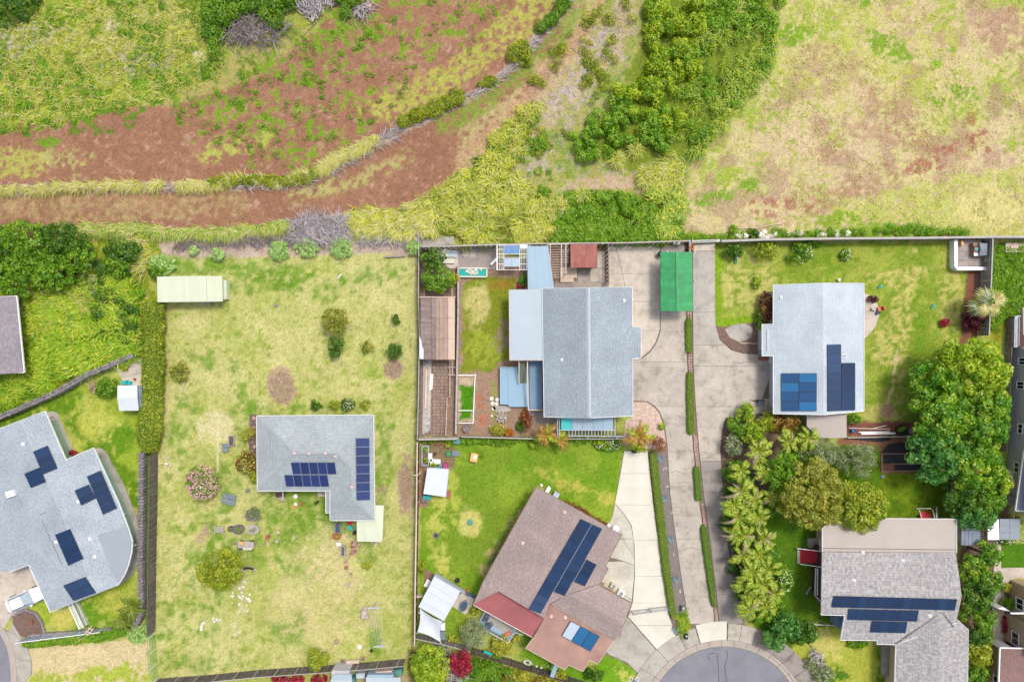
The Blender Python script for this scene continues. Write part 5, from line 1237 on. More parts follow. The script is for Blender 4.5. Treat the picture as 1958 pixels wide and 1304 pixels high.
fence([(797,1211),(850,1222),(900,1236)],'short grey board fence below the shade sail',1.4,.2,.24,'wood_grey','wood_cap',0,.1)
fence([(904,1237),(985,1262),(1060,1284),(1120,1303)],'dark board fence below the brown house',1.7,.15,.22,'wood_dark','wood_maroon',0,.06)
fence([(1925,610),(1919,780),(1913,860)],'dark grey fence hard against the grey-sided building',1.0,.28,.3,'wood_grey','wood_grey',0,.08)
fence([(1618,836),(1700,834),(1770,833)],'low timber edging fence above the black weed fabric',.45,.3,.32,'wood_brown','wood_cap',0,.12)
# slender wire fence at the lower left
f=thing('wire_fence','wire fence with green rails between the two dark board fences','fence',G(296,1250))
mb=MB(); 
for z in (.1,.7,1.3,1.8): mb.beam(U(296,1209,z),U(302,1297,z),.03,.03)
mb.build('wires',M['green_p'],f)
for y in (1210,1240,1268,1296): piece('post',(.07,.07,1.8),M['fascia'],G(296+(y-1209)*.068,y)+Vector((0,0,.9)),0,f)
# stone walls
def stonewall(pts,label,w_=.45,h=1.0,size=.36,mat='lava',sides=2):
    W_=[G(*q) for q in pts]; f=thing('stone_wall',label,'wall',sum(W_,Vector())/len(W_)); var=[]
    for v_ in range(4):
        mb=MB(); n_=7; prof=[(.5*size,0),(.56*size,h*.5),(.52*size,h*.85),(.3*size,h)]
        mb.lathe((0,0,0),prof,n_); mb.v=[(x*(1+random.uniform(-.12,.12)),y*(1+random.uniform(-.12,.12)),z*(1+random.uniform(-.07,.07))) for x,y,z in mb.v]
        me=bpy.data.meshes.new('stone'); me.from_pydata(mb.v,[],mb.f); me.materials.append(M[mat]); var.append(me)
    cnt=0
    for row in range(sides):
        for p,a_ in along(W_,size*.92):
            if cnt>290: break
            nn=Vector((-math.sin(a_),math.cos(a_),0))*((row-(sides-1)/2)*w_*.6+random.uniform(-.03,.03))
            o=bpy.data.objects.new('stone',random.choice(var)); COL.objects.link(o); o.parent=f; o.location=p+nn-ORG[f.name]; o.rotation_euler=(0,0,random.uniform(0,6)); cnt+=1
    mb=MB()
    for a_,b_ in zip(W_[:-1],W_[1:]): mb.beam(a_+Vector((0,0,h*.42)),b_+Vector((0,0,h*.42)),w_*.8,h*.84)
    mb.build('wall_core',M[mat],f); return f
stonewall([(-60,822),(40,784),(120,748),(175,716),(215,700),(262,679)],'grey lava-rock wall slanting below the overgrown lot',.5,1.2,.4)
stonewall([(277,866),(276,960),(275,1060),(276,1150),(272,1180),(262,1192)],'straight grey lava-rock wall left of the leaning fence',.5,1.0,.4)
stonewall([(60,1213),(130,1208),(215,1201)],'low dark rock wall behind the glass panel fence',.4,.5,.36,sides=1)
stonewall([(24,1178),(50,1165),(68,1170),(80,1186),(87,1212)],'curved rock edging round the potted corner bed',.25,.25,.26,sides=1)
# pink kerb beam by the hedge
s=thing('garden_kerb','long pink-brown kerb beam between the leafy hedge and the dry lawn','kerb',G(308,700))
for i in range(18):
    y=588+i*14.2; x=interp([(314,588),(311,700),(308,800),(303,850)],y+7); piece('kerb_stone',(.3,.86,.4),M['pinkrock'],U(x,y+7,.1),R(-3),s)
# white-capped garden wall
s=thing('garden_wall','narrow pale wall between the paved side yard and the small yellow-green lawn','wall',G(876,680))
W_=[G(877,516),G(877,600),G(875,700),G(872.5,832)]
for p,a_ in along(W_,1.0): piece('wall_block',(.98,.22,.9),M['wood_cap'],p+Vector((0,0,.45)),a_,s)
# glass panel fence
s=thing('glass_fence','row of pale glass fence panels in the lower left corner','fence',G(125,1205))
pa,pb=G(46,1219),G(205,1199)
for i in range(7):
    a_,b_=pa.lerp(pb,i/7),pa.lerp(pb,(i+.96)/7); mb=MB(); mb.beam(a_+Vector((0,0,.75)),b_+Vector((0,0,.75)),.03,1.3); mb.build('glass_panel',M['poly_clear'],s)
    mb=MB(); mb.beam(a_+Vector((0,0,1.43)),b_+Vector((0,0,1.43)),.08,.05); mb.tube([a_,a_+Vector((0,0,1.5))],.04,5); mb.build('panel_frame',M['fascia'],s)
# white picket gate of the south west house
s=thing('picket_fence','white picket fence running from the grey house to the glass panels','fence',G(152,1175))
pa,pb=G(147,1142),G(170,1192); a_ang=math.atan2((pb-pa).y,(pb-pa).x)
for i in range(24): piece('picket',(.07,.05,1.4),M['trim'],pa.lerp(pb,(i+.5)/24)+Vector((0,0,.7)),a_ang,s)
mb=MB(); nn=Vector((-math.sin(a_ang),math.cos(a_ang),0))*.26
for z,o_ in ((1.42,nn),(1.42,-nn),(.4,nn*0)): mb.beam(pa+o_+Vector((0,0,z)),pb+o_+Vector((0,0,z)),.07,.06)
mb.build('rail',M['trim'],s)
for i in range(22): piece('slat',(.5,.05,.04),M['trim'],pa.lerp(pb,(i+.5)/22)+Vector((0,0,1.4)),a_ang+R(90),s)
s=thing('trestle','pale wooden trestle leaning over the glass fence at the end of the picket fence','trestle',G(170,1203))
mb=MB(); mb.beam(P(162,1212,1.6),P(176,1196,1.6),.1,.08); mb.beam(P(167,1215,1.6),P(179,1201,1.6),.1,.08); mb.beam(P(164,1206,1.7),P(174,1210,1.7),.1,.06); mb.beam(P(169,1200,1.7),P(177,1204,1.7),.1,.06); mb.build('timber',M['wood_pale'],s)
mb=MB(); [post(mb,x,y,0,1.6,.07) for x,y in ((164,1209),(175,1198),(168,1213),(178,1202))]; mb.build('leg',M['wood_pale'],s)
# driveway gate
s=thing('gate','grey pipe gate across the pale driveway','gate',G(1241,1163))
mb=MB()
for x0_,y0_,x1_,y1_ in ((1207,1167,1240,1163),(1242,1162,1277,1158)):
    a_,b_=G(x0_,y0_),G(x1_,y1_)
    for z in (.15,1.2): mb.tube([a_+Vector((0,0,z)),b_+Vector((0,0,z))],.045,6)
    for p in (a_,b_): mb.tube([p,p+Vector((0,0,1.35))],.05,6)
    for i in range(1,14): q_=a_.lerp(b_,i/14); mb.tube([q_+Vector((0,0,.15)),q_+Vector((0,0,1.2))],.012,4,cap=False)
mb.build('gate_frame',M['grey_p'],s)
s=thing('low_wall','pale concrete sill wall closing the right lane at the top','wall',G(1345,463))
for i in range(6): piece('wall_block',(.56,.35,.5),M['conc_new'],U(1325+i*9,463.5-i*.4,.25),0,s)
mb=MB(); mb.beam(U(1318,465,.9),U(1368,461.5,.9),.1,.1); mb.build('top_rail',M['slate'],s)
s=thing('low_wall','short wall beside the orange shrub at the top of the left lane','wall',G(1315,474))
for i in range(4): piece('wall_block',(.25,.6,.9),M['wood_maroon'],U(1314,465+i*6,.45),0,s)
mb=MB(); mb.beam(U(1315.5,462,.95),U(1315.5,484,.95),.12,.06); mb.build('cap',M['trimblue'],s)
# dark panel fence right of red shed with leaning boards
fence([(1160,470),(1161,545)],'short maroon lattice fence beside the wide concrete pad',1.6,.14,.24,'wood_maroon','wood_cap',.06,.05)
# low rails round the fenced vegetable plot
s=thing('plot_frame','white-framed fenced vegetable plot in the small yard','garden plot',G(891,765))
mb=MB()
for a_,b_ in (((876,717),(911,717)),((909,717),(905,808)),((876,808),(905,808)),((877,784),(904,784))): mb.beam(G(*a_)+Vector((0,0,.5)),G(*b_)+Vector((0,0,.5)),.09,.08)
for x,y in ((909,716),(905,784),(904,808),(877,717)): post(mb,x,y,0,.6,.12)
mb.build('frame',M['fascia'],s)
# rail of lumber in the side yard
s=thing('lumber_rack','rack of pale lumber rails at the side of the brown paved path','rack',G(864,705))
mb=MB()
for a_,b_ in (((861,689),(861,760)),((865.5,689),(865.5,716)),((857,702),(874,702)),((857,716),(874,717)),((856,760),(853,832)),((812,535),(812,568)),((865,545),(865,568))): mb.beam(G(*a_)+Vector((0,0,.55)),G(*b_)+Vector((0,0,.55)),.07,.06)
for x,y in ((861,692),(861,716),(865,690),(856,762),(854,830)): post(mb,x,y,0,.55,.07)
mb.build('rail',M['wood_pale'],s)
# sheets and planks lying along the yard's left wall
for i,(x,y0_,y1_,w_,mt) in enumerate(((812,700,830,.3,'wood_cap'),(822,700,800,.35,'rocky'),(826,715,745,.35,'white_p'),(816,705,780,.22,'wood_pale'))):
    mb=MB(); mb.beam(U(x,y0_,.06+.05*i),U(x-2,y1_,.06+.04*i),w_,.05)
    solo(mb,'plank',M[mt],('long grey plank','wide pale plank','short white board','thin pink plank')[i]+' lying along the left wall of the paved side yard','plank')
s=thing('concrete_strip','cracked grey and white concrete strip left of the brown paved path','strip',G(817,760))
for i in range(9): piece('slab',(1.0,.95,.1),M['concmott'] if 'concmott' in M else M.setdefault('concmott',gen('blotched_concrete',C(206,202,196),c2=C(92,90,94),scale=1.6,fine=.1,objrand=.1)),U(817-i*.2,696+i*15.6,.0),random.uniform(-.02,.02),s)
# white rocks along the field fence
for i in range(44):
    x=random.uniform(1413,1490) if i<22 else random.uniform(1500,1628); y=453-abs(random.gauss(0,2.5))-(5*random.random() if i>22 else 0)
    if i>40: x=random.uniform(1390,1412)
    r_=random.uniform(.24,.46); mb=MB(); mb.lathe((0,0,0),[(r_*.8,0),(r_,r_*.5),(r_*.75,r_),(r_*.3,r_*1.15)],6)
    mb.v=[(a_*random.uniform(.8,1.25),b_*random.uniform(.7,1.1),c_*random.uniform(.8,1.1)) for a_,b_,c_ in mb.v]
    c=G(x,y); mb.v=[(a_+c.x,b_+c.y,c_-.05) for a_,b_,c_ in mb.v]
    solo(mb,'rock',M['whiterock'] if random.random()<.8 else M['rocky'],'pale rock in the loose row along the grey field fence','rock','pale rocks along the field fence')
# ================================================================ VEGETATION
DENS=4.2
def cards(pts,nrm,L,Wd,jit=.5,fold=0.0):
    """rhombus leaves at pts facing nrm -> verts, quads"""
    n=len(pts); nn=nrm+rng.normal(0,jit,(n,3)); nn /= np.linalg.norm(nn,axis=1,keepdims=True)+1e-9
    t_=rng.normal(0,1,(n,3)); t_ -= (t_*nn).sum(1,keepdims=True)*nn; t_ /= np.linalg.norm(t_,axis=1,keepdims=True)+1e-9
    b_=np.cross(nn,t_); L=np.broadcast_to(np.asarray(L),(n,))[:,None]; Wd=np.broadcast_to(np.asarray(Wd),(n,))[:,None]
    V=np.stack([pts-t_*L/2,pts+b_*Wd/2-t_*L*.05,pts+t_*L/2-nn*L*.12,pts-b_*Wd/2-t_*L*.05],1).reshape(-1,3)
    F=np.arange(4*n).reshape(n,4); return V,F
def lobes_leaves(lobes,dens,L,ratio=.55,jit=.55,under=.15,zmin=.15,wob=.25):
    """leaves over the skins of overlapping lobes (cx,cy,cz,rx,ry,rz)"""
    P_,N_,T_=[],[],[]
    for (cx,cy,cz,rx,ry,rz) in lobes:
        n=max(8,int(dens*DENS*(rx+ry)** 2/4*4.5))
        d=rng.normal(0,1,(n,3)); d /= np.linalg.norm(d,axis=1,keepdims=True)
        flip=(d[:,2]<0) & (rng.random(n)>under); d[flip,2] *=-1
        rr=1-wob*rng.random(n)** 1.5
        p=np.stack([cx+d[:,0]*rx*rr,cy+d[:,1]*ry*rr,cz+d[:,2]*rz*rr],1)
        P_.append(p); N_.append(d*[1,1,1.2]); T_.append(np.full(n,rng.random()))
    p=np.concatenate(P_); nn=np.concatenate(N_); tt=np.concatenate(T_)
    ok=p[:,2]>zmin; p,nn,tt=p[ok],nn[ok],tt[ok]
    n=len(p); sz=L*rng.uniform(.65,1.3,n)
    V,F=cards(p,nn,sz,sz*ratio,jit)
    val=np.clip(tt*.42+rng.random(n)*.58,0,1)
    return V,F,np.repeat(val,4)
def crown_lobes(rx,ry,h,z0,lr,n):
    """lobes spread over a dome of half-axes rx, ry, height h from z0"""
    out=[]
    for i in range(n):
        a_=random.uniform(0,2*math.pi); q=math.sqrt(random.random())*.86; l=lr*random.uniform(.65,1.25)
        x,y=q*rx*math.cos(a_),q*ry*math.sin(a_); z=z0+h*math.sqrt(max(0,1-q*q))*random.uniform(.5,1.05)-l*.6
        out.append((x,y,max(z,l*.3),l,l,l*.75))
    return out
def trunk(parent,h,r,spread,n=5,mat='bark'):
    mb=MB(); og=ORG[parent.name]
    mb.tube([og+Vector((0,0,-.1)),og+Vector((.05,.03,h*.35)),og+Vector((0,.1,h*.6))],[r*1.25,r,r*.8],7)
    for i in range(n):
        a_=i*2*math.pi/n+random.random()*.6; s_=spread*random.uniform(.45,.8)
        mb.tube([og+Vector((0,.08,h*.5)),og+Vector((math.cos(a_)*s_*.45,math.sin(a_)*s_*.45,h*.72)),og+Vector((math.cos(a_)*s_,math.sin(a_)*s_,h*.9))],[r*.6,r*.4,r*.15],5)
    return mb.build('trunk',M[mat],parent)
def tree(px,py,rx,ry,h,mat,label,name='tree',cat='tree',lr=None,n=None,L=.3,dens=9,group=None,under=.12,z0=None,flowers=None,tr=True,ratio=.68,jit=.42,kind=None,wob=.16,trmat='bark'):
    """px centre and half-sizes as seen in the photograph (crown drawn at about 0.75 h)"""
    zc=h*.7; c=P(px,py,zc); k_=(CAM_H-zc)/CAM_H/PXM; RX,RY=rx*k_,ry*k_
    base=Vector((c.x,c.y,0)); t=thing(name,label,cat,base,group,kind)
    lr=lr or max(.22,min(RX,RY)*.34); n=n or int(3.0*RX*RY/lr** 2)+4
    z0=h*.42 if z0 is None else z0
    V,F,val=lobes_leaves(crown_lobes(RX,RY,h-z0,z0,lr,n),dens,L,ratio,jit,under,wob=wob)
    npmesh('crown',V,F,M[mat],parent=t,val=val)
    if flowers:
        fm_,cnt,fs=flowers; q=rng.random(cnt)** .5; a_=rng.random(cnt)*6.283; p=np.stack([q*RX*np.cos(a_)*.98,q*RY*np.sin(a_)*.98,z0+(h-z0)*np.sqrt(1-q*q*.9)*rng.uniform(.9,1.04,cnt)],1)
        V,F=cards(p,np.tile([0,0,1.],(cnt,1)),fs,fs,.3); npmesh('blossoms',V,F,M[fm_],parent=t,val=np.repeat(rng.random(cnt),4))
    if tr and h>1.2: trunk(t,h*.8,max(.06,h*.035),min(RX,RY),mat=trmat)
    return t
def bush(px,py,rx,ry,h,mat,label,**k):
    d=dict(name='shrub',cat='shrub',L=.22,dens=14,z0=h*.1,under=.05,tr=h>1.5); d.update(k)
    return tree(px,py,rx,ry,h,mat,label,**d)

# ---- big trees
tree(1860,708,78,68,7.5,'lf_bright','broad bright yellow-green tree crown against the grey-sided building',L=.34,dens=10,lr=.75)
tree(1798,738,56,54,6.5,'lf_mango','mid-green tree crown bulging over the north east lawn, just west of the brightest crown',L=.34,dens=10,lr=.75)
tree(1808,800,70,56,7.2,'lf_mango','green tree crown over the red earth bed, middle of the big tree mass',L=.34,dens=10,lr=.75)
tree(1886,800,56,66,7.5,'lf_mango','sunny tree crown leaning against the middle of the grey-sided building',L=.34,dens=10,lr=.7)
tree(1796,872,60,58,6.5,'lf_teal','dark blue-green tree crown beside the black weed fabric',L=.32,dens=10,lr=.7)
tree(1862,886,68,60,7,'lf_mango','green tree crown between the weed fabric and the grey-sided building',L=.32,dens=10,lr=.7)
tree(1848,945,48,40,5,'lf_dark','dark olive tree crown north of the garden stones',L=.28,dens=11,lr=.6)
tree(1888,950,38,44,5,'lf_mid','small ragged tree by the diagonal roof edge',L=.28,dens=11,lr=.5)
tree(1868,985,46,32,4.5,'lf_teal','teal-green bushy tree above the shaded grey shed',L=.26,dens=12,lr=.5)
tree(1905,920,26,30,5.5,'lf_bright','yellow-green tree tip nearest the lowest window of the grey-sided building',L=.28,dens=10)
tree(1552,948,70,78,6.5,'lf_olive','large round olive-yellow tree north west of the mottled house',L=.28,dens=12,lr=.62)
tree(1643,970,60,52,5.5,'lf_hedge','round yellow-green tree overhanging the flat tan roof',L=.28,dens=12,lr=.6)
tree(1500,905,40,40,5,'lf_mid','mid-green crown tucked behind the round olive-yellow tree',L=.28,dens=11,lr=.55)
tree(1568,865,44,30,3.6,'lf_silver','silver-grey leaved shrub tree below the tan awning',L=.26,dens=9,lr=.5,ratio=.3,wob=.5)
tree(1640,880,42,38,3.4,'lf_silver','silver-grey leaved shrub tree beside the black weed fabric',L=.26,dens=9,lr=.5,ratio=.3,wob=.5)
for x,y,rx,ry,h,mt,lb in ((1888,1062,26,24,4.5,'lf_mid','green tree just below the shaded grey shed'),(1862,1088,28,30,4.5,'lf_mid','green tree hugging the north end of the mottled roof edge'),(1893,1112,28,26,4.5,'lf_mid','ragged green tree reaching towards the beige path'),
                                (1868,1140,36,34,5,'lf_dark','dark green tree beside the longest solar row'),(1876,1180,30,32,4.5,'lf_mid','green tree between the mottled roof corner and the beige path'),(1872,1215,26,26,4,'lf_dark','dark small tree beside the lower grey roof'),
                                (1876,1245,28,30,4,'lf_hedge','yellow-green tree near the white entry porch'),(1868,1292,26,26,3.2,'lf_mid','green shrub tree at the bottom edge beside the lower grey roof')):
    tree(x,y,rx,ry,h,mt,lb,L=.28,dens=11,lr=.5)
for x,y,rx,ry,h,mt,lb in ((40,462,60,44,4.2,'lf_mid','dense dark tree in the far west of the overgrown lot'),(112,458,54,36,4,'lf_dark','dense dark tree near the soil strip at the top of the overgrown lot'),(30,525,50,46,4.2,'lf_mid','dark tree hanging over the taupe roof corner'),
                                (95,520,46,40,3.8,'lf_mid','mid-green tree in the middle of the dark grove'),(145,490,36,34,3.4,'lf_mid','eastern dark tree of the grove by the overgrown lot'),(-10,480,50,60,4.2,'lf_dark','dark tree cut by the left edge')):
    tree(x,y,rx,ry,h,mt,lb,L=.26,dens=11,lr=.42)
tree(230,478,36,24,3,'lf_dark','low dark bushy tree left of the straw-coloured grass fan',L=.26,dens=11)
tree(222,505,22,24,2.6,'lf_mid','small green bush below the low dark bushy tree',L=.24,dens=11)
tree(418,1090,49,43,4.2,'lf_hedge','round golden-green tree in the lower dry lawn',L=.24,dens=13,lr=.45)
tree(641,613,28,29,3,'lf_olive','small olive-green tree, the larger of the pair on the dry lawn',L=.2,dens=16,lr=.35)
tree(641,663,17,22,2.2,'lf_dark','small dark-green tree just below the olive one on the dry lawn',L=.2,dens=16,lr=.3)
bush(752,670,17,17,1.8,'lf_dark','round dark shrub near the grey fence on the dry lawn',L=.18,dens=20)
bush(701,662,14,13,1.2,'lf_olive','sparse yellow-green shrub between two darker ones on the dry lawn',L=.18)
bush(756,611,8,11,1.2,'lf_dark','tiny dark shrub nearest the grey fence on the dry lawn')
bush(341,711,20,20,1.8,'lf_olive','round olive shrub beside the pink-brown kerb beam',L=.2,dens=16)
tree(386,924,33,36,2.6,'lf_mid','round rose bush dotted with pink blossom on the dry lawn','rose_bush','bush',L=.22,dens=13,lr=.4,flowers=('lf_pink',420,.2))
bush(470,885,22,23,2,'lf_croton','dark reddish-green bush against the west wall of the L-shaped house',L=.2,flowers=('lf_olive',260,.2))
bush(470,830,15,14,1.2,'lf_yellow','yellow fern-like shrub at the north west corner of the L-shaped house',ratio=.35)
bush(484,910,9,16,1.4,'lf_hedge','small green shrub touching the west eave of the L-shaped house')
for x,r_,lb,fl in ((604,12,'dark spiky shrub, westernmost along the north wall of the L-shaped house',None),(638,10,'faint yellow-green shrub along the north wall of the L-shaped house',None),(664,13,'dark shrub with white flowers along the north wall of the L-shaped house',('lf_white',40,.14)),(696,10,'small green shrub, easternmost along the north wall of the L-shaped house',None)):
    bush(x,774,r_,r_,1.1,'lf_dark' if fl or x==604 else 'lf_hedge',lb,flowers=fl,dens=12)
for i,(x,y,rx,ry,lb) in enumerate(((532,479,23,22,'pale mint-green round shrub, westernmost of the three before the grey brush'),(585,474,26,21,'pale mint-green round shrub in the middle of the three before the grey brush'),(650,472,26,24,'pale mint-green round shrub, easternmost of the three before the grey brush'),
                                    (791,476,17,16,'pale mint-green shrub at the corner of the paved side yard'),(413,486,15,15,'small pale mint-green shrub above the lawn edge'),(368,479,9,9,'tiny pale mint-green shrub above the lawn edge'),(306,507,30,22,'wide pale mint-green shrub above the long pale green shed'),(262,1214,24,20,'pale green shrub in the corner between fences, lower left'))):
    bush(x,y,rx,ry,1.1,'lf_pale',lb,L=.17,dens=20,jit=.3,lr=.26)
bush(294,518,16,14,1.7,'lf_mid','darker green shrub half hidden by the wide mint-green one')
tree(826,498,26,22,3,'lf_dark','dark green tree by the top corner of the paved side yard',L=.24,dens=13)
tree(836,532,30,26,3.2,'lf_mid','green tree spreading over the paved side yard',L=.24,dens=13)
bush(868,532,10,10,1.8,'lf_yellow','bright yellow-leaved plant by the white garden wall',ratio=.35,L=.3)
bush(812,549,5,6,.8,'lf_hedge','tiny green plant left of the paved path')
tree(906,1212,29,31,3.2,'lf_silver','round grey-green tree below the brown house porch',L=.22,dens=15,lr=.4,ratio=.4)
bush(957,1237,21,19,2,'lf_yellow','speckled yellow bush beside the turquoise board',L=.2,dens=18)
tree(881,1268,23,30,3,'lf_red','vivid magenta bougainvillea at the bottom edge','bougainvillea','bush',L=.22,dens=15,lr=.4)
tree(822,1272,42,42,4,'lf_bright','bright leafy green tree at the bottom edge next to the magenta bush',L=.32,dens=12,lr=.55,ratio=.4)
tree(607,1262,20,22,2.6,'lf_hedge','green tree growing through the weathered dark fence',L=.22,dens=13)
bush(798,1262,14,28,1.6,'lf_canedry','straw-coloured dry bush left of the bright leafy tree')
for x,rx,lb in ((536,20,'magenta bush under the dark fence, westernmost'),(568,13,'small magenta bush under the dark fence, in the middle'),(608,17,'magenta bush under the dark fence, easternmost')): bush(x,1302,rx,10,1.2,'lf_red',lb)
tree(1406,480,22,14,1.8,'lf_dark','dark round shrub nearest the right lane below the field fence',L=.24,z0=.3); tree(1466,480,26,18,1.8,'lf_hedge','yellow-green shrub below the pale rocks',L=.24,z0=.3)
tree(1532,484,28,22,1.5,'lf_mid','low spreading green shrub with white flowers below the field fence',L=.22,z0=.2,flowers=('lf_white',26,.16)); bush(1620,487,11,12,.9,'lf_mid','small shrub with white flowers alone on the north east lawn',flowers=('lf_white',24,.18))
bush(1448,540,8,12,.8,'lf_bright','bright green weedy plant west of the pale gabled house'); bush(1557,466,22,6,.8,'lf_mid','low creeper on the field fence')
bush(1442,446,12,8,.8,'lf_dark','dark weed clump beyond the grey field fence'); bush(1405,440,9,10,1,'lf_weed','green weed clump beyond the start of the grey field fence')
h_=tree(1467,587,13,32,1.8,'lf_croton2','red and yellow croton hedge at the north west corner of the pale gabled house','croton_hedge','hedge',L=.24,dens=14,lr=.35,z0=.4,n=26,flowers=('lf_maroon',150,.25))
bush(1452,612,6,22,1.4,'lf_dark','dark shrub strip beside the croton hedge')
bush(1870,612,26,19,2,'lf_maroon','deep purple shrub below the fan palm',L=.26); bush(1809,617,9,9,.7,'lf_red','small crimson shrub alone on the north east lawn'); bush(1671,572,9,8,.9,'lf_maroon','small purple shrub on the curved patio')
bush(1322,473,5,11,1.2,'lf_orange','orange-leaved shrub at the top of the brick strip')
bush(1006,803,11,24,1.4,'lf_croton','rust-red croton bushes by the blue deck',ratio=.35,L=.3); bush(998,815,9,14,1,'lf_dark','dark plant beside the rust-red crotons')
bush(953,822,16,13,1.3,'lf_yellow','yellow-green shrub at the foot of the small yard',ratio=.4); bush(972,826,10,8,1,'lf_orange','golden shrub next to the yellow-green one at the foot of the small yard')
bush(952,846,20,8,.8,'lf_mid','green leafy clump below the low picket fence, west end',ratio=.35); bush(900,842,20,7,.8,'lf_weed','creeper along the fence by the small garden corner')
bush(1020,850,9,8,.8,'lf_bright','bright green clump below the feathery palms'); bush(1165,850,28,13,1,'lf_mid','white-flowered shrub at the top right of the green lawn',flowers=('lf_white',110,.14)); bush(1150,845,14,10,1.1,'lf_bright','bright green shrub merging into the white-flowered one')
tree(1262,851,15,15,2,'lf_croton','brownish-green shrub at the head of the clipped hedge',L=.2); bush(1223,858,10,7,1,'lf_bright','bright green plant at the head of the pale driveway'); bush(1264,815,7,6,.6,'lf_bright','bright green plant on the pink gravel')
bush(200,742,22,20,2,'lf_mid','round green bush west of the small white-roofed shed',L=.24); bush(236,722-20,7,6,.7,'lf_yellow','tiny yellow plant on the small concrete corner')
for x,y,rx,ry,h,mt,lb in ((1428,790,16,20,2.5,'lf_bright','bright green shrub at the tip of the driveway bed'),(1416,818,22,18,2.8,'lf_mid','green shrub beside the driveway bed, north'),(1440,830,20,24,3,'lf_bright','bright green leafy shrub in the middle of the corner planting'),(1405,852,18,22,2.4,'lf_silver','grey-leaved shrub leaning over the driveway'),
                                (1465,815,18,18,2.5,'lf_hedge','yellow-green shrub near the white electrical box'),(1505,808,32,18,2.6,'lf_croton2','coppery croton shrub against the south wall of the pale gabled house'),(1478,800,16,12,2,'lf_hedge','yellowish shrub touching the south west corner of the pale gabled house'),(1540,1215,30,26,3.4,'lf_dark','dark round conifer-like tree by the cul-de-sac',),
                                (1506,1200,32,30,3.6,'lf_teal','blue-green tree next to the cul-de-sac kerb'),(1482,1225,24,28,3,'lf_teal','blue-green shrub overhanging the cul-de-sac kerb'),(1465,1130,26,30,3,'lf_hedge','yellow-green shrub below the row of palms'),(1500,1110,20,30,2.5,'lf_mid','shrub with white flowers at the lawn edge of the palm row'),
                                (1412,905,26,26,2.4,'lf_mid','green undergrowth shrub at the north end of the palm row'),(1430,975,32,34,2.2,'lf_dark','dark undergrowth shrub among the palms, upper'),(1434,1045,32,34,2.2,'lf_dark','dark undergrowth shrub among the palms, middle'),(1448,1090,30,26,2.2,'lf_mid','green undergrowth shrub among the palms, lower'),(1460,1170,28,24,2.6,'lf_mid','green undergrowth shrub at the south end of the palm row')):
    tree(x,y,rx,ry,h,mt,lb,'shrub','shrub',L=.26,dens=12,z0=.3,lr=.42,flowers=('lf_white',60,.16) if 'white' in lb and 'box' not in lb else None)
tree(1635,802,17,10,1.5,'lf_mid','low green shrub east of the tan awning','shrub','shrub',L=.22,z0=.2)
bush(1138,1292,20,14,1.6,'lf_dark','dark green shrub below the stepped eave of the brown house'); bush(1060,1300,30,14,1.5,'lf_yellow','golden tropical shrub at the bottom edge, right of the dark fence',ratio=.3,L=.35); bush(1000,1296,22,16,1.5,'lf_yellow','yellow-green tropical shrub at the bottom edge, left of the golden one',ratio=.3,L=.35)
bush(940,1262,18,12,1.4,'lf_mid','green shrub right of the magenta bush'); bush(985,1222,9,8,.9,'lf_yellow','small yellow-green plant outside the porch rail'); bush(907,1168,9,9,.8,'lf_hedge','small green shrub at the corner of the red porch roof')
bush(806,1084,9,12,1,'lf_hedge','small green shrub against the maroon fence'); bush(845,1233,16,8,.8,'lf_dark','dark green plant below the shade sail'); bush(864,1222,12,6,.7,'lf_yellow','small yellowish plant right of the shade sail')
bush(1944,1013-14,15,12,2,'lf_yellow','yellow-flowering shrub above the gazebo at the right edge'); bush(1930,1035,16,7,1,'lf_mid','low green and white planting below the gazebo',flowers=('lf_white',60,.14)); bush(1929,1126,8,8,1,'lf_yellow','small yellow shrub outside the beige building'); bush(1930,1156,12,14,1.2,'lf_mid','green planting by the upper window of the beige building')
bush(1925,1195,5,18,.9,'lf_red','strip of red flowers at the foot of the beige building'); bush(1885,1270,12,10,1.2,'lf_cane','grassy plant by the entry porch of the beige building',ratio=.2,L=.5)
bush(1550,1270,10,12,1,'lf_silver','grey shrub on the front lawn of the mottled house, by the kerb'); bush(1578,1292,24,14,1.4,'lf_silver','grey and green shrub at the bottom edge of the front lawn'); bush(1640,1232,24,10,.7,'lf_weed','low weedy planting in front of the stepped eave')
bush(700,1090-8,9,7,.5,'lf_yellow','little yellow-flowered weed patch on the dry lawn')
bush(920,870,8,8,.6,'lf_weed','small round weed on the green lawn near the orange easel',ratio=.35)
for x,y,lb in ((858,850,'green potted plants in the upper garden corner'),(813,860,'green tub plant in the long planter'),(815,880,'lower green tub plant in the long planter'),(828,890,'yellow-green plant beside the white table')): bush(x,y,6,7,.8,'lf_bright',lb)
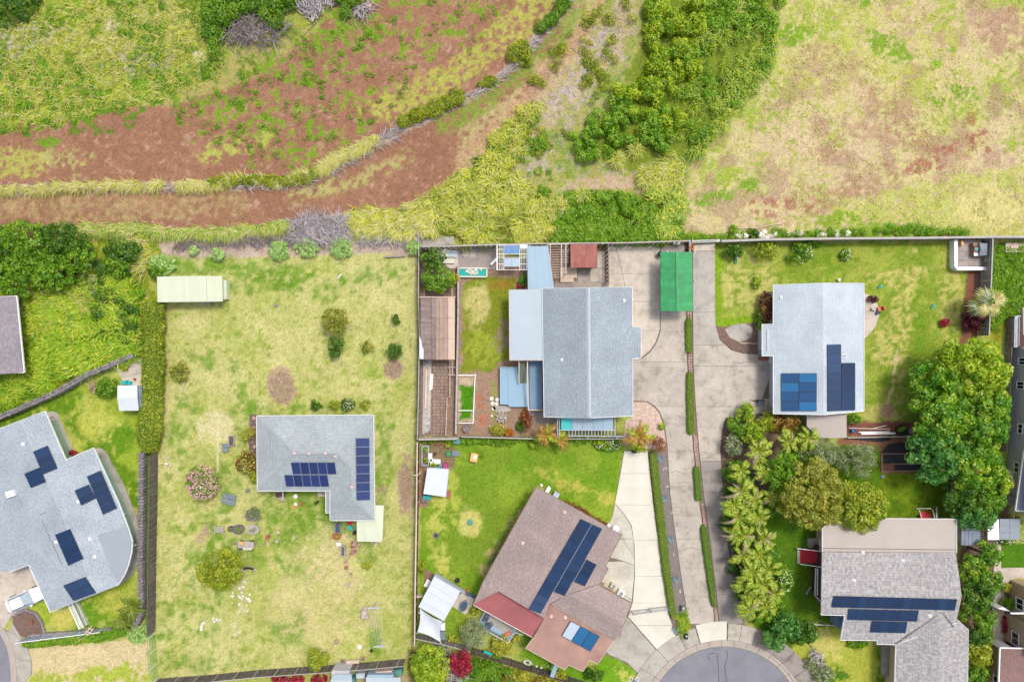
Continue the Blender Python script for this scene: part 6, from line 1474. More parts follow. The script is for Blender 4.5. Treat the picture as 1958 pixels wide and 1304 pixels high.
# small weed tufts on the lawn
# ---- loose hedge and clipped hedges (closed bodies + leaf skin)
def hedge(Lp,Rp,y0,y1,h,mat,label,L=.12,dens=60,bump_=.12,name='hedge',cat='hedge',body=None,step=6,tp=.96):
    cx=(interp(Lp,(y0+y1)/2)+interp(Rp,(y0+y1)/2))/2; t=thing(name,label,cat,G(cx,(y0+y1)/2)); og=ORG[t.name]
    ys=np.arange(y0,y1+.01,step); rows=[]
    for y in ys:
        a_,b_=P(interp(Lp,y),y,h*.8) ,P(interp(Rp,y),y,h*.8); e=min(1,.35+min(y-y0,y1-y)/8); c=(a_+b_)/2; hw=(b_-a_)/2*e
        w_=random.uniform(1-bump_,1+bump_)
        rows.append([c-hw*tp*w_+Vector((0,0,-h*.8)),c-hw*w_+Vector((0,0,-h*.1)),c-hw*.62+Vector((0,0,h*.2*w_*e)),c+hw*.62+Vector((0,0,h*.2*w_*e)),c+hw*w_+Vector((0,0,-h*.1)),c+hw*(tp if tp>.9 else .45)*w_+Vector((0,0,-h*.8))])
    vs=[v for r_ in rows for v in r_]; fs=[(i*6+k_,i*6+k_+1,(i+1)*6+k_+1,(i+1)*6+k_) for i in range(len(rows)-1) for k_ in range(5)]+[(0,1,2,3,4,5)[::-1],tuple((len(rows)-1)*6+k_ for k_ in range(6))]
    mb=MB(); mb.add(vs,fs); mb.build('branches',M['hedgebody'],t)
    pts,nr=[],[]
    A_=np.array([[list(v-og) for v in r_] for r_ in rows])
    for i in range(len(rows)-1):
        for k_ in range(5):
            q=A_[i,k_],A_[i,k_+1],A_[i+1,k_+1],A_[i+1,k_]; n_=np.cross(q[1]-q[0],q[3]-q[0]); ar=np.linalg.norm(n_); n_=n_/(ar+1e-9)
            n_=n_ if (k_ in (0,) and n_[0]<0) or (k_==4 and n_[0]>0) or (k_ in (1,2,3) and n_[2]>0) else -n_
            m_=max(1,int(ar*dens)); u,v=rng.random((2,m_,1)); pts.append((q[0]*(1-u)+q[1]*u)*(1-v)+(q[3]*(1-u)+q[2]*u)*v+n_*rng.uniform(0,L*.8,(m_,1))); nr.append(np.tile(n_,(m_,1)))
    p=np.concatenate(pts); n_=np.concatenate(nr); V,F=cards(p,n_,L*rng.uniform(.7,1.3,len(p)),L*.55,.6)
    tt=fbm(p[:,0]*10+300,p[:,1]*10+300,9,3,5); npmesh('leaves',V,F,M[mat],parent=t,val=np.repeat(np.clip((tt-.2)*.8+rng.random(len(p))*.5,0,1),4)); return t
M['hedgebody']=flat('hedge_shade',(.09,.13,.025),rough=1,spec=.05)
HL=[(270,575),(273,690),(270,740),(264,800),(262,845),(272,866)]; HR=[(308,575),(309,700),(306,760),(304,830),(298,866)]
hedge(HL,HR,576,864,2.0,'lf_hedge','tall loose leafy hedge between the overgrown lot and the dry lawn',L=.26,dens=75,bump_=.2,tp=.8)
for a_,b_ in ((608,677),): hedge([(1311,600),(1312,690)],[(1323,600),(1324,690)],a_,b_,.45,'lf_clip2','short clipped hedge just below the green carport',dens=110)
hedge([(1312.5,700),(1315,840)],[(1325,700),(1328.5,840)],711,832,.45,'lf_clip2','long clipped hedge between the lanes, level with the central house',dens=110)
hedge([(1325,880),(1331,970)],[(1337,880),(1343,970)],891,962,.45,'lf_clip','clipped hedge between the lanes, level with the top of the pale driveway',dens=110)
hedge([(1338,1000),(1353,1110),(1362,1165)],[(1350,1000),(1363,1090),(1369,1165)],1004,1160,.45,'lf_clip','longest clipped hedge between the lanes, near the cul-de-sac',dens=110)
slabpoly(strip,'grass_strip',[(1364.5,1164),(1368.5,1164),(1371.5,1192),(1367.5,1192)],flat('short_turf',C(90,140,40),rough=1),.06)
hedge([(1241,862),(1252,965),(1268,1100),(1281,1180)],[(1254,862),(1268,965),(1283,1100),(1294,1180)],864,1182,.5,'lf_clip2','long clipped hedge along the right side of the pale driveway',dens=100)
def hhedge(x0,x1,y,hh,h,mat,label,**k):
    pass
# low hedge below the glass fence: a row of touching shrubs in one mass
V_,F_,val_=lobes_leaves([(G(55+i*6.2,0).x,G(0,1229-i*.75).y+random.uniform(-.3,.3),.25,.6,.55,.6) for i in range(31)],40,.2); t=thing('low_hedge','low green ground-cover hedge below the glass fence','hedge',G(150,1222)); og=np.array(ORG[t.name]); npmesh('leaves',V_-og,F_,M['lf_weed'],parent=t,val=val_)

# ---- palms: shared frond meshes, every frond its own object
def frond_mesh(name,mat,n=22,droop=.55,w_=.3,lw=.06,curl=.15,dry=False):
    V=[]; F=[]; val=[]
    def pt(t_): return np.array([t_,curl*t_*t_,.34*math.sin(t_*2.2)-droop*t_** 2.4])
    for i in range(n):
        t_=.12+.88*i/(n-1); c=pt(t_); d=pt(min(1,t_+.03))-pt(t_-.03); d /= np.linalg.norm(d)
        L=w_*(math.sin(math.pi*min(1,.12+t_*.86))** .6)*random.uniform(.85,1.1)
        for sgn in (-1,1):
            s_=np.array([d[0]*.75,sgn*1.0+d[1]*.4,-.3+random.uniform(-.12,.3)]); s_ /= np.linalg.norm(s_); b=len(V)
            V+=[c-d*lw/2,c+d*lw/2,c+s_*L*.55+d*lw*.5+[0,0,.02],c+s_*L-[0,0,L*.25],c+s_*L*.55-d*lw*.5]
            F+=[(b,b+1,b+2,b+4),(b+4,b+2,b+3,b+3)]; v_=random.random(); val+=[v_]*5
    me=bpy.data.meshes.new(name); fs=[tuple(dict.fromkeys(f)) for f in F]
    b=len(V); m_=7; tris=[]
    for i in range(m_):
        c=pt(i/(m_-1)); r_=.022*(1-.7*i/(m_-1)); V+=[c+[0,r_,0],c+[0,-r_,0],c+[0,0,r_*1.2]]; val+=[.9]*3
    for i in range(m_-1):
        for k_ in range(3): fs.append((b+i*3+k_,b+i*3+(k_+1) % 3,b+(i+1)*3+(k_+1) % 3,b+(i+1)*3+k_))
    me.from_pydata([tuple(map(float,v)) for v in V],[],fs); me.materials.append(M[mat]); a_=me.attributes.new('val','FLOAT','POINT'); a_.data.foreach_set('value',val); return me
def fan_mesh(name,mat,seg=15,spread=200,droop=.35):
    V=[]; F=[]; val=[]; pet=.35
    V+=[np.array([0,.018,0]),np.array([0,-.018,0]),np.array([pet,-.014,.12]),np.array([pet,.014,.12])]; F.append((0,1,2,3)); val+=[.8]*4
    for i in range(seg):
        a_=R(-spread/2+spread*i/(seg-1)); L=.62*(.75+.25*math.cos(a_))*random.uniform(.9,1.1); d=np.array([math.cos(a_),math.sin(a_),.12]); s_=np.array([-math.sin(a_),math.cos(a_),0]); b=len(V); o=np.array([pet,0,.12]); w_=.055
        V+=[o,o+d*L*.5+s_*w_+[0,0,-.02],o+d*L+[0,0,-droop*L],o+d*L*.5-s_*w_+[0,0,-.02]]; F.append((b,b+1,b+2,b+3)); v_=random.random(); val+=[v_]*4
    me=bpy.data.meshes.new(name); me.from_pydata([tuple(map(float,v)) for v in V],[],F); me.materials.append(M[mat]); a_=me.attributes.new('val','FLOAT','POINT'); a_.data.foreach_set('value',val); return me
FR=[frond_mesh('frond','lf_palm',curl=c_) for c_ in (.15,-.2,.05)]+[frond_mesh('frond','lf_palmdry',n=15,droop=.8,w_=.2)]
FD=[frond_mesh('frond','lf_croton2',n=18,w_=.3),frond_mesh('frond','lf_hedge',n=18,w_=.3)]
FC=[frond_mesh('frond','lf_cycad',n=26,droop=.25,w_=.13,lw=.05,curl=.05)]
FF=[fan_mesh('frond','lf_mid'),fan_mesh('frond','lf_silver',droop=.5),fan_mesh('frond','lf_canedry',droop=.75)]
def palm(px,py,r,h,label,meshes=FR,n=12,group=None,dryp=.12,name='palm',el=(-.1,.5),tw=True):
    c=P(px,py,h); t=thing(name,label,'palm tree' if name != 'cycad' else 'cycad',(c.x,c.y,0),group); rr=r/PXM*.93
    for i in range(n):
        me=meshes[-1] if (len(meshes)>2 and random.random()<dryp) else random.choice(meshes[:3] if len(meshes)>3 else meshes[:max(1,len(meshes)-(1 if len(meshes)==3 else 0))])
        o=bpy.data.objects.new('frond',me); COL.objects.link(o); o.parent=t; o.location=(0,0,h-.1); s_=rr*random.uniform(.6,1.25); o.scale=(s_,s_,s_)
        o.rotation_euler=(random.uniform(-.3,.3),-random.uniform(*el)*.8,i*2*math.pi/n+random.uniform(-.25,.25))
    mb=MB(); mb.tube([c*1+Vector((0,0,-h)),Vector((c.x+.05,c.y,h*.5)),Vector((c.x,c.y,h-.05))],[.12,.09,.09],7); mb.build('trunk',M['bark'],t); return t
for i,(x,y,r_) in enumerate(((1404,950,20),(1470,975,20),(1395,1005,18),(1476,1060,18),(1412,1085,18),(1484,1160,18),(1424,1140,18))): bush(x,y,r_,r_*1.1,1.7,'lf_mid' if i % 2 else 'lf_dark','green undergrowth shrub '+('on the driveway edge under the northern palms','on the lawn edge under the northern palms','on the driveway edge under the middle palms','on the lawn edge level with the red steps','on the driveway edge level with the red steps','on the lawn edge under the last palms','on the driveway edge under the last palms')[i])
PR=[(1417,900,20),(1450,862,24),(1415,940,24),(1462,905,22),(1440,955,20),(1402,965,20),(1472,952,20),(1410,990,26),(1452,990,22),(1425,1025,24),(1462,1030,20),(1405,1022,18),(1418,1062,24),(1452,1062,26),(1438,1095,24),(1468,1090,22),(1425,1115,22),(1458,1118,24),(1442,1145,24),(1478,1135,20),(1432,1165,20),(1462,1160,20)]
order=['first','second','third','fourth','fifth','sixth','seventh','eighth','ninth','tenth','eleventh','twelfth']
left_=[q for i,q in enumerate(PR) if i % 2==0]; right_=[q for i,q in enumerate(PR) if i % 2]
for side,lst in (('driveway',left_),('lawn',right_)):
    for i,(x,y,r_) in enumerate(lst): palm(x,y,r_+3,3.0+random.uniform(-.5,.6),f'yellow-green areca palm, {order[i]} from the north on the {side} side of the palm row',n=13,group='areca palms beside the right lane')
palm(1545,838,26,3,'feathery yellow palm below the tan awning',n=13); palm(1508,846,26,3,'feathery palm between the coppery croton and the olive-yellow tree',n=12)
palm(1043,832,26,2.4,'feathery golden palm over the low picket fence, west one',FD,14); palm(1072,842,20,2.0,'smaller feathery palm over the low picket fence, east one',FD,12); palm(1221,834,30,2.6,'golden-brown feathery palm at the head of the pale driveway',FD,16)
palm(1887,580,36,3.2,'big fan palm above the purple shrub',FF,22,name='fan_palm',el=(-.2,.9),dryp=.3)
palm(252,1160,26,1.4,'upper sago palm with an orange centre by the lava wall',FC,26,name='cycad',el=(-.1,.4)); palm(236,1188,24,1.2,'lower sago palm, all green, by the lava wall',FC,26,name='cycad',el=(-.1,.4))
# agaves along the gravel strip
for i,(x,y) in enumerate(((1262,876),(1270,953),(1281,1030),(1292,1107),(1291,1203))):
    t=thing('agave',['small blue agave','small blue agave','small blue agave','small blue agave','small blue agave'][i]+[' at the head of the gravel strip',' second down the gravel strip',' midway down the gravel strip',' low on the gravel strip',' at the foot of the clipped hedge'][i],'agave',G(x,y),'agaves in the gravel strip'); mb=MB(); c=G(x,y)
    for k_ in range(11):
        a_=k_*2.4; d=Vector((math.cos(a_),math.sin(a_),0)); s_=Vector((-d.y,d.x,0)); mb.add([c+s_*.05,c-s_*.05,c+d*.3-s_*.07+Vector((0,0,.2)),c+d*.55+Vector((0,0,.25)),c+d*.3+s_*.07+Vector((0,0,.2))],[(0,1,2,4),(4,2,3)])
    mb.build('leaves',M.get('agave') or M.setdefault('agave',flat('blue_agave',C(122,142,152),rough=.6)),t)

# ---- grass blades, brush, weeds: masses nobody could count
def inpoly(px,py,pts):
    ins=np.zeros(len(px),bool); n=len(pts)
    for i in range(n):
        x1,y1=pts[i]; x2,y2=pts[(i+1) % n]
        if y1==y2: continue
        ins ^= ((y1>py) != (y2>py)) & (px<(x2-x1)*(py-y1)/(y2-y1)+x1)
    return ins
def scatter_poly(pts,n):
    xs=[q[0] for q in pts]; ys=[q[1] for q in pts]; ox,oy=[],[]; tot=0
    while tot<n:
        x=rng.uniform(min(xs),max(xs),n*2); y=rng.uniform(min(ys),max(ys),n*2); k_=inpoly(x,y,pts); ox.append(x[k_]); oy.append(y[k_]); tot+=k_.sum()
    return np.concatenate(ox)[:n],np.concatenate(oy)[:n]
def scatter_line(pts,wd,n):
    seg=[(Vector(a_),Vector(b_)) for a_,b_ in zip(pts[:-1],pts[1:])]; L=np.array([(b_-a_).length for a_,b_ in seg]); idx=rng.choice(len(seg),n,p=L/L.sum()); u=rng.random(n)
    A_=np.array([[*seg[i][0],*seg[i][1]] for i in idx]); x=A_[:,0]+(A_[:,2]-A_[:,0])*u; y=A_[:,1]+(A_[:,3]-A_[:,1])*u
    return x+rng.normal(0,wd*.45,n),y+rng.normal(0,wd*.45,n)
def blades(name,x,y,mats,L=1.2,w_=.09,h=.7,flow=None,radial=None,mixdry=.3,label=None,cat='grass',tuft=7,spread=.8,base=0.0,seg=3,scaleN=26,parent=None,clump=0):
    """arching grass: each tuft throws blades outwards, combed along the local flow"""
    if clump: x,y=x[::clump],y[::clump]; tuft=tuft*clump; spread=max(spread*.8,.6)
    n0_=len(x); ang0=fbm(x+900,y+900,scaleN,2,5)*12 if flow is None else np.full(n0_,1.0)*flow+(fbm(x+900,y+900,scaleN,3,5)-.5)*3.0
    x=np.repeat(x,tuft); y=np.repeat(y,tuft); ang=np.repeat(ang0,tuft)+rng.normal(0,spread,len(x)); n=len(x); tv=np.repeat(rng.random(n0_),tuft)
    q_=4.5 if clump else 2.2; x=(x+rng.normal(0,q_,n)-979)/PXM; y=(652-y+rng.normal(0,q_,n))/PXM; w_=w_*(1.5 if clump else 1)
    l=L*rng.uniform(.5,1.25,n); hh=h*rng.uniform(.5,1.2,n)*(.6+.7*tv); d=np.stack([np.cos(ang),np.sin(ang)],1); s_=np.stack([-d[:,1],d[:,0]],1); V=[]
    for k_ in range(seg+1):
        t_=k_/seg; cx=x+d[:,0]*l*(t_** 1.3); cy=y+d[:,1]*l*(t_** 1.3); cz=base+hh*(np.sin(t_*2.5)) ; ww=w_*(1-t_** 2*.85)*.5
        V+=[np.stack([cx-s_[:,0]*ww,cy-s_[:,1]*ww,cz],1),np.stack([cx+s_[:,0]*ww,cy+s_[:,1]*ww,cz],1)]
    V=np.stack(V,1); nv=2*(seg+1); off=(np.arange(n)*nv)[:,None]
    F=np.concatenate([off+np.array([[2*k_,2*k_+1,2*k_+3,2*k_+2]]) for k_ in range(seg)],0)
    val=np.clip(tv*.6+rng.random(n)*.5-.05,0,1); dry=np.tile((rng.random(n)<mixdry),seg) if len(mats)>1 else None
    o=npmesh(name,V.reshape(-1,3),F,[M[q] for q in mats],val=np.repeat(val,nv),midx=None if dry is None else dry.astype(int),parent=parent)
    if parent is None: o['kind']='stuff'; o['label']=label; o['category']=cat
    return o
def leafmass(name,x,y,mat,label,r=.5,h=.5,dens=26,L=.2,ratio=.5,cat='undergrowth',hv=.5):
    lb=[((a_-979)/PXM,(652-b_)/PXM,hh*.45,rr,rr*q,hh*.6) for a_,b_,rr,q,hh in zip(x,y,r*rng.uniform(.5,1.4,len(x)),rng.uniform(.7,1.3,len(x)),h*rng.uniform(1-hv,1+hv,len(x)))]
    V,F,val=lobes_leaves(lb,dens,L,ratio,zmin=.0); o=npmesh(name,V,F,M[mat],val=val); o['kind']='stuff'; o['label']=label; o['category']=cat; return o
def brush(name,x,y,mat,label,L=1.4,h=.5,r=.022,flow=None,spread=1.0,cat='dead brush',kinks=2):
    n=len(x); x=(x-979)/PXM; y=(652-y)/PXM; a_=rng.uniform(0,6.28,n) if flow is None else flow+rng.normal(0,spread,n); l=L*rng.uniform(.4,1.3,n)
    z=rng.uniform(.05,h,n); pts=[np.stack([x,y,z],1)]; el=rng.normal(.12,.3,n)
    for k_ in range(kinks):
        a_=a_+rng.normal(0,.35,n); q=l/kinks; pts.append(pts[-1]+np.stack([np.cos(a_)*q,np.sin(a_)*q,np.sin(el)*q*.6],1))
    V=[]; R_=r*rng.uniform(.5,1.6,n)
    for k_,p in enumerate(pts):
        rr=(R_*(1-.35*k_))[:,None]; s_=np.stack([-np.sin(a_),np.cos(a_),np.zeros(n)],1); V+=[p+s_*rr,p-s_*rr,p+np.array([0,0,1.6])*rr]
    V=np.stack(V,1); nv=3*len(pts); off=(np.arange(n)*nv)[:,None]; F=[]
    for k_ in range(len(pts)-1):
        for j in range(3): F.append(off+np.array([[k_*3+j,k_*3+(j+1) % 3,(k_+1)*3+(j+1) % 3,(k_+1)*3+j]]))
    o=npmesh(name,V.reshape(-1,3),np.concatenate(F,0),M[mat],val=np.repeat(rng.random(n),nv)); o['kind']='stuff'; o['label']=label; o['category']=cat; return o
def dense_where(x,y,sc_,thr,seed): k_=fbm(x,y,sc_,3,seed)>thr; return x[k_],y[k_]

CN=['lf_cane','lf_canedry']
# rows of cane grass on the soil
rowA=[(-60,362),(100,358),(250,353),(400,352),(470,345),(560,345),(620,320),(680,285)]
x,y=scatter_line(rowA,6,1300); x,y=dense_where(x,y,14,.47,301); blades('grass_row',x,y,['lf_canedry','lf_cane'],1.15,.06,.5,flow=3.6,mixdry=.25,spread=.6,label='long row of pale combed cane grass across the red soil',tuft=8)
x,y=scatter_line([(400,350),(460,345),(560,348),(600,330)],6,160); leafmass('weeds',x,y,'lf_hedge','yellow-green weeds in the soil row',.45,.5)
x,y=scatter_line([(0,362),(60,360),(120,362),(200,362),(260,360),(300,362),(430,358),(480,360),(600,348),(690,298),(760,262)],7,700); brush('dead_brush',x,y,'twig','grey dead stalks under the cane grass row',1.1,.3,.025,flow=.1,spread=.5)
rowB=[(640,318),(690,285),(760,248),(830,215),(880,190),(930,172),(1000,110),(1040,60),(1075,20),(1100,-20)]
x,y=scatter_line(rowB,6,620); brush('dead_brush',x,y,'twig','grey dead stalks along the curving field edge',1.1,.35,.028,flow=.5,spread=.5)
x,y=scatter_line([(620,325),(700,275),(720,262)],9,260); x,y=dense_where(x,y,10,.42,302); blades('cane_grass',x,y,CN,1.3,.05,.5,flow=3.7,mixdry=.65,label='bundle of combed straw grass on the curving field edge',tuft=8,spread=.5)
x,y=scatter_line([(770,235),(830,212),(880,185)],7,95); leafmass('weeds',x,y,'lf_hedge','leafy weeds midway along the curving field edge',.55,.7)
x,y=scatter_line([(980,110),(1000,90),(1008,120)],9,60); leafmass('weeds',x,y,'lf_hedge','leafy bush clump where the field edge bends',.55,.8)
x,y=scatter_line([(1030,60),(1060,35),(1085,0)],8,60); leafmass('weeds',x,y,'lf_mid','leafy weeds at the upper end of the curving field edge',.5,.8)
x,y=scatter_line([(915,165),(945,155)],6,20); leafmass('weeds',x,y,'lf_hedge','small leafy weeds at the middle of the curving field edge',.45,.5)
# row C above the houses
rowC=[(160,440),(260,442),(400,445),(500,440),(560,428)]
x,y=scatter_line(rowC,8,620); y=y+(fbm(x,y*0,30,2,5)-.5)*14; blades('cane_grass',x,y,['lf_grass','lf_canedry'],1.2,.065,.6,flow=-2.2,mixdry=.5,label='green and straw grass bank above the overgrown lot',tuft=8,spread=.6)
x,y=scatter_poly([(670,405),(760,395),(830,385),(845,440),(760,450),(680,445)],520); blades('cane_grass',x,y,CN,1.2,.06,.7,flow=-2.4,mixdry=.45,label='cane grass bank right of the grey brush pile',tuft=9,spread=.7,clump=5)
x,y=scatter_poly([(820,380),(880,350),(930,340),(1000,345),(1050,370),(1060,420),(1045,455),(1010,465),(880,466),(850,440)],1500); x,y=dense_where(x,y,26,.42,88); blades('cane_grass',x,y,CN,1.05,.06,.8,mixdry=.22,label='thick yellow-green cane grass above the central house',tuft=9,clump=5)
x,y=scatter_poly([(850,365),(900,310),(960,260),(1000,215),(1030,195),(1030,240),(990,300),(960,350),(900,370)],560); x,y=dense_where(x,y,24,.47,89); blades('cane_grass',x,y,CN,.95,.06,.8,mixdry=.15,label='band of bright cane grass climbing the scrub slope',tuft=9,clump=5)
x,y=scatter_poly([(1225,330),(1300,290),(1310,330),(1300,365),(1230,355)],330); x,y=dense_where(x,y,18,.45,303); blades('cane_grass',x,y,CN,1.1,.08,.8,flow=-2.4,mixdry=.25,label='tufted cane grass by the edge of the dry field',tuft=10,spread=.7)
x,y=scatter_poly([(1245,368),(1300,370),(1302,450),(1255,455),(1240,400)],360); x,y=dense_where(x,y,18,.45,304); blades('cane_grass',x,y,['lf_grass','lf_cane'],1.1,.08,.8,mixdry=.5,label='cane grass above the green carport',tuft=10,clump=5)
for i,(cx,cy,r_) in enumerate(((1113,375,14),(1073,393,15),(1213,288,14),(1178,310,13),(1050,405,18),(990,285,16),(1010,220,14),(1340,75,12),(1410,20,14),(1240,100,0),(1245,338,12))):
    if r_==0: continue
    t=thing('grass_clump','pale fountain grass clump '+('at the top of the bare scrub patch','near the left end of the green weeds above the red-roofed shed','above the bare scrub patch, right one','left of the bare scrub patch, round one','leaning at the east end of the cane grass','on the slope beside the soil track','at the top of the cane grass band','inside the upper thicket','at the top edge of the thicket','','below the thicket by the dry field')[i],'grass clump',G(cx,cy))
    x=np.full(34,float(cx))+rng.normal(0,r_*.3,34); y=np.full(34,float(cy))+rng.normal(0,r_*.3,34)
    o=blades('blades',x-0,y,CN,r_/PXM*1.25,.07,.9,mixdry=.35,spread=2.2,tuft=6,parent=t); o.location=-Vector(t.location)
x,y=scatter_poly([(850,365),(900,310),(960,260),(1030,200),(1060,380),(1060,462),(880,464)],700); x,y=dense_where(x,y,20,.52,305); leafmass('weeds',x,y,'lf_weed','green weeds between the cane grass clumps',.4,.4,20,.2)
# thicket
T1=[(1235,-30),(1345,-30),(1350,45),(1335,90),(1290,110),(1240,120),(1235,60)]; T2=[(1235,70),(1300,90),(1340,130),(1300,200),(1290,250),(1200,230),(1170,190),(1240,150)]
T3=[(1170,190),(1260,210),(1290,260),(1250,300),(1180,270),(1150,310),(1100,290),(1120,240),(1160,225)]; T4=[(1300,100),(1380,40),(1480,70),(1460,150),(1400,210),(1340,280),(1290,260),(1300,190)]
x,y=scatter_poly(T1,210); x,y=dense_where(x,y,26,0.42,120); x=x+rng.normal(0,7,len(x)); y=y+rng.normal(0,7,len(x)); leafmass('thicket',x,y,'lf_bright','bright leafy thicket at the top of the scrub',.6,1.3,20,.28,hv=.7)
x,y=scatter_poly(T2,230); x,y=dense_where(x,y,26,0.47,121); x=x+rng.normal(0,7,len(x)); y=y+rng.normal(0,7,len(x)); leafmass('thicket',x,y,'lf_bright','leafy green thicket in the middle of the scrub',.6,1.2,18,.28,hv=.7)
x,y=scatter_poly(T3,260); x,y=dense_where(x,y,26,0.45,122); x=x+rng.normal(0,7,len(x)); y=y+rng.normal(0,7,len(x)); leafmass('thicket',x,y,'lf_weed','rounded leafy thicket at the lower end of the scrub',.6,1.1,20,.28,hv=.7)
x,y=scatter_poly(T4,240); x,y=dense_where(x,y,26,0.5,123); x=x+rng.normal(0,7,len(x)); y=y+rng.normal(0,7,len(x)); leafmass('thicket',x,y,'lf_weed','mixed green thicket beside the dry field',.55,.9,15,.24,hv=.7)
x,y=scatter_poly(T4,520); x,y=dense_where(x,y,22,.5,411); x=x+rng.normal(0,6,len(x)); y=y+rng.normal(0,6,len(y)); blades('cane_grass',x,y,['lf_grass','lf_cane'],1.1,.06,1.2,flow=-.4,mixdry=.4,label='tall grass through the thicket beside the dry field',tuft=8)
x,y=scatter_poly([(1410,100),(1470,80),(1480,130),(1420,180),(1380,240),(1340,300),(1310,300),(1370,210)],260); blades('cane_grass',x,y,['lf_grass','lf_cane'],1.1,.07,.9,flow=-1.0,mixdry=.5,label='leaning grass fringe between thicket and dry field',tuft=8)
x,y=scatter_poly([(1060,400),(1100,370),(1200,372),(1250,400),(1300,420),(1300,460),(1060,462)],520); x,y=dense_where(x,y,18,.44,9); leafmass('weeds',x,y,'lf_weed','green weeds above the fence behind the red-roofed shed',.6,.6,18,.24)
x,y=scatter_poly([(1060,430),(1300,430),(1300,464),(1060,464)],260); leafmass('weeds',x,y,'lf_weed','green weeds hard against the long board fence',.55,.6,18,.24)
bush(1212,429,8,8,.9,'lf_maroon','small purple weed in the green scrub above the fence',ratio=.3)
x,y=scatter_poly([(1345,-30),(1500,-30),(1480,60),(1400,70),(1350,60)],230); x,y=dense_where(x,y,20,.42,19); leafmass('weeds',x,y,'lf_weed','green weeds at the top edge beside the thicket',.6,.8,16,.26)
x,y=scatter_poly([(1020,130),(1180,-20),(1230,40),(1150,180),(1060,300),(1000,300)],300); x,y=dense_where(x,y,22,.54,29); leafmass('weeds',x,y,'lf_hedge','scattered weeds over the litter slope',.5,.5,16,.22)
x,y=scatter_poly([(1030,140),(1180,10),(1230,30),(1150,180),(1060,300),(1010,280)],450); brush('dead_brush',x,y,'twig','fine grey twigs on the litter slope',.8,.15,.018)
# weeds on soil and meadow
x,y=scatter_poly([(380,120),(600,40),(700,-30),(950,-30),(960,30),(880,120),(700,240),(560,330),(420,290),(330,230)],2200); x,y=dense_where(x,y,22,.61,39); leafmass('weeds',x,y,'lf_weed','scattered green weeds on the red soil',.24,.2,26,.15)
x,y=scatter_poly([(-30,-30),(400,-30),(440,60),(420,140),(200,220),(60,250),(-30,260)],1300); x,y=dense_where(x,y,30,.52,49); leafmass('weeds',x,y,'lf_weed','green weeds over the upper left meadow',.38,.25,22,.17)
x,y=scatter_poly([(-30,20),(400,-30),(440,60),(420,160),(200,220),(60,250),(-30,260)],1500); blades('meadow_grass',x,y,CN,.7,.06,.35,mixdry=.5,label='tangled meadow grass in the upper left',tuft=5,spread=1.5)
x,y=scatter_poly([(400,-30),(570,-30),(570,30),(540,50),(480,20),(430,60),(415,110),(400,60)],170); leafmass('thicket',x,y,'lf_mid','dense leafy bushes at the top edge, left of the dead branches',.7,1.3,20,.26)
x,y=scatter_poly([(640,-30),(700,-30),(690,15),(655,30)],40); leafmass('thicket',x,y,'lf_mid','leafy bush at the top edge, right of the dead branches',.6,1,20,.24)
x,y=scatter_poly([(0,-30),(110,-30),(60,40),(0,60)],60); leafmass('thicket',x,y,'lf_dark','dark leafy weeds in the top left corner',.6,.8,18,.24)
x,y=scatter_poly([(570,-30),(650,-30),(640,15),(600,50),(570,20)],420); brush('dead_branches',x,y,'twig','heap of pale dead branches at the top edge',2.0,.9,.045,flow=1.9,spread=.6)
x,y=scatter_poly([(430,40),(480,20),(560,50),(520,90),(440,90),(415,70)],460); brush('dead_branches',x,y,'twigdark','tangle of dark dead branches in the meadow corner',1.8,.7,.035)
x,y=scatter_poly([(670,15),(720,5),(700,35),(665,35)],90); brush('dead_branches',x,y,'twig','small heap of dead branches beside the leafy bush',1.6,.6,.04)
# grey brush bank
x,y=scatter_poly([(555,425),(600,408),(665,415),(675,455),(640,470),(560,465)],1300); brush('dead_brush',x,y,'twig','pale grey brush pile on the bank above the dry lawn',1.2,.9,.028)
x,y=scatter_poly([(680,448),(760,440),(815,455),(800,468),(690,470)],800); brush('dead_brush',x,y,'twig','grey brush along the bank right of the mint-green shrubs',1.1,.6,.026)
x,y=scatter_poly([(340,460),(430,452),(560,445),(570,468),(420,470),(330,476)],900); brush('dead_brush',x,y,'twigdark','dark dead stalks along the bank above the long shed',.9,.5,.026,flow=-.9,spread=.8)
lg=thing('log','pale fallen logs among the grey brush','logs',G(606,456)); mb=MB()
for a_,b_ in (((590,445),(622,470)),((612,440),(622,466)),((596,452),(618,468))): mb.tube([G(*a_)+Vector((0,0,.8)),G(*b_)+Vector((0,0,.4))],[.12,.18],7)
mb.build('trunk',M['barkpale'],lg)
x,y=scatter_poly([(880,1245),(930,1262),(990,1285),(1100,1312),(870,1312)],150); leafmass('undergrowth',x,y,'lf_mid','dense mixed planting below the dark fence of the brown house',.5,.7,20,.22)
x,y=scatter_poly([(960,1282),(1060,1300),(1090,1312),(960,1312)],40); leafmass('undergrowth',x,y,'lf_croton2','golden-brown tropical planting at the bottom edge',.4,.9,20,.28,.3)
x,y=scatter_line([(1062,952),(1100,972),(1160,1002)],3,46); leafmass('undergrowth',x,y,'lf_croton','low reddish-brown planting along the north east wall of the brown house',.35,.4,24,.18)
x,y=scatter_line([(990,975),(950,1050),(925,1095)],3,30); leafmass('undergrowth',x,y,'lf_silver','sparse dry planting along the west wall of the brown house',.25,.25,24,.15)
x,y=scatter_line([(806,845),(860,844),(1000,842),(1185,842)],4,90); leafmass('undergrowth',x,y,'lf_weed','weeds along the low picket fence above the green lawn',.35,.4,22,.2)
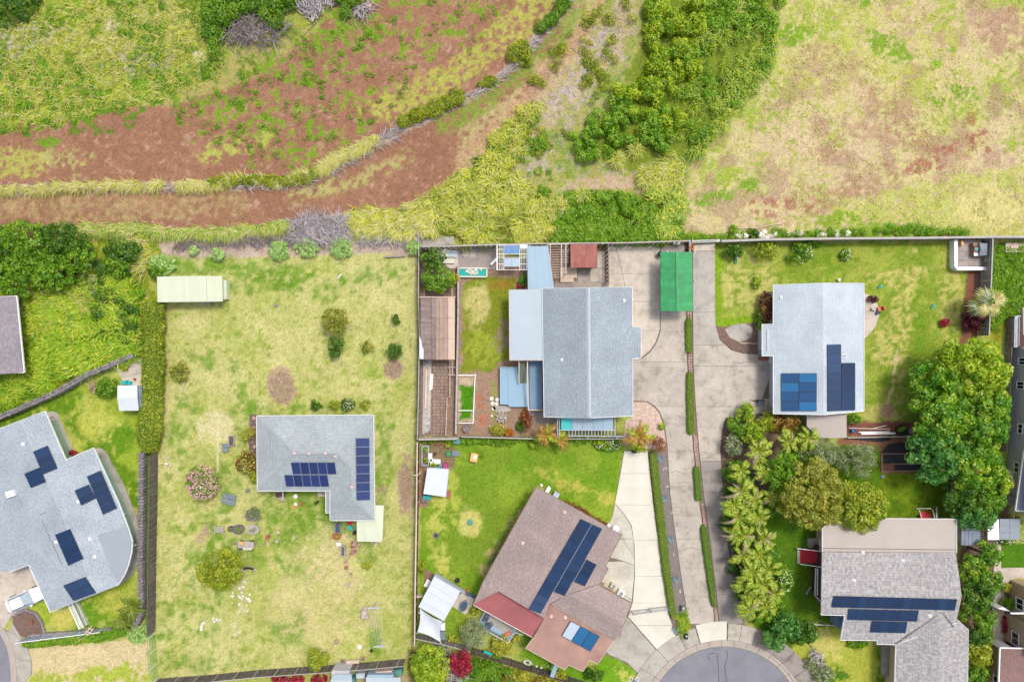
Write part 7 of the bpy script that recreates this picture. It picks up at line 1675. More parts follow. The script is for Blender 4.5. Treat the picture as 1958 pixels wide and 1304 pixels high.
# overgrown lot
LOT=[(-40,600),(40,560),(150,530),(200,520),(270,560),(270,670),(120,725),(-40,790)]
x,y=scatter_poly(LOT,4600); blades('tall_grass',x,y,['lf_grass','lf_cane'],1.5,.085,.9,mixdry=.25,label='tall arching grass filling the overgrown lot',tuft=7,scaleN=30,spread=.6,clump=5)
x,y=scatter_poly([(60,545),(150,520),(200,530),(170,600),(80,640),(50,600)],700); blades('tall_grass',x,y,['lf_canedry','lf_cane'],1.0,.06,.9,mixdry=.5,label='straw-topped grass in the upper part of the overgrown lot',tuft=6,spread=.7)
x,y=scatter_poly([(130,470),(200,470),(250,500),(270,600),(260,660),(200,640),(180,560),(130,530)],300); x,y=dense_where(x,y,24,.5,59); leafmass('weeds',x,y,'lf_dark','dark weedy bushes on the right of the overgrown lot',.6,1.0,18,.24)
x,y=scatter_poly([(130,470),(180,470),(210,540),(220,590),(180,600),(140,540)],500); brush('dead_brush',x,y,'twigdark','grey twiggy brush in the overgrown lot',.8,1.0,.02)
x,y=scatter_poly([(176,735),(192,728),(194,752),(180,750)],90); brush('dead_brush',x,y,'straw','dry twigs at the side of the round green bush',.7,1.2,.03)
t=thing('grass_clump','big straw and gold grass fan left of the wide mint-green shrub','grass clump',G(275,490)); x=np.full(120,276.)+rng.normal(0,7,120); y=np.full(120,490.)+rng.normal(0,12,120)
o=blades('blades',x,y,['lf_cane','lf_canedry'],2.4,.06,.9,flow=3.5,mixdry=.5,spread=.55,tuft=7,parent=t,scaleN=400); o.location=-Vector(t.location)
# small tufts by the kerb end of the gravel
x,y=scatter_poly([(1296,1172),(1312,1165),(1318,1200),(1300,1218),(1294,1200)],90); blades('grass',x,y,['lf_grass','lf_cane'],.5,.06,.4,label='rough grass at the foot of the gravel strip',tuft=7)
x,y=scatter_poly([(862,1228),(800,1225),(880,1250),(900,1290),(860,1300),(845,1240)],260); brush('dead_brush',x,y,'twig','grey bare branches beside the magenta bush',1.2,1.2,.03)
x,y=scatter_poly([(1548,1245),(1562,1240),(1585,1290),(1570,1290)],120); brush('dead_brush',x,y,'twig','grey dead wood on the front lawn of the mottled house',.9,.5,.04)
x,y=scatter_poly([(478,795),(492,795),(490,880),(478,870)],80); brush('dead_brush',x,y,'twigdark','dry stalks along the west wall of the L-shaped house',.4,.2,.02)
# clipped prunings on the dry lawn
for cx,cy,lb in ((539,738,'oval patch of dry clippings on the dry lawn'),(752,705,'ragged patch of dry clippings under the round dark shrub'),(775,925,'long strip of dry clippings beside the maroon fence'),(732,935,'small heap of dry prunings east of the L-shaped house')):
    n_={539: 420,752: 240,775: 420,732: 60}[cx]; sx,sy={539: (22,30),752: (17,15),775: (9,42),732: (9,7)}[cx]; q=rng.random(n_)** .5; a_=rng.random(n_)*6.283
    brush('dry_clippings',cx+q*np.cos(a_)*sx,cy+q*np.sin(a_)*sy,'straw',lb,.5,.12,.02,cat='clippings')
# leaf tufts dotted over the big dry field
x,y=scatter_poly([(1500,-20),(1960,-20),(1960,450),(1310,450),(1330,320),(1480,130)],2600); x,y=dense_where(x,y,40,.5,69); blades('dry_grass',x,y,['lf_canedry','lf_cane'],.35,.05,.14,mixdry=.35,label='short tussocky grass over the dry field',tuft=4,spread=2)
x,y=scatter_line([(1310,456),(1450,450),(1620,446),(1740,440),(1850,448)],7,200); leafmass('weeds',x,y,'lf_weed','weeds along the field side of the grey fence',.4,.35,22,.18)
x,y=scatter_poly([(1892,470),(1960,470),(1960,600),(1915,600),(1900,640),(1888,600)],380); leafmass('weeds',x,y,'lf_weed','lush weedy lawn beyond the plank deck',.45,.25,20,.2)
# ================================================================ GARDEN THINGS
def cyl_thing(name,mat,label,cat,x,y,r,h,prof=None,group=None,n=14,mats=None,sx=1,sy=1,ang=0):
    mb=MB(); mb.lathe(G(x,y),prof or [(r*.8,0),(r,h),(r*.82,h),(r*.7,h*.75)],n,0,sx,sy,ang); return solo(mb,name,mats or M[mat],label,cat,group)
def rocky(x,y,r,mat,label,cat='rock',h=None,name='rock',group=None,flatk=.6):
    mb=MB(); h=h or r*flatk*2; mb.lathe((0,0,0),[(r*.85,0),(r,h*.45),(r*.8,h*.8),(r*.35,h)],8); c=G(x,y)
    mb.v=[(a_*random.uniform(.8,1.2)+c.x,b_*random.uniform(.8,1.2)+c.y,c_*random.uniform(.85,1.1)-.04) for a_,b_,c_ in mb.v]; return solo(mb,name,M[mat],label,cat,group)
# car
def make_car():
    car=thing('car','white sedan parked half under the roof edge of the south west house','car',G(56,1141)); a_=R(23.5)
    ux=Vector((math.cos(a_),math.sin(a_),0)); uy=Vector((-ux.y,ux.x,0)); o=ORG[car.name]+Vector((0,0,.05))
    def T_(x,y,z): return o+ux*x+uy*y+Vector((0,0,z))
    st=[(-2.42,.4,.55,.74),(-2.34,.64,.5,.82),(-2.15,.8,.4,.92),(-1.6,.88,.3,.98),(-.8,.9,.28,.98),(.3,.9,.28,.96),(1.1,.89,.28,.9),(1.8,.86,.32,.82),(2.15,.76,.42,.72),(2.34,.6,.46,.66),(2.42,.38,.5,.6)]
    vs=[]; 
    for x,hw,zb,zt in st: vs+=[T_(x,-hw*.92,zb),T_(x,-hw,(zb+zt)/2),T_(x,-hw*.95,zt-.06),T_(x,-hw*.7,zt),T_(x,hw*.7,zt),T_(x,hw*.95,zt-.06),T_(x,hw,(zb+zt)/2),T_(x,hw*.92,zb)]
    fs=[(i*8+k_,i*8+(k_+1) % 8,(i+1)*8+(k_+1) % 8,(i+1)*8+k_) for i in range(len(st)-1) for k_ in range(8)]+[tuple(range(7,-1,-1)),tuple((len(st)-1)*8+k_ for k_ in range(8))]
    mb=MB(); mb.add(vs,[tuple(reversed(f)) for f in fs]); mb.build('body',M['carpaint'],car,smooth=True)
    g=[(-1.8,.66,.98),(-1.25,.52,1.38),(.1,.52,1.42),(1.0,.7,.94)]; vs=[]
    for x,hw,z in g: vs+=[T_(x,-hw,z),T_(x,hw,z)]
    vs+=[T_(-1.7,-.8,.95),T_(-1.7,.8,.95),T_(.95,-.8,.93),T_(.95,.8,.93)]
    mb=MB(); mb.add(vs,[(0,2,3,1),(4,6,7,5),(8,10,4,2),(11,9,3,5),(10,6,4),(11,5,7),(8,2,0),(9,1,3)]); mb.build('windows',M['glass'] if False else M.setdefault('carglass',flat('blue_grey_car_glass',C(150,170,186),rough=.1,spec=.6)),car)
    mb=MB(); mb.add([T_(-1.55,-.6,1.2),T_(-1.55,.6,1.2),T_(.12,.6,1.42),T_(.12,-.6,1.42),T_(-1.3,-.54,1.42),T_(-1.3,.54,1.42),T_(0,.54,1.47),T_(0,-.54,1.47)],[(7,6,5,4),(0,4,5,1),(1,5,6,2),(2,6,7,3),(3,7,4,0)]); mb.build('roof',M['carpaint'],car)
    mb=MB(); mb.beam(T_(-.6,-.46,1.47),T_(-.6,.46,1.47),.03,.02); mb.beam(T_(-1.0,-.46,1.45),T_(-1.0,.46,1.45),.03,.02); mb.build('roof_seam',M['grey_p'],car)
    for x in (-1.45,1.4):
        for s_ in (-1,1):
            c=T_(x,s_*.84,.33); mb=MB(); mb.tube([c-uy*.11,c+uy*.11],.33,16); w_=mb.build('wheel',M['rubber'],car); mb=MB(); mb.tube([c-uy*.115,c+uy*.115],.2,12); mb.build('rim',M['grey_p'],w_)
    for s_ in (-1,1):
        mb=MB(); mb.box(T_(2.15,s_*.6,.66),(.25,.3,.12),a_); mb.build('headlight',M['poly_clear'],car); mb=MB(); mb.box(T_(-2.22,s_*.62,.78),(.16,.3,.14),a_); mb.build('tail_light',M['red'],car)
        mb=MB(); mb.box(T_(.62,s_*.98,.98),(.2,.2,.13),a_); mb.build('mirror',M['carpaint'],car)
make_car()
# dry lawn furniture
def lounge(x,y,L,w_,ang,mat,label,stick=False):
    t=thing('lounger',label,'lounger',G(x,y)); c=G(x,y); mb=MB(); a_=R(ang); ux=Vector((math.cos(a_),math.sin(a_),0)); uy=Vector((-ux.y,ux.x,0))
    mb.box(c+Vector((0,0,.38)),(L,w_*.48,.06),a_); mb2=MB(); mb2.box(c+uy*w_*.27+Vector((0,0,.42)),(L,w_*.46,.06),a_,tilt=(.12,0)); mb.v=[tuple(Vector(v)-uy*w_*.26) for v in mb.v]
    mb.build('seat',M[mat],t); mb2.build('backrest',M[mat],t)
    for sx in (-1,1):
        for sy in (-1,1): q=MB(); q.box(c+ux*sx*L*.42+uy*sy*w_*.4+Vector((0,0,.18)),(.06,.06,.36),a_); q.build('leg',M['grey_p'],t)
    return t
lounge(440,953,1.55,1.25,-14,'slate','pair of grey-blue lounger cushions with a pale stick across, below the rose bush'); mb=MB(); mb.beam(U(433,945,.55),U(438,957,.55),.06,.04); solo(mb,'stick',M['wood_cap'],'pale stick lying across the grey-blue loungers','stick')
lounge(433,855,.75,1.0,-4,'slate','small dark blue-grey garden seat left of the framed bench')
t=thing('bench','slatted bench with white frame west of the L-shaped house','bench',G(445,842)); mb=MB(); c=G(445,842)
for i in range(5): piece('slat',(.09,1.1,.04),M['wood_dark'],(c.x-.22+i*.11,c.y,.42),0,t)
mb.box(c+Vector((-.32,0,.44)),(.06,1.25,.1)); mb.box(c+Vector((.32,0,.44)),(.06,1.25,.1)); mb.box(c+Vector((0,.6,.44)),(.7,.06,.1)); mb.box(c+Vector((0,-.6,.44)),(.7,.06,.1)); mb.build('frame',M['wood_cap'],t)
for sx in (-1,1):
    for sy in (-1,1): q=MB(); q.box(c+Vector((sx*.3,sy*.55,.2)),(.07,.07,.4)); q.build('leg',M['wood_cap'],t)
t=thing('bench','wooden garden bench at the left end of the tub planters','bench',G(422,1011)); c=G(422,1011)
for i in range(4): piece('slat',(.9,.12,.04),M['wood_cap'],(c.x,c.y-.25+i*.17,.42),0,t)
mb=MB(); mb.box(c+Vector((-.5,0,.5)),(.07,.95,.06)); mb.box(c+Vector((.5,0,.5)),(.07,.95,.06)); mb.build('armrest',M['wood_cap'],t)
for sx in (-1,1):
    for sy in (-1,1): q=MB(); q.box(c+Vector((sx*.45,sy*.35,.22)),(.07,.07,.44)); q.build('leg',M['wood_cap'],t)
def tub(x,y,r,label,mat='wood_grey',sx=1.25,sy=.95,plants='straw',ph=.3):
    t=thing('planter',label,'planter',G(x,y)); mb=MB(); mb.lathe(G(x,y),[(r*.85,0),(r,.5),(r*.86,.5),(r*.84,.4)],16,0,sx,sy); mb.build('tub',M[mat],t)
    V,F,val=lobes_leaves([(random.uniform(-.5,.5)*r,random.uniform(-.4,.4)*r,.42,r*.4,r*.4,ph) for _ in range(6)],30,.14,.4,zmin=.3); npmesh('plants',V,F,M[plants],parent=t,val=val)
tub(458,1010,.6,'oval tub planter with dry plants, left of the pale oval tub','wood_dark',plants='lf_weed'); tub(486,1010,.6,'pale oval tub planter, right of the dark one','wood_cap',plants='lf_silver'); tub(443,1009,.35,'small dark tub planter beside the garden bench','wood_dark',1,1,'lf_weed')
tub(484,984,.75,'round planter of dark stalks above the oval tubs','wood_grey',1.15,.9,'twigdark',.45)
bush(484,984,14,12,.9,'lf_silver','spiky grey-green plant in the round planter above the oval tubs',ratio=.15,L=.45,dens=16)
t=thing('cart','old garden cart piled with pots and white bricks below the tubs','cart',G(474,1040)); c=G(474,1040)
for i in range(5): piece('board',(1.9,.16,.05),M['wood_cap'],(c.x-.1,c.y+.35-i*.17,.4),R(-4),t)
mb=MB(); mb.beam(c+Vector((.8,.05,.42)),c+Vector((1.5,-.05,.3)),.08,.06); mb.beam(c+Vector((-1.0,.1,.42)),c+Vector((-1.9,.12,.1)),.05,.05); mb.beam(c+Vector((-1.0,.1,.42)),c+Vector((-1.9,-.05,.1)),.05,.05); mb.build('shaft',M['wood_grey'],t)
for x,y in ((-.75,-.5),(.6,-.45),(-.6,.45),(.6,.45)): mb=MB(); q=c+Vector((x,y,.25)); mb.tube([q-Vector((0,.04,0)),q+Vector((0,.04,0))],.25,14); mb.build('wheel',M['wood_dark'],t)
for i in range(5): mb=MB(); mb.box(c+Vector((-.3+i*.22,-.42,.5)),(.17,.22,.14)); solo(mb,'brick',M['whiterock'],'white brick in the row along the garden cart','brick','white bricks on the garden cart')
mb=MB(); mb.box(c+Vector((-.5,.3,.58)),(.45,.35,.3)); solo(mb,'box',M['peach'],'yellowish box on the garden cart','box'); cyl_thing('pot','wood_maroon','dark pot on the garden cart','pot',479,1036,.14,.3)
mb=MB()
for i in range(7): a_=R(200+i*14) ; q=G(476,1098)+Vector((math.cos(a_+R(-120+0))*0,0,0)); ang_=R(60+i*9.5); q=G(477,1104)+Vector((math.cos(ang_)*1.35,math.sin(ang_)*1.35-.05,.42)); mb.box(q,(.3,.42,.08),ang_+R(90)*0+R(90)-R(90))
t=solo(mb,'curved_bench',M['conc'],'curved concrete bench right of the golden-green tree','bench')
cyl_thing('pot','terra','open terracotta pot beside the pale oval tub','pot',514,1025,.26,.5); cyl_thing('pot','rocky','round pale stone disc on the lawn, nearer the house','stone disc',532,1017,.2,.12); cyl_thing('pot','rocky','round pale stone disc below the terracotta pot','stone disc',530,1034,.24,.15); cyl_thing('pot','conc','small grey stone pot under the terracotta pot','pot',513,1038,.2,.15)
cyl_thing('pot','white_p','white bowl with a dark centre in the courtyard of the L-shaped house','bowl',566,948,.26,.2); cyl_thing('pot','white_p','small white stone under the white bowl','stone',566,963,.18,.15); cyl_thing('pot','terra','terracotta saucer in the courtyard of the L-shaped house','pot',578,962,.22,.18)
mb=MB(); mb.beam(U(604,962,.3),U(611,957,.4),.25,.12); solo(mb,'tool',M['black_p'],'dark garden tool near the corner of the L-shaped house','tool')
mb=MB(); mb.box(U(565,969,.08),(.5,.2,.1),R(25)); solo(mb,'plank',M['orange'],'small orange plank below the white bowl','plank')
cyl_thing('pot','black_p','black pot beside the concrete steps of the L-shaped house','pot',541,955,.2,.35)
t=thing('trough_bench','dark blue garden bench against the south wall of the L-shaped house','bench',G(648,1008)); c=G(648,1008); mb=MB(); mb.box(c+Vector((0,0,.4)),(.55,1.15,.1)); mb.build('seat',M['dkblue'],t); mb=MB(); mb.box(c+Vector((-.3,0,.5)),(.08,1.25,.3)); mb.box(c+Vector((.3,0,.5)),(.08,1.25,.3)); mb.build('armrest',M['grey_p'],t)
for sy in (-1,1): mb=MB(); mb.box(c+Vector((0,sy*.5,.18)),(.5,.08,.36)); mb.build('leg',M['grey_p'],t)
tub(646,1022,.52,'round planter of yellow and pink flowers below the dark blue bench','terra',1.1,.85,'lf_yellow',.35)
cyl_thing('bucket','red','red bucket by the south wall of the L-shaped house','bucket',671,998,.28,.4); cyl_thing('bucket','black_p','grey-blue hose reel beside the pale carport','hose reel',679,1017,.22,.4)
mb=MB(); mb.box(U(671,1007,.2),(.5,.42,.35),R(-30)); mb.box(U(674,1010,.35),(.25,.3,.2),R(-30)); solo(mb,'watering_can',M['cyan'],'turquoise watering can beside the red bucket','watering can')
pts=[G(679,1018),G(672,1024),G(664,1028),G(659,1021),G(659,1010),G(662,1002),G(668,997)]; mb=MB(); mb.tube([p+Vector((0,0,.03)) for p in pts],.025,5); solo(mb,'hose',M['green_p'],'thin green hose looping from the reel to the red bucket','hose')
t=thing('chair','white garden chair below the flower planter','chair',G(649,1038)); c=G(649,1038); mb=MB(); mb.box(c+Vector((0,0,.42)),(.5,.45,.05)); mb.build('seat',M['white_p'],t); mb=MB(); mb.box(c+Vector((0,.25,.65)),(.5,.06,.45)); mb.build('backrest',M['white_p'],t)
for sx in (-1,1):
    for sy in (-1,1): mb=MB(); mb.box(c+Vector((sx*.22,sy*.2,.2)),(.04,.04,.4)); mb.build('leg',M['white_p'],t)
t=thing('bench','long narrow wooden box bench on the dry lawn below the carport','bench',G(658,1051)); c=G(658,1051); mb=MB(); mb.box(c+Vector((0,0,.35)),(.3,1.05,.08)); mb.build('seat',M['wood_dark'],t); mb=MB(); mb.box(c+Vector((-.22,0,.4)),(.08,1.2,.5)); mb.box(c+Vector((.22,0,.4)),(.08,1.2,.5)); mb.box(c+Vector((0,.58,.4)),(.4,.08,.5)); mb.box(c+Vector((0,-.58,.4)),(.4,.08,.5)); mb.build('frame',M['wood_cap'],t)
PP=[(674,1037),(680,1036),(681,1041),(675,1044),(678,1048),(673,1051),(679,1053),(682,1053),(676,1057),(672,1057),(667,1065),(662,1073),(663,1084),(672,1097),(689,1043)]
for i,(x,y) in enumerate(PP):
    g_=i<10; cyl_thing('flower_pot','pinkrock' if i % 3 else 'terra','pinkish clay pot in the cluster beside the pale carport' if g_ else ['grey pot just below the pot cluster','pale pot with a white rim, middle of the pot trail','brown pot with a dark mouth on the pot trail','lowest clay pot of the trail below the carport','small white pot at the right of the pot cluster'][i-10],'pot',x,y,random.uniform(.16,.24),.3,group='clay pots clustered beside the carport' if g_ else None)
cyl_thing('stump','wood_cap','small pale stump on the lower dry lawn','stump',665,1116,.2,.25)
mb=MB(); 
for dx,dy,r_ in ((0,0,.42),(.1,.55,.3),(-.15,-.45,.32),(.3,-.5,.25)): 
    c=G(697,1171)+Vector((dx,dy,0)); mb.lathe(c,[(r_,0),(r_*1.05,.2),(r_*.6,.38)],8)
solo(mb,'rock_pile',M['rocky'],'oval pile of pale pinkish stones on the lower dry lawn','rock pile')
rocky(644,1226,.3,'pinkrock','single pale pink boulder on the lower dry lawn','boulder',.5,'boulder'); cyl_thing('bowl','white_p','white and grey bowl near the foot of the dry lawn','bowl',688,1236,.26,.12); cyl_thing('pot','black_p','small black pot near the clothes line','pot',711,1242,.18,.3)
for x,lb in ((656,'square pink stone planter ring, west of the stone bench'),(695,'square pink stone planter ring, east of the stone bench')): mb=MB(); c=G(x,1262 if x<660 else 1258); mb.box(c+Vector((0,0,.15)),(.5,.35,.3),0,0); mb.box(c+Vector((0,0,.31)),(.28,.14,.03),0,1); solo(mb,'stone_planter',[M['pinkrock'],M['black_p']],lb,'planter')
t=thing('stone_bench','long pale stone bench against the weathered dark fence','bench',G(676,1264)); mb=MB(); mb.box(U(676,1262,.42),(1.5,.4,.1),R(4)); mb.build('seat',M['wood_pale'],t); mb=MB(); mb.box(U(668,1263,.2),(.2,.3,.4)); mb.box(U(684,1261,.2),(.2,.3,.4)); mb.build('leg',M['rocky'],t)
t=thing('pot_with_hole','oval pale basin with a dark bottom behind the green tree','basin',G(623,1250)); mb=MB(); mb.lathe(G(623,1250),[(.4,0),(.45,.3),(.33,.3),(.3,.12)],14,0,.8,1.2); mb.build('basin',M['rocky'],t); mb=MB(); mb.lathe(U(623,1250,.14),[(.28,0),(.28,.02)],12,0,.8,1.2); mb.build('soil',M['black_p'],t)
# clothes line
t=thing('clothes_line','clothes line strung between two pale T-posts on the dry lawn','clothes line',G(728,1193))
for x,y in ((720.5,1150),(730.5,1222)):
    mb=MB(); mb.tube([G(x,y),U(x,y,1.9)],.05,6); mb.beam(U(x-11,y+.5,1.9),U(x+11,y-.5,1.9),.12,.08); mb.build('post',M['trimblue'],t)
mb=MB()
for i in range(5): u=-10+i*5; mb.tube([U(720.5+u,1150,1.92),U(725.5+u,1186,1.82),U(730.5+u,1222,1.92)],.012,4,cap=False)
mb.build('wire',M['trimblue'],t)
# scattered white stones
for i in range(30):
    if i<20: x,y=466+random.gauss(0,7),1140+random.gauss(0,10)
    elif i<26: x,y=412+random.gauss(0,7),1184+random.gauss(0,2)
    else: x,y=386+random.gauss(0,2),1197+random.gauss(0,4)
    rocky(x,y,random.uniform(.1,.22),'whiterock',('white stone scattered below the golden-green tree','white stone in the short line on the lower dry lawn','white stone in the smallest heap on the lower dry lawn')[0 if i<20 else 1 if i<26 else 2],'stone',group=('white stones below the tree','white stones in a line','white stones in a small heap')[0 if i<20 else 1 if i<26 else 2],name='stone')
# bird feeder and line west of house
cyl_thing('sundial','grey_p','dark spiked ornament on the lawn between rose bush and house','ornament',474,937,.2,.3,[(.24,0),(.24,.2),(.1,.6),(.02,.7)])
rocky(321,876,.18,'conc','small grey stone left of the rose bush','stone',name='stone'); rocky(318,887,.2,'whiterock','pale upright stone left of the rose bush','stone',name='stone'); rocky(326,890,.16,'rocky','second pale stone left of the rose bush','stone',name='stone')
cyl_thing('bucket','grey_p','tiny dark bucket on the upper dry lawn','bucket',529,584,.18,.3); mb=MB(); mb.beam(U(646,533,.1),U(653,524,.1),.12,.1); solo(mb,'board',M['fascia'],'short white board lying on the upper dry lawn','board')
mb=MB(); mb.tube([U(736,492,.15),U(775,490,.15)],.12,7); solo(mb,'log',M['barkpale'],'grey log at the top edge of the dry lawn','log')
for i in range(9): rocky(480+random.uniform(-2,7),800+i*9,random.uniform(.15,.28),'lava' if i % 2 else 'pinkrock','rock edging the bed at the west wall of the L-shaped house','rock',group='rocks edging the west bed')
# yard items
t=thing('pond','small turquoise-lined pond with a heap of white stones in the paved yard','pond',G(904,521))
mb=MB(); mb.prism([G(879,514.5),G(929,514.5),G(929,528),G(879,528)],0,.25); mb.build('liner',M['turq_water'],t)
mb=MB()
for q in (((877,529.5),(931,530)),((877,513.5),(931,513.5)),((877.5,513),(877.5,530)),((931,513),(931,530))): mb.beam(G(*q[0])+Vector((0,0,.2)),G(*q[1])+Vector((0,0,.2)),.16,.4)
mb.build('rim',M['conc_new'],t)
for i in range(22):
    q=random.random()** .5; a_=random.uniform(math.pi,2*math.pi); x,y=905+q*15*math.cos(a_),516-q*9*math.sin(a_); r_=random.uniform(.12,.2); mb=MB(); mb.lathe(U(x,y,.22),[(r_,0),(r_,.1),(r_*.5,.2)],7); mb.build('stone',M['whiterock'],t)
for i,(x,y) in enumerate(((940,762),(951,764),(942,771),(950,772),(944,781))): cyl_thing('stepping_stone','whiterock','round white stepping stone west of the blue deck','stepping stone',x,y,.24,.06,[(.24,0),(.24,.06)],group='round stepping stones by the blue deck')
mb=MB()
for k_ in range(16): a_=k_*.393; r_=.55 if k_ % 2 else .38; mb.box(G(958,798)+Vector((math.cos(a_)*r_,math.sin(a_)*r_,.15)),(.22,.16,.3),a_+random.uniform(-.3,.3))
mb.lathe(G(958,798),[(.3,0),(.2,.3),(.1,.35)],8); solo(mb,'fire_ring',M['rocky'],'ring of grey stones below the blue deck','fire ring'); mb=MB(); mb.box(U(967,798,.15),(.15,.8,.3)); solo(mb,'block',M['conc_new'],'pale block beside the ring of grey stones','block')
cyl_thing('water_tub','wood_cap','round dry grey tub below the fenced vegetable plot','tub',893,818,.5,.5,[(.45,0),(.5,.5),(.42,.5),(.36,.25)],mats=[M['wood_grey']])
for i,(x,y,lb) in enumerate(((940,795,'small pale block on the red earth path, upper'),(937,815,'small pale block at the foot of the red earth path'))): mb=MB(); mb.box(U(x,y,.1),(.25,.25,.2)); solo(mb,'block',M['whiterock'],lb,'block')
mb=MB(); mb.beam(U(939,507,.6),U(950,496,.6),.25,.06); mb.beam(U(940,508,.3),U(951,497,.3),.05,.6); solo(mb,'ladder',M['trim'],'white folded ladder beside the greenhouse frame','ladder')
mb=MB(); mb.beam(U(884,473,1.2),U(941,472,1.2),.22,.1); [post(mb,x,473,0,1.2,.06) for x in (886,912,939)]; solo(mb,'shelf',M['trimblue'],'long white shelf against the board fence in the paved yard','shelf')
for x,y,a_,b_,z,mt,lb in ((850,484,.9,.9,.3,'conc_new','square white slab stack in the corner yard'),(865,486,1.1,.8,.25,'metal_pale','grey sheet stack in the corner yard'),(856,500,1.6,.5,.3,'conc_new','long white slab stack in the corner yard'),(838,490,.2,1.4,.4,'wood_cap','upright pale board in the corner yard'),(821,482,.3,.5,.4,'red','dark red can in the corner yard'),(812,481,.5,.4,.5,'black_p','black box in the top left of the corner yard'),(835,499,.6,.8,.3,'wood_maroon','dark boat-shaped board in the corner yard'),(828,483,.15,1.2,.3,'white_p','thin white post lying in the corner yard')):
    mb=MB(); c=G(x,y)
    for k_ in range(3): mb.box(c+Vector((random.uniform(-.03,.03),random.uniform(-.03,.03),z*(k_+.5)/3)),(a_,b_,z/3-.01),random.uniform(-.05,.05))
    solo(mb,'stack',M[mt],lb,'stack')
bush(1001,535,8,14,1.2,'lf_mid','leafy green plants beside the blue ribbed roof'); bush(995,549,6,4,.8,'lf_red','pink-flowered plant beside the blue ribbed roof')
t=thing('bbq','dark kettle barbecue on the concrete beside the green carport','barbecue',G(1260,487)); mb=MB(); mb.lathe(U(1260,487,.5),[(.1,0),(.3,.12),(.32,.25),(.2,.42)],12); mb.build('kettle',M['black_p'],t); mb=MB(); [mb.tube([G(1260,487)+Vector((x*.2,y*.2,0)),G(1260,487)+Vector((x*.1,y*.1,.55))],.02,5) for x,y in ((1,0),(-.5,.8),(-.5,-.8))]; mb.build('leg',M['grey_p'],t)
# middle lawn corner
t=thing('easel','orange slant-topped play table on the green lawn','play table',G(907,872)); mb=MB(); mb.box(U(907,873,.62),(.85,1.0,.08),R(-12)); mb.build('top',M['peach'],t); mb=MB(); mb.box(U(909,872,.7),(.35,.45,.08),R(-25)); mb.build('bowl',M['white_p'],t); mb=MB(); [mb.beam(U(x,y,.55),U(x-.8,y+9,0),.05,.05) for x,y in ((903,877),(911,879),(904,868),(911,868))]; mb.build('leg',M['wood_pale'],t)
t=thing('trampoline','small round blue-grey lid on the green lawn','lid',G(899,998)); mb=MB(); mb.lathe(G(899,998),[(.34,0),(.36,.12),(.3,.14)],20); mb.build('lid',M.setdefault('tealp',flat('teal_plastic',C(90,150,140))),t)
cyl_thing('lid','tealp','small round pale blue disc on the shaded lawn below the weed fabric','disc',1688,911,.22,.08,[(.24,0),(.24,.08),(.1,.1)]).data.materials[0]=M['slate']
t=thing('fire_bowl','dark stone bowl with a rim of rocks on the green lawn','fire bowl',G(834,1023)); mb=MB(); [mb.box(G(834,1023)+Vector((math.cos(k_*.9)*.3,math.sin(k_*.9)*.3,.1)),(.2,.15,.2),k_*.9) for k_ in range(7)]; mb.build('rock_rim',M['lava'],t); mb=MB(); mb.lathe(G(834,1023),[(.2,0),(.22,.12)],10); mb.build('bowl',M['black_p'],t)
t=thing('planter','long blue-framed planter with green plants against the maroon fence','planter',G(814,870)); mb=MB(); c=G(814,870)
for dx in (-.38,.38): mb.box(c+Vector((dx,0,.35)),(.1,2.3,.5))
mb.box(c+Vector((0,1.15,.35)),(.8,.1,.5)); mb.box(c+Vector((0,-1.15,.35)),(.8,.1,.5)); mb.build('frame',M['trimblue'],t); mb=MB(); mb.box(c+Vector((0,0,.25)),(.68,2.2,.3)); mb.build('soil',M['mulch'],t)
for x,y,sx,sy,h,mt,lb in ((824,873,.35,.9,.5,'white_p','white upright board by the planter'),(833,881,1.2,.5,.5,'white_p','white garden table crowded with pots'),(852,889,.5,.5,.6,'pink','pink crate by the white-roofed shed'),(841,893,.4,.4,.5,'cyan','turquoise box by the white-roofed shed'),(843,888,.35,.4,.5,'grey_p','grey box between turquoise and pink crates'),(858,867,.45,.5,.4,'green_p','dark green box in the garden corner'),
                                (872,866,.8,.6,.3,'slate','slate-blue lid beside the garden corner'),(874,843,.8,.5,.5,'tealp','teal netting box below the picket fence'),(817,950,.9,.5,.5,'cyan','blue and teal bench below the square white-roofed shed'),(814,955,.8,.4,.6,'wood_grey','grey slatted box below the square white-roofed shed')):
    t=thing('box',lb,'box',G(x,y)); mb=MB(); c=G(x,y); mb.box(c+Vector((0,0,h/2)),(sx,sy,h),R(random.uniform(-6,6))); mb.build('body',M[mt],t); mb=MB(); mb.box(c+Vector((0,0,h+.02)),(sx*1.05,sy*1.05,.04),R(random.uniform(-3,3))); mb.box(c+Vector((0,0,h+.06)),(sx*.3,sy*.3,.06)); mb.build('lid',M[mt],t)
for i,(x,y) in enumerate(((835,848),(841,849),(847,848))): cyl_thing('flower_pot','terra','small pot in the shelf row at the top of the garden corner','pot',x,y,.14,.25,group='pots on the garden corner shelf')
cyl_thing('flower_pot','wood_maroon','dark pot alone in the middle of the garden corner','pot',832,867,.2,.35)
mb=MB(); mb.tube([U(795,903,1.9),U(803,902,1.9),U(810,896,2.1)],.06,6); solo(mb,'pipe',M['wood_pale'],'pale bent pipe poking over the maroon fence','pipe')
t=thing('tyre','black tyre at the head of the pale driveway','tyre',G(1213,860)); mb=MB(); R0=.3
for k_ in range(16): a_=k_*math.pi/8; 
vs=[]; fs=[]
for i in range(16):
    for j in range(8): a_,b_=i*math.pi/8,j*math.pi/4; vs.append(G(1213,860)+Vector(((R0+.1*math.cos(b_))*math.cos(a_),(R0+.1*math.cos(b_))*math.sin(a_),.12+.1*math.sin(b_))))
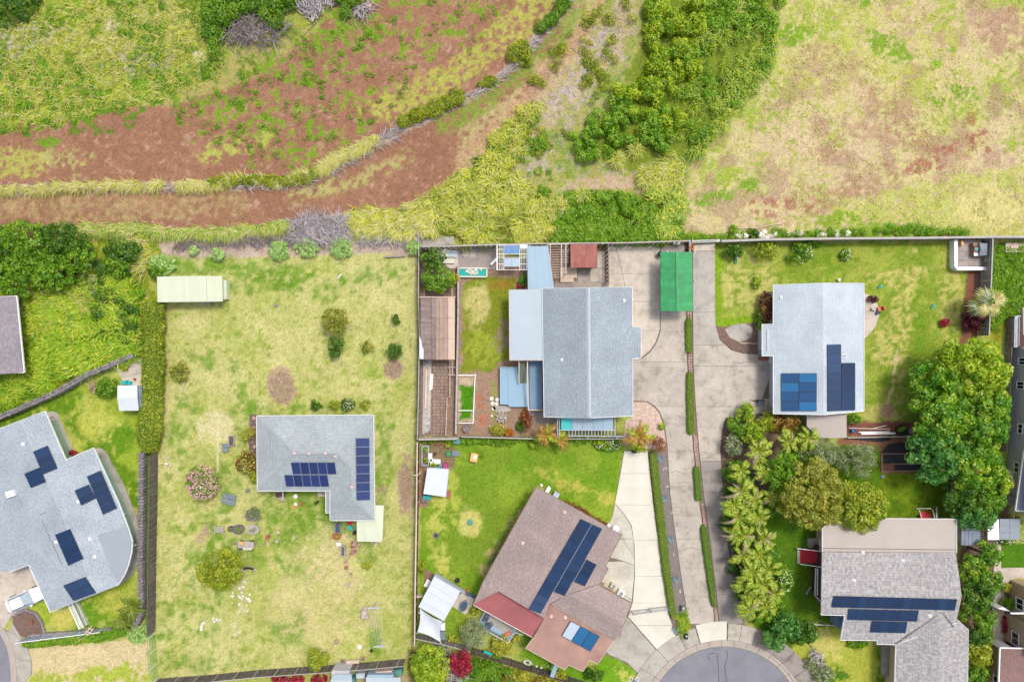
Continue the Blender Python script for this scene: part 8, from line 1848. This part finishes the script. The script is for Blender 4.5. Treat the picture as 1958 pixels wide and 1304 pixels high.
for i in range(16):
    for j in range(8): fs.append((i*8+j,((i+1) % 16)*8+j,((i+1) % 16)*8+(j+1) % 8,i*8+(j+1) % 8))
mb.add(vs,fs); mb.build('tread',M['rubber'],t)
# shelter surroundings
t=thing('hot_tub','dark blue oval tub on the terrace between shelter and brown house','tub',G(887,1156)); mb=MB(); mb.lathe(G(887,1156),[(.5,0),(.6,.5),(.5,.5),(.46,.35)],20,0,.75,1.2,R(-25)); mb.build('shell',M['slate'],t); mb=MB(); mb.lathe(U(887,1156,.36),[(.48,0),(.47,.02)],18,0,.75,1.2,R(-25)); mb.build('cover',M['dkblue'],t)
cyl_thing('fire_pit','black_p','round black fire pit above the shelter step','fire pit',875,1108,.3,.3); cyl_thing('lamp','orange','small red-topped lamp beside the terrace','lamp',895,1126,.16,.5); cyl_thing('pot','white_p','white pot at the corner of the terrace','pot',900,1141,.15,.3)
mb=MB(); mb.beam(U(893,1128,1),U(912,1137,1),.35,.08); [post(mb,x,y,0,1,.08) for x,y in ((894,1129),(911,1136))]; solo(mb,'gate',M['dkblue'],'dark blue gate between terrace and brown house','gate')
for x,y,sx,sy,lb in ((818,1112,.5,.9,'white sink bench beside the shelter'),(848,1193,.5,.8,'white cooler box behind the shelter'),(847,1211,.7,1.0,'blue-grey mat box right of the shade sail')):
    t=thing('bench',lb,'bench',G(x,y)); c=G(x,y); mb=MB(); mb.box(c+Vector((0,0,.55)),(sx,sy,.5 if 'cooler' in lb else .1),R(-30 if x<830 else 0)); mb.build('top',M['white_p' if 'white' in lb else 'slate'],t)
    for q in (-1,1): mb=MB(); mb.box(c+Vector((0,q*sy*.35,.25)),(sx*.8,.08,.5)); mb.build('leg',M['grey_p'],t)
mb=MB(); mb.beam(U(794,1136,.5),U(811,1136.5,.5),.2,.5); solo(mb,'low_wall',M['wood_pale'],'short pink cross wall beside the shelter','wall')
# porch furniture
for x,y,an,lb in ((930,1179,-20,'dark blue armchair on the porch, nearer the house wall'),(936,1193,-35,'dark blue armchair on the porch, nearer the rail')):
    t=thing('armchair',lb,'armchair',U(x,y,.32)); c=P(x,y,.35); mb=MB(); mb.box(c+Vector((0,0,.32)),(.6,.6,.18),R(an)); mb.build('seat',M['dkblue'],t)
    ux=Vector((math.cos(R(an)),math.sin(R(an)),0)); mb=MB(); mb.box(c-ux*.33+Vector((0,0,.55)),(.14,.7,.5),R(an)); mb.build('backrest',M['dkblue'],t)
    for s_ in (-1,1): mb=MB(); mb.box(c+Vector((-ux.y,ux.x,0))*s_*.36+Vector((0,0,.42)),(.6,.1,.3),R(an)); mb.build('armrest',M['slate'],t)
mb=MB(); mb.box(P(968,1213,.6),(1.1,.35,.12),R(28)); mb.box(P(968,1213,.42),(.9,.25,.25),R(28)); solo(mb,'bench',M['orange'],'orange-red bench cushion at the end of the porch','bench'); mb=MB(); mb.lathe(P(970,1222,.32),[(.15,0),(.24,.3),(.2,.32),(.1,.45)],12); solo(mb,'drum',M['whiterock'],'round white drum table in the corner of the porch','table'); mb=MB(); mb.lathe(P(924,1196,.32),[(.12,0),(.2,.5),(.05,.6)],10); solo(mb,'towel',M['cyan'],'turquoise towel heap by the porch rail','towel'); mb=MB(); mb.lathe(P(934,1186,.32),[(.05,0),(.05,.45),(.14,.46),(.14,.48)],12); solo(mb,'side_table',M['white_p'],'tiny white side table between the dark blue armchairs','table')
mb=MB(); mb.beam(U(926,1239,.8),U(942,1246,.8),.3,.1); [post(mb,x,y,0,.8,.05) for x,y in ((928,1240),(940,1245))]; solo(mb,'board',M['cyan'],'turquoise board behind the dark fence','board')
t=thing('kayak','pale green oval tub boat on the fence line below the brown house','boat',G(1009,1264)); mb=MB(); mb.lathe(U(1009,1264,.0),[(.4,0),(.5,.35),(.4,.36),(.33,.15)],18,0,1.1,.62,R(-15)); mb.build('hull',M['metal_cream'],t)
mb=MB(); mb.box(U(1009,1264,.3),(.35,.2,.06),R(-15)); mb.build('seat',M['black_p'],t)
for i,(x,y) in enumerate(((1026,1272),(1035,1275),(1048,1272))): cyl_thing('ornament','whiterock',('white ring ornament nearest the tub boat','small white ornament in the middle below the brown house','white ring ornament nearest the side awning')[i],'ornament',x,y,.14,.2)
for x,y,an,lb in ((1207,1298,0,'black and white wheeled toy on the front grass, left wheel side'),): 
    t=thing('bicycle','small bicycle lying on the front grass at the bottom edge','bicycle',G(1212,1299))
    for dx in (-.35,.4):
        c=G(1212,1299)+Vector((dx,.1,.1)); mb=MB(); vs=[]; fs=[]
        for i in range(14):
            for j in range(5): a_,b_=i*2*math.pi/14,j*2*math.pi/5; vs.append(c+Vector(((.22+.03*math.cos(b_))*math.cos(a_),(.22+.03*math.cos(b_))*math.sin(a_),.03*math.sin(b_))))
        for i in range(14):
            for j in range(5): fs.append((i*5+j,((i+1) % 14)*5+j,((i+1) % 14)*5+(j+1) % 5,i*5+(j+1) % 5))
        mb.add(vs,fs); mb.build('wheel',M['white_p'],t)
    c=G(1212,1299); mb=MB(); mb.tube([c+Vector((-.35,.1,.14)),c+Vector((-.1,-.15,.16)),c+Vector((.25,-.15,.16)),c+Vector((.4,.1,.14))],.03,6); mb.tube([c+Vector((-.1,-.15,.16)),c+Vector((.1,.05,.16)),c+Vector((.25,-.15,.16))],.03,6); mb.build('frame',M['blue'],t)
# mail boxes
for x,y,mt,lb in ((1304,1160,'slate','blue-grey utility box lid on the rough grass strip'),(1310,1213,'black_p','small black mailbox at the end of the gravel strip')):
    t=thing('mailbox',lb,'box',G(x,y)); c=G(x,y); mb=MB(); mb.box(c+Vector((0,0,.45)),(.36,.6,.4)); mb.box(c+Vector((0,.1,.68)),(.3,.3,.06)); mb.build('body',M[mt],t); mb=MB(); mb.box(c+Vector((0,0,.12)),(.15,.15,.25)); mb.build('post',M['grey_p'],t); mb=MB(); mb.box(c+Vector((0,.12,.72)),(.15,.12,.02)); mb.build('label_plate',M['white_p'],t)
for i,(x,y) in enumerate(((1268,897),(1276,930),(1273,895),(1284,980),(1288,1060),(1300,1130))): mb=MB(); mb.box(U(x,y,.05),(.35,.14,.1),random.uniform(0,3)); solo(mb,'stone',M['rocky'],'pale elongated stone lying in the gravel strip','stone','stones in the gravel strip')
for x,y,sx,sy,lb,mt in ((1172,1117,.7,.5,'pale green drum lid beside the white air conditioner','metal_cream'),(1186,1131,.8,.7,'white air conditioner on the pad by the brown house','white_p'),(1176,1008,.7,.7,'round white satellite dish at the brown house corner','white_p')):
    t=thing('unit',lb,'unit',G(x,y)); c=G(x,y)
    if 'dish' in lb: mb=MB(); mb.lathe(c+Vector((0,0,.5)),[(.08,0),(.3,.08),(.4,.2),(.36,.2),(.1,.1)],18); mb.build('dish',M[mt],t); mb=MB(); mb.tube([c,c+Vector((0,0,.5))],.04,6); mb.build('pole',M['grey_p'],t)
    else: mb=MB(); mb.box(c+Vector((0,0,.35)),(sx,sy,.7),R(-28)); mb.build('body',M[mt],t); mb=MB(); mb.lathe(c+Vector((0,0,.7)),[(sx*.32,0),(sx*.32,.03)],14); mb.build('fan_grille',M['grey_p'],t)
# north east lawn items
t=thing('patio_chair','orange patio chair on the curved patio','chair',G(1680,591)); c=G(1680,591); mb=MB(); mb.box(c+Vector((0,0,.4)),(.55,.5,.08),R(20)); mb.build('seat',M['orange'],t); mb=MB(); mb.box(c+Vector((.25,.05,.65)),(.1,.55,.5),R(20)); mb.build('backrest',M['orange'],t)
for sx in (-1,1):
    for sy in (-1,1): mb=MB(); mb.box(c+Vector((sx*.2,sy*.18,.18)),(.04,.04,.36)); mb.build('leg',M['grey_p'],t)
cyl_thing('pot','dkblue','navy glazed pot beside the orange patio chair','pot',1677,598,.22,.4); mb=MB(); mb.box(U(1668,592,.2),(.5,.25,.3),R(-20)); solo(mb,'crate',M['wood_cap'],'pale crate on the curved patio','crate')
for x,y,lb in ((1682,549,'blue toy near the east wall of the pale gabled house'),(1783,586,'blue toy in the middle of the north east lawn')):
    t=thing('toy',lb,'toy',G(x,y)); c=G(x,y); mb=MB(); mb.box(c+Vector((0,0,.12)),(.5,.18,.12),R(25)); mb.box(c+Vector((.05,.1,.2)),(.2,.3,.12),R(-30)); mb.build('body',M['cyan'],t)
cyl_thing('ball','white_p','white ball above the pale gabled house','ball',1603,536,.2,.36,[(.08,0),(.17,.08),(.2,.19),(.17,.3),(.07,.37)]); cyl_thing('ball','white_p','white ball on the lawn at the tip of the brown house','ball',1035,927,.18,.3,[(.08,0),(.16,.08),(.18,.17),(.15,.26),(.06,.32)])
mb=MB(); mb.box(U(1408,492,.25),(.3,.42,.5)); mb.box(U(1406.5,500,.1),(.3,.5,.15),0,1); solo(mb,'utility_box',[M['white_p'],M['green_p']],'white and green utility box on the lawn beside the right lane','utility box')
for x,y,lb in ((1440,541,'grey stone left of the weedy plant'),(1446,535,'grey stone above the weedy plant')): rocky(x,y,.16,'conc',lb,'stone',name='stone')
mb=MB(); mb.beam(U(1415,656,.1),U(1448,657,.1),.1,.08); solo(mb,'timber',M['wood_pale'],'pale timber lying across the brown earth bed','timber')
t=thing('chair','dark garden chair in the corner of the driveway bed','chair',G(1452,769)); c=G(1452,769); mb=MB(); mb.box(c+Vector((0,0,.42)),(.6,.6,.08)); mb.build('seat',M['slate'],t); mb=MB(); mb.box(c+Vector((0,.32,.65)),(.7,.08,.5)); mb.box(c+Vector((.36,0,.6)),(.07,.6,.07)); mb.box(c+Vector((-.36,0,.6)),(.07,.6,.07)); mb.build('backrest',M['black_p'],t)
mb=MB(); mb.box(U(1459,800,.4),(1.1,.55,.8)); mb.box(U(1459,800,.82),(1.15,.6,.05)); solo(mb,'electrical_box',M['trimblue'],'pale box at the south west corner of the pale gabled house','box')
# strip below the north east lawn
t=thing('planter','large black round tub with green plants and a white flower','planter',G(1721,821)); mb=MB(); mb.lathe(G(1721,821),[(.62,0),(.72,.5),(.6,.5),(.56,.38)],20,0,1,.8); mb.build('tub',M['black_p'],t); V,F,val=lobes_leaves([(random.uniform(-.35,.35),random.uniform(-.25,.25),.42,.25,.25,.2) for _ in range(7)],60,.14,zmin=.3); npmesh('plants',V,F,M['lf_weed'],parent=t,val=val)
cyl_thing('hose_reel','grey_p','coiled grey hose ring between the black tub and the red one','hose',1743,824,.34,.18,[(.36,0),(.38,.12),(.2,.14),(.18,.02)]); cyl_thing('bucket','red','red tub at the end of the timber strip','tub',1758,823,.42,.4); cyl_thing('ball','blue','blue pot at the left end of the timber strip','pot',1629,823,.24,.4,[(.15,0),(.25,.2),(.2,.4),(.15,.3)])
for i,(a_,b_,lb) in enumerate((((1646,829),(1711,828),'widest white plank in the timber strip'),((1641,826),(1700,825),'second white plank in the timber strip'),((1663,820),(1693,813),'thin greenish plank at an angle in the timber strip'),((1622,818),(1700,820),'long reddish plank in the timber strip'))): mb=MB(); mb.beam(G(*a_)+Vector((0,0,.1+.04*i)),G(*b_)+Vector((0,0,.12+.04*i)),(.22,.12,.08,.1)[i],.05); solo(mb,'plank',M[('white_p','white_p','metal_cream','wood_pale')[i]],lb,'plank')
wf=structure('weed_fabric')
for q in ([(1697,850),(1712,848),(1722,845),(1752,852),(1756,866),(1685,867)],[(1688,868.5),(1757,868),(1758,886),(1690,886)],[(1712,888),(1760,887),(1762,898),(1710,899)],[(1606,838),(1702,836),(1702,842),(1676,845),(1640,841)]): slabpoly(wf,'fabric',q,M['weedmat'],.01)
for a_,b_ in (((1684,867.5),(1756,867.5)),((1700,887),(1760,886.5)),((1684,901),(1766,900)),((1685,868),(1686,900))): mb=MB(); mb.beam(G(*a_)+Vector((0,0,.05)),G(*b_)+Vector((0,0,.05)),.16,.12); mb.build('timber_edge',M['wood_brown'],wf)
for i,(x,y) in enumerate(((1820,932),(1819,940),(1821,926),(1812,953),(1817,960),(1811,968))): rocky(x,y,random.uniform(.22,.36),'rocky' if i % 2 else 'conc','grey-pink garden stone beside the shaded lawn','stone',group='garden stones beside the shaded lawn',name='stone')
# potted corner, south west
for x,y,lb in ((62,1188,'terracotta ring pot in the upper part of the corner bed'),(71,1211,'terracotta ring pot in the lower part of the corner bed')): t=thing('pot',lb,'pot',G(x,y)); mb=MB(); mb.lathe(G(x,y),[(.2,0),(.26,.4),(.2,.4),(.18,.3)],14); mb.build('rim',M['terra'],t); mb=MB(); mb.lathe(U(x,y,.3),[(.18,0),(.17,.02)],12); mb.build('soil',M['mulch'],t)
mb=MB(); mb.box(U(242,731,.3),(.6,.45,.6),R(5)); mb.box(U(250,732,.2),(.4,.4,.4),R(-10)); solo(mb,'bin',M['cyan'],'blue-green bin above the small white-roofed shed','bin'); cyl_thing('pot','terra','small brown pot on the concrete corner by the tall hedge','pot',259,725,.16,.25)
mb=MB()
for k_ in range(3): mb.box(U(99,794,.1+.14*k_),(.6-.12*k_,.5-.1*k_,.13),R(20+25*k_))
solo(mb,'statue_base',M['rocky'],'small stone stack at the tip of the grey house terrace','stone stack')
bush(136,866,7,5,.5,'lf_red','red flowers in the nook of the grey south west house')
mb=MB(); mb.beam(U(232,979,2.2),U(255,975,1.6),.07,.07); solo(mb,'bracket',M['fascia'],'white strut at the upper curve of the grey roof','strut'); mb=MB(); mb.beam(U(251,1044,1.8),U(271,1035,1.2),.12,.1); solo(mb,'gate',M['fascia'],'white side gate between the curved grey roof and the lava wall','gate')
mb=MB(); mb.tube([U(1407,437,.1),U(1440,437,.1),U(1478,430,.1),U(1496,428,.1)],.05,6); solo(mb,'pipe',M['wood_pale'],'long pale irrigation pipe lying in the dry field','pipe')
cyl_thing('flower_pot','terra','brown pot on top of the grey field fence','pot',1803,452,.2,.4) 
mb=MB(); mb.box(U(1938,474,.2),(2.2,1.1,.12),R(2)); mb.box(U(1936,473,.32),(.9,.3,.14),R(2)); solo(mb,'pallet',M['wood_pale'],'pale timber pallet with a bracket at the upper right edge','pallet')
mb=MB(); mb.prism([G(1889,1153),G(1907,1158),G(1914,1158),G(1900,1150)],0,1.6); solo(mb,'white_canopy',M['white_p'],'small white canopy on the beige path','canopy')
mb=MB(); mb.beam(U(1540,1135,.15),U(1549,1120,.15),.2,.12); solo(mb,'log',M['barkpale'],'pale log on the dark lawn west of the mottled house','log')
mb=MB(); mb.tube([U(1548,1187,1),U(1600,1189,1)],.04,5); [mb.tube([G(x,1188),U(x,1188,1.05)],.035,5) for x in (1550,1575,1598)]; solo(mb,'wire_fence',M['fascia'],'thin wire fence below the dark lawn of the mottled house','fence')
mb=MB(); mb.tube([U(1815,900,.1),U(1813,985,.1)],.06,5); solo(mb,'lawn_edging',M['wood_brown'],'thin brown edging on the right of the shaded lawn','edging')
mb=MB(); c=G(1925,903); mb.add([P(1925,897,1.6),P(1938,901,1.6),P(1936,918,1.4),P(1932,926,1.2),P(1927,912,1.4),P(1925,897,1.54),P(1938,901,1.54),P(1936,918,1.34),P(1932,926,1.14),P(1927,912,1.34)],[(4,3,2,1,0),(5,6,7,8,9)]+[(i,(i+1) % 5,5+(i+1) % 5,5+i) for i in range(5)]); t=thing('umbrella','closed beige patio canopy beside the lowest window of the grey-sided building','canopy',c); mb.build('canopy',M['wood_pale'],t); mb=MB(); mb.tube([G(1930,908),P(1930,908,1.5)],.04,6); mb.build('pole',M['grey_p'],t)
mb=MB()
for a_,b_ in (((1921,940),(1919,990)),((1933,945),(1933,992)),((1905,958),(1935,956)),((1908,988),(1950,985))): mb.beam(G(*a_)+Vector((0,0,1.6)),G(*b_)+Vector((0,0,1.6)),.08,.08)
t=thing('frame','bare brown pergola frame beyond the trees by the diagonal roof','pergola',G(1925,968)); mb.build('beam',M['wood_cap'],t); mb=MB(); [post(mb,x,y,0,1.6,.08) for x,y in ((1921,942),(1920,988),(1933,990))]; mb.build('posts',M['wood_brown'],t)
for x,y,sx,sy,lb,mt in ((694,1287,1.0,.6,'grey and white junk beside the peaked shed roof','metal_pale'),(680,1296,.5,.5,'mint-green crate beside the peaked shed roof','tealp'),(737,1280,2.0,.25,'pale pink board above the pale blue shed roof','wood_pale'),(742,1285,1.8,.2,'white board above the pale blue shed roof','white_p'),(766,1281,.8,.7,'dark teal tarp right of the pale blue shed roof','tealp'),(713,1285,.5,.5,'dark box above the pale blue shed roof','black_p'),(668,1287,.8,.4,'beige pipes stack above the peaked shed','wood_cap')):
    mb=MB(); c=G(x,y-6); mb.box(c+Vector((0,0,.8)),(sx,sy,1.2),R(4)); mb.box(c+Vector((.05,0,1.45)),(sx*.8,sy*.7,.1),R(-4)); solo(mb,'stored_item',M[mt],lb,'box')
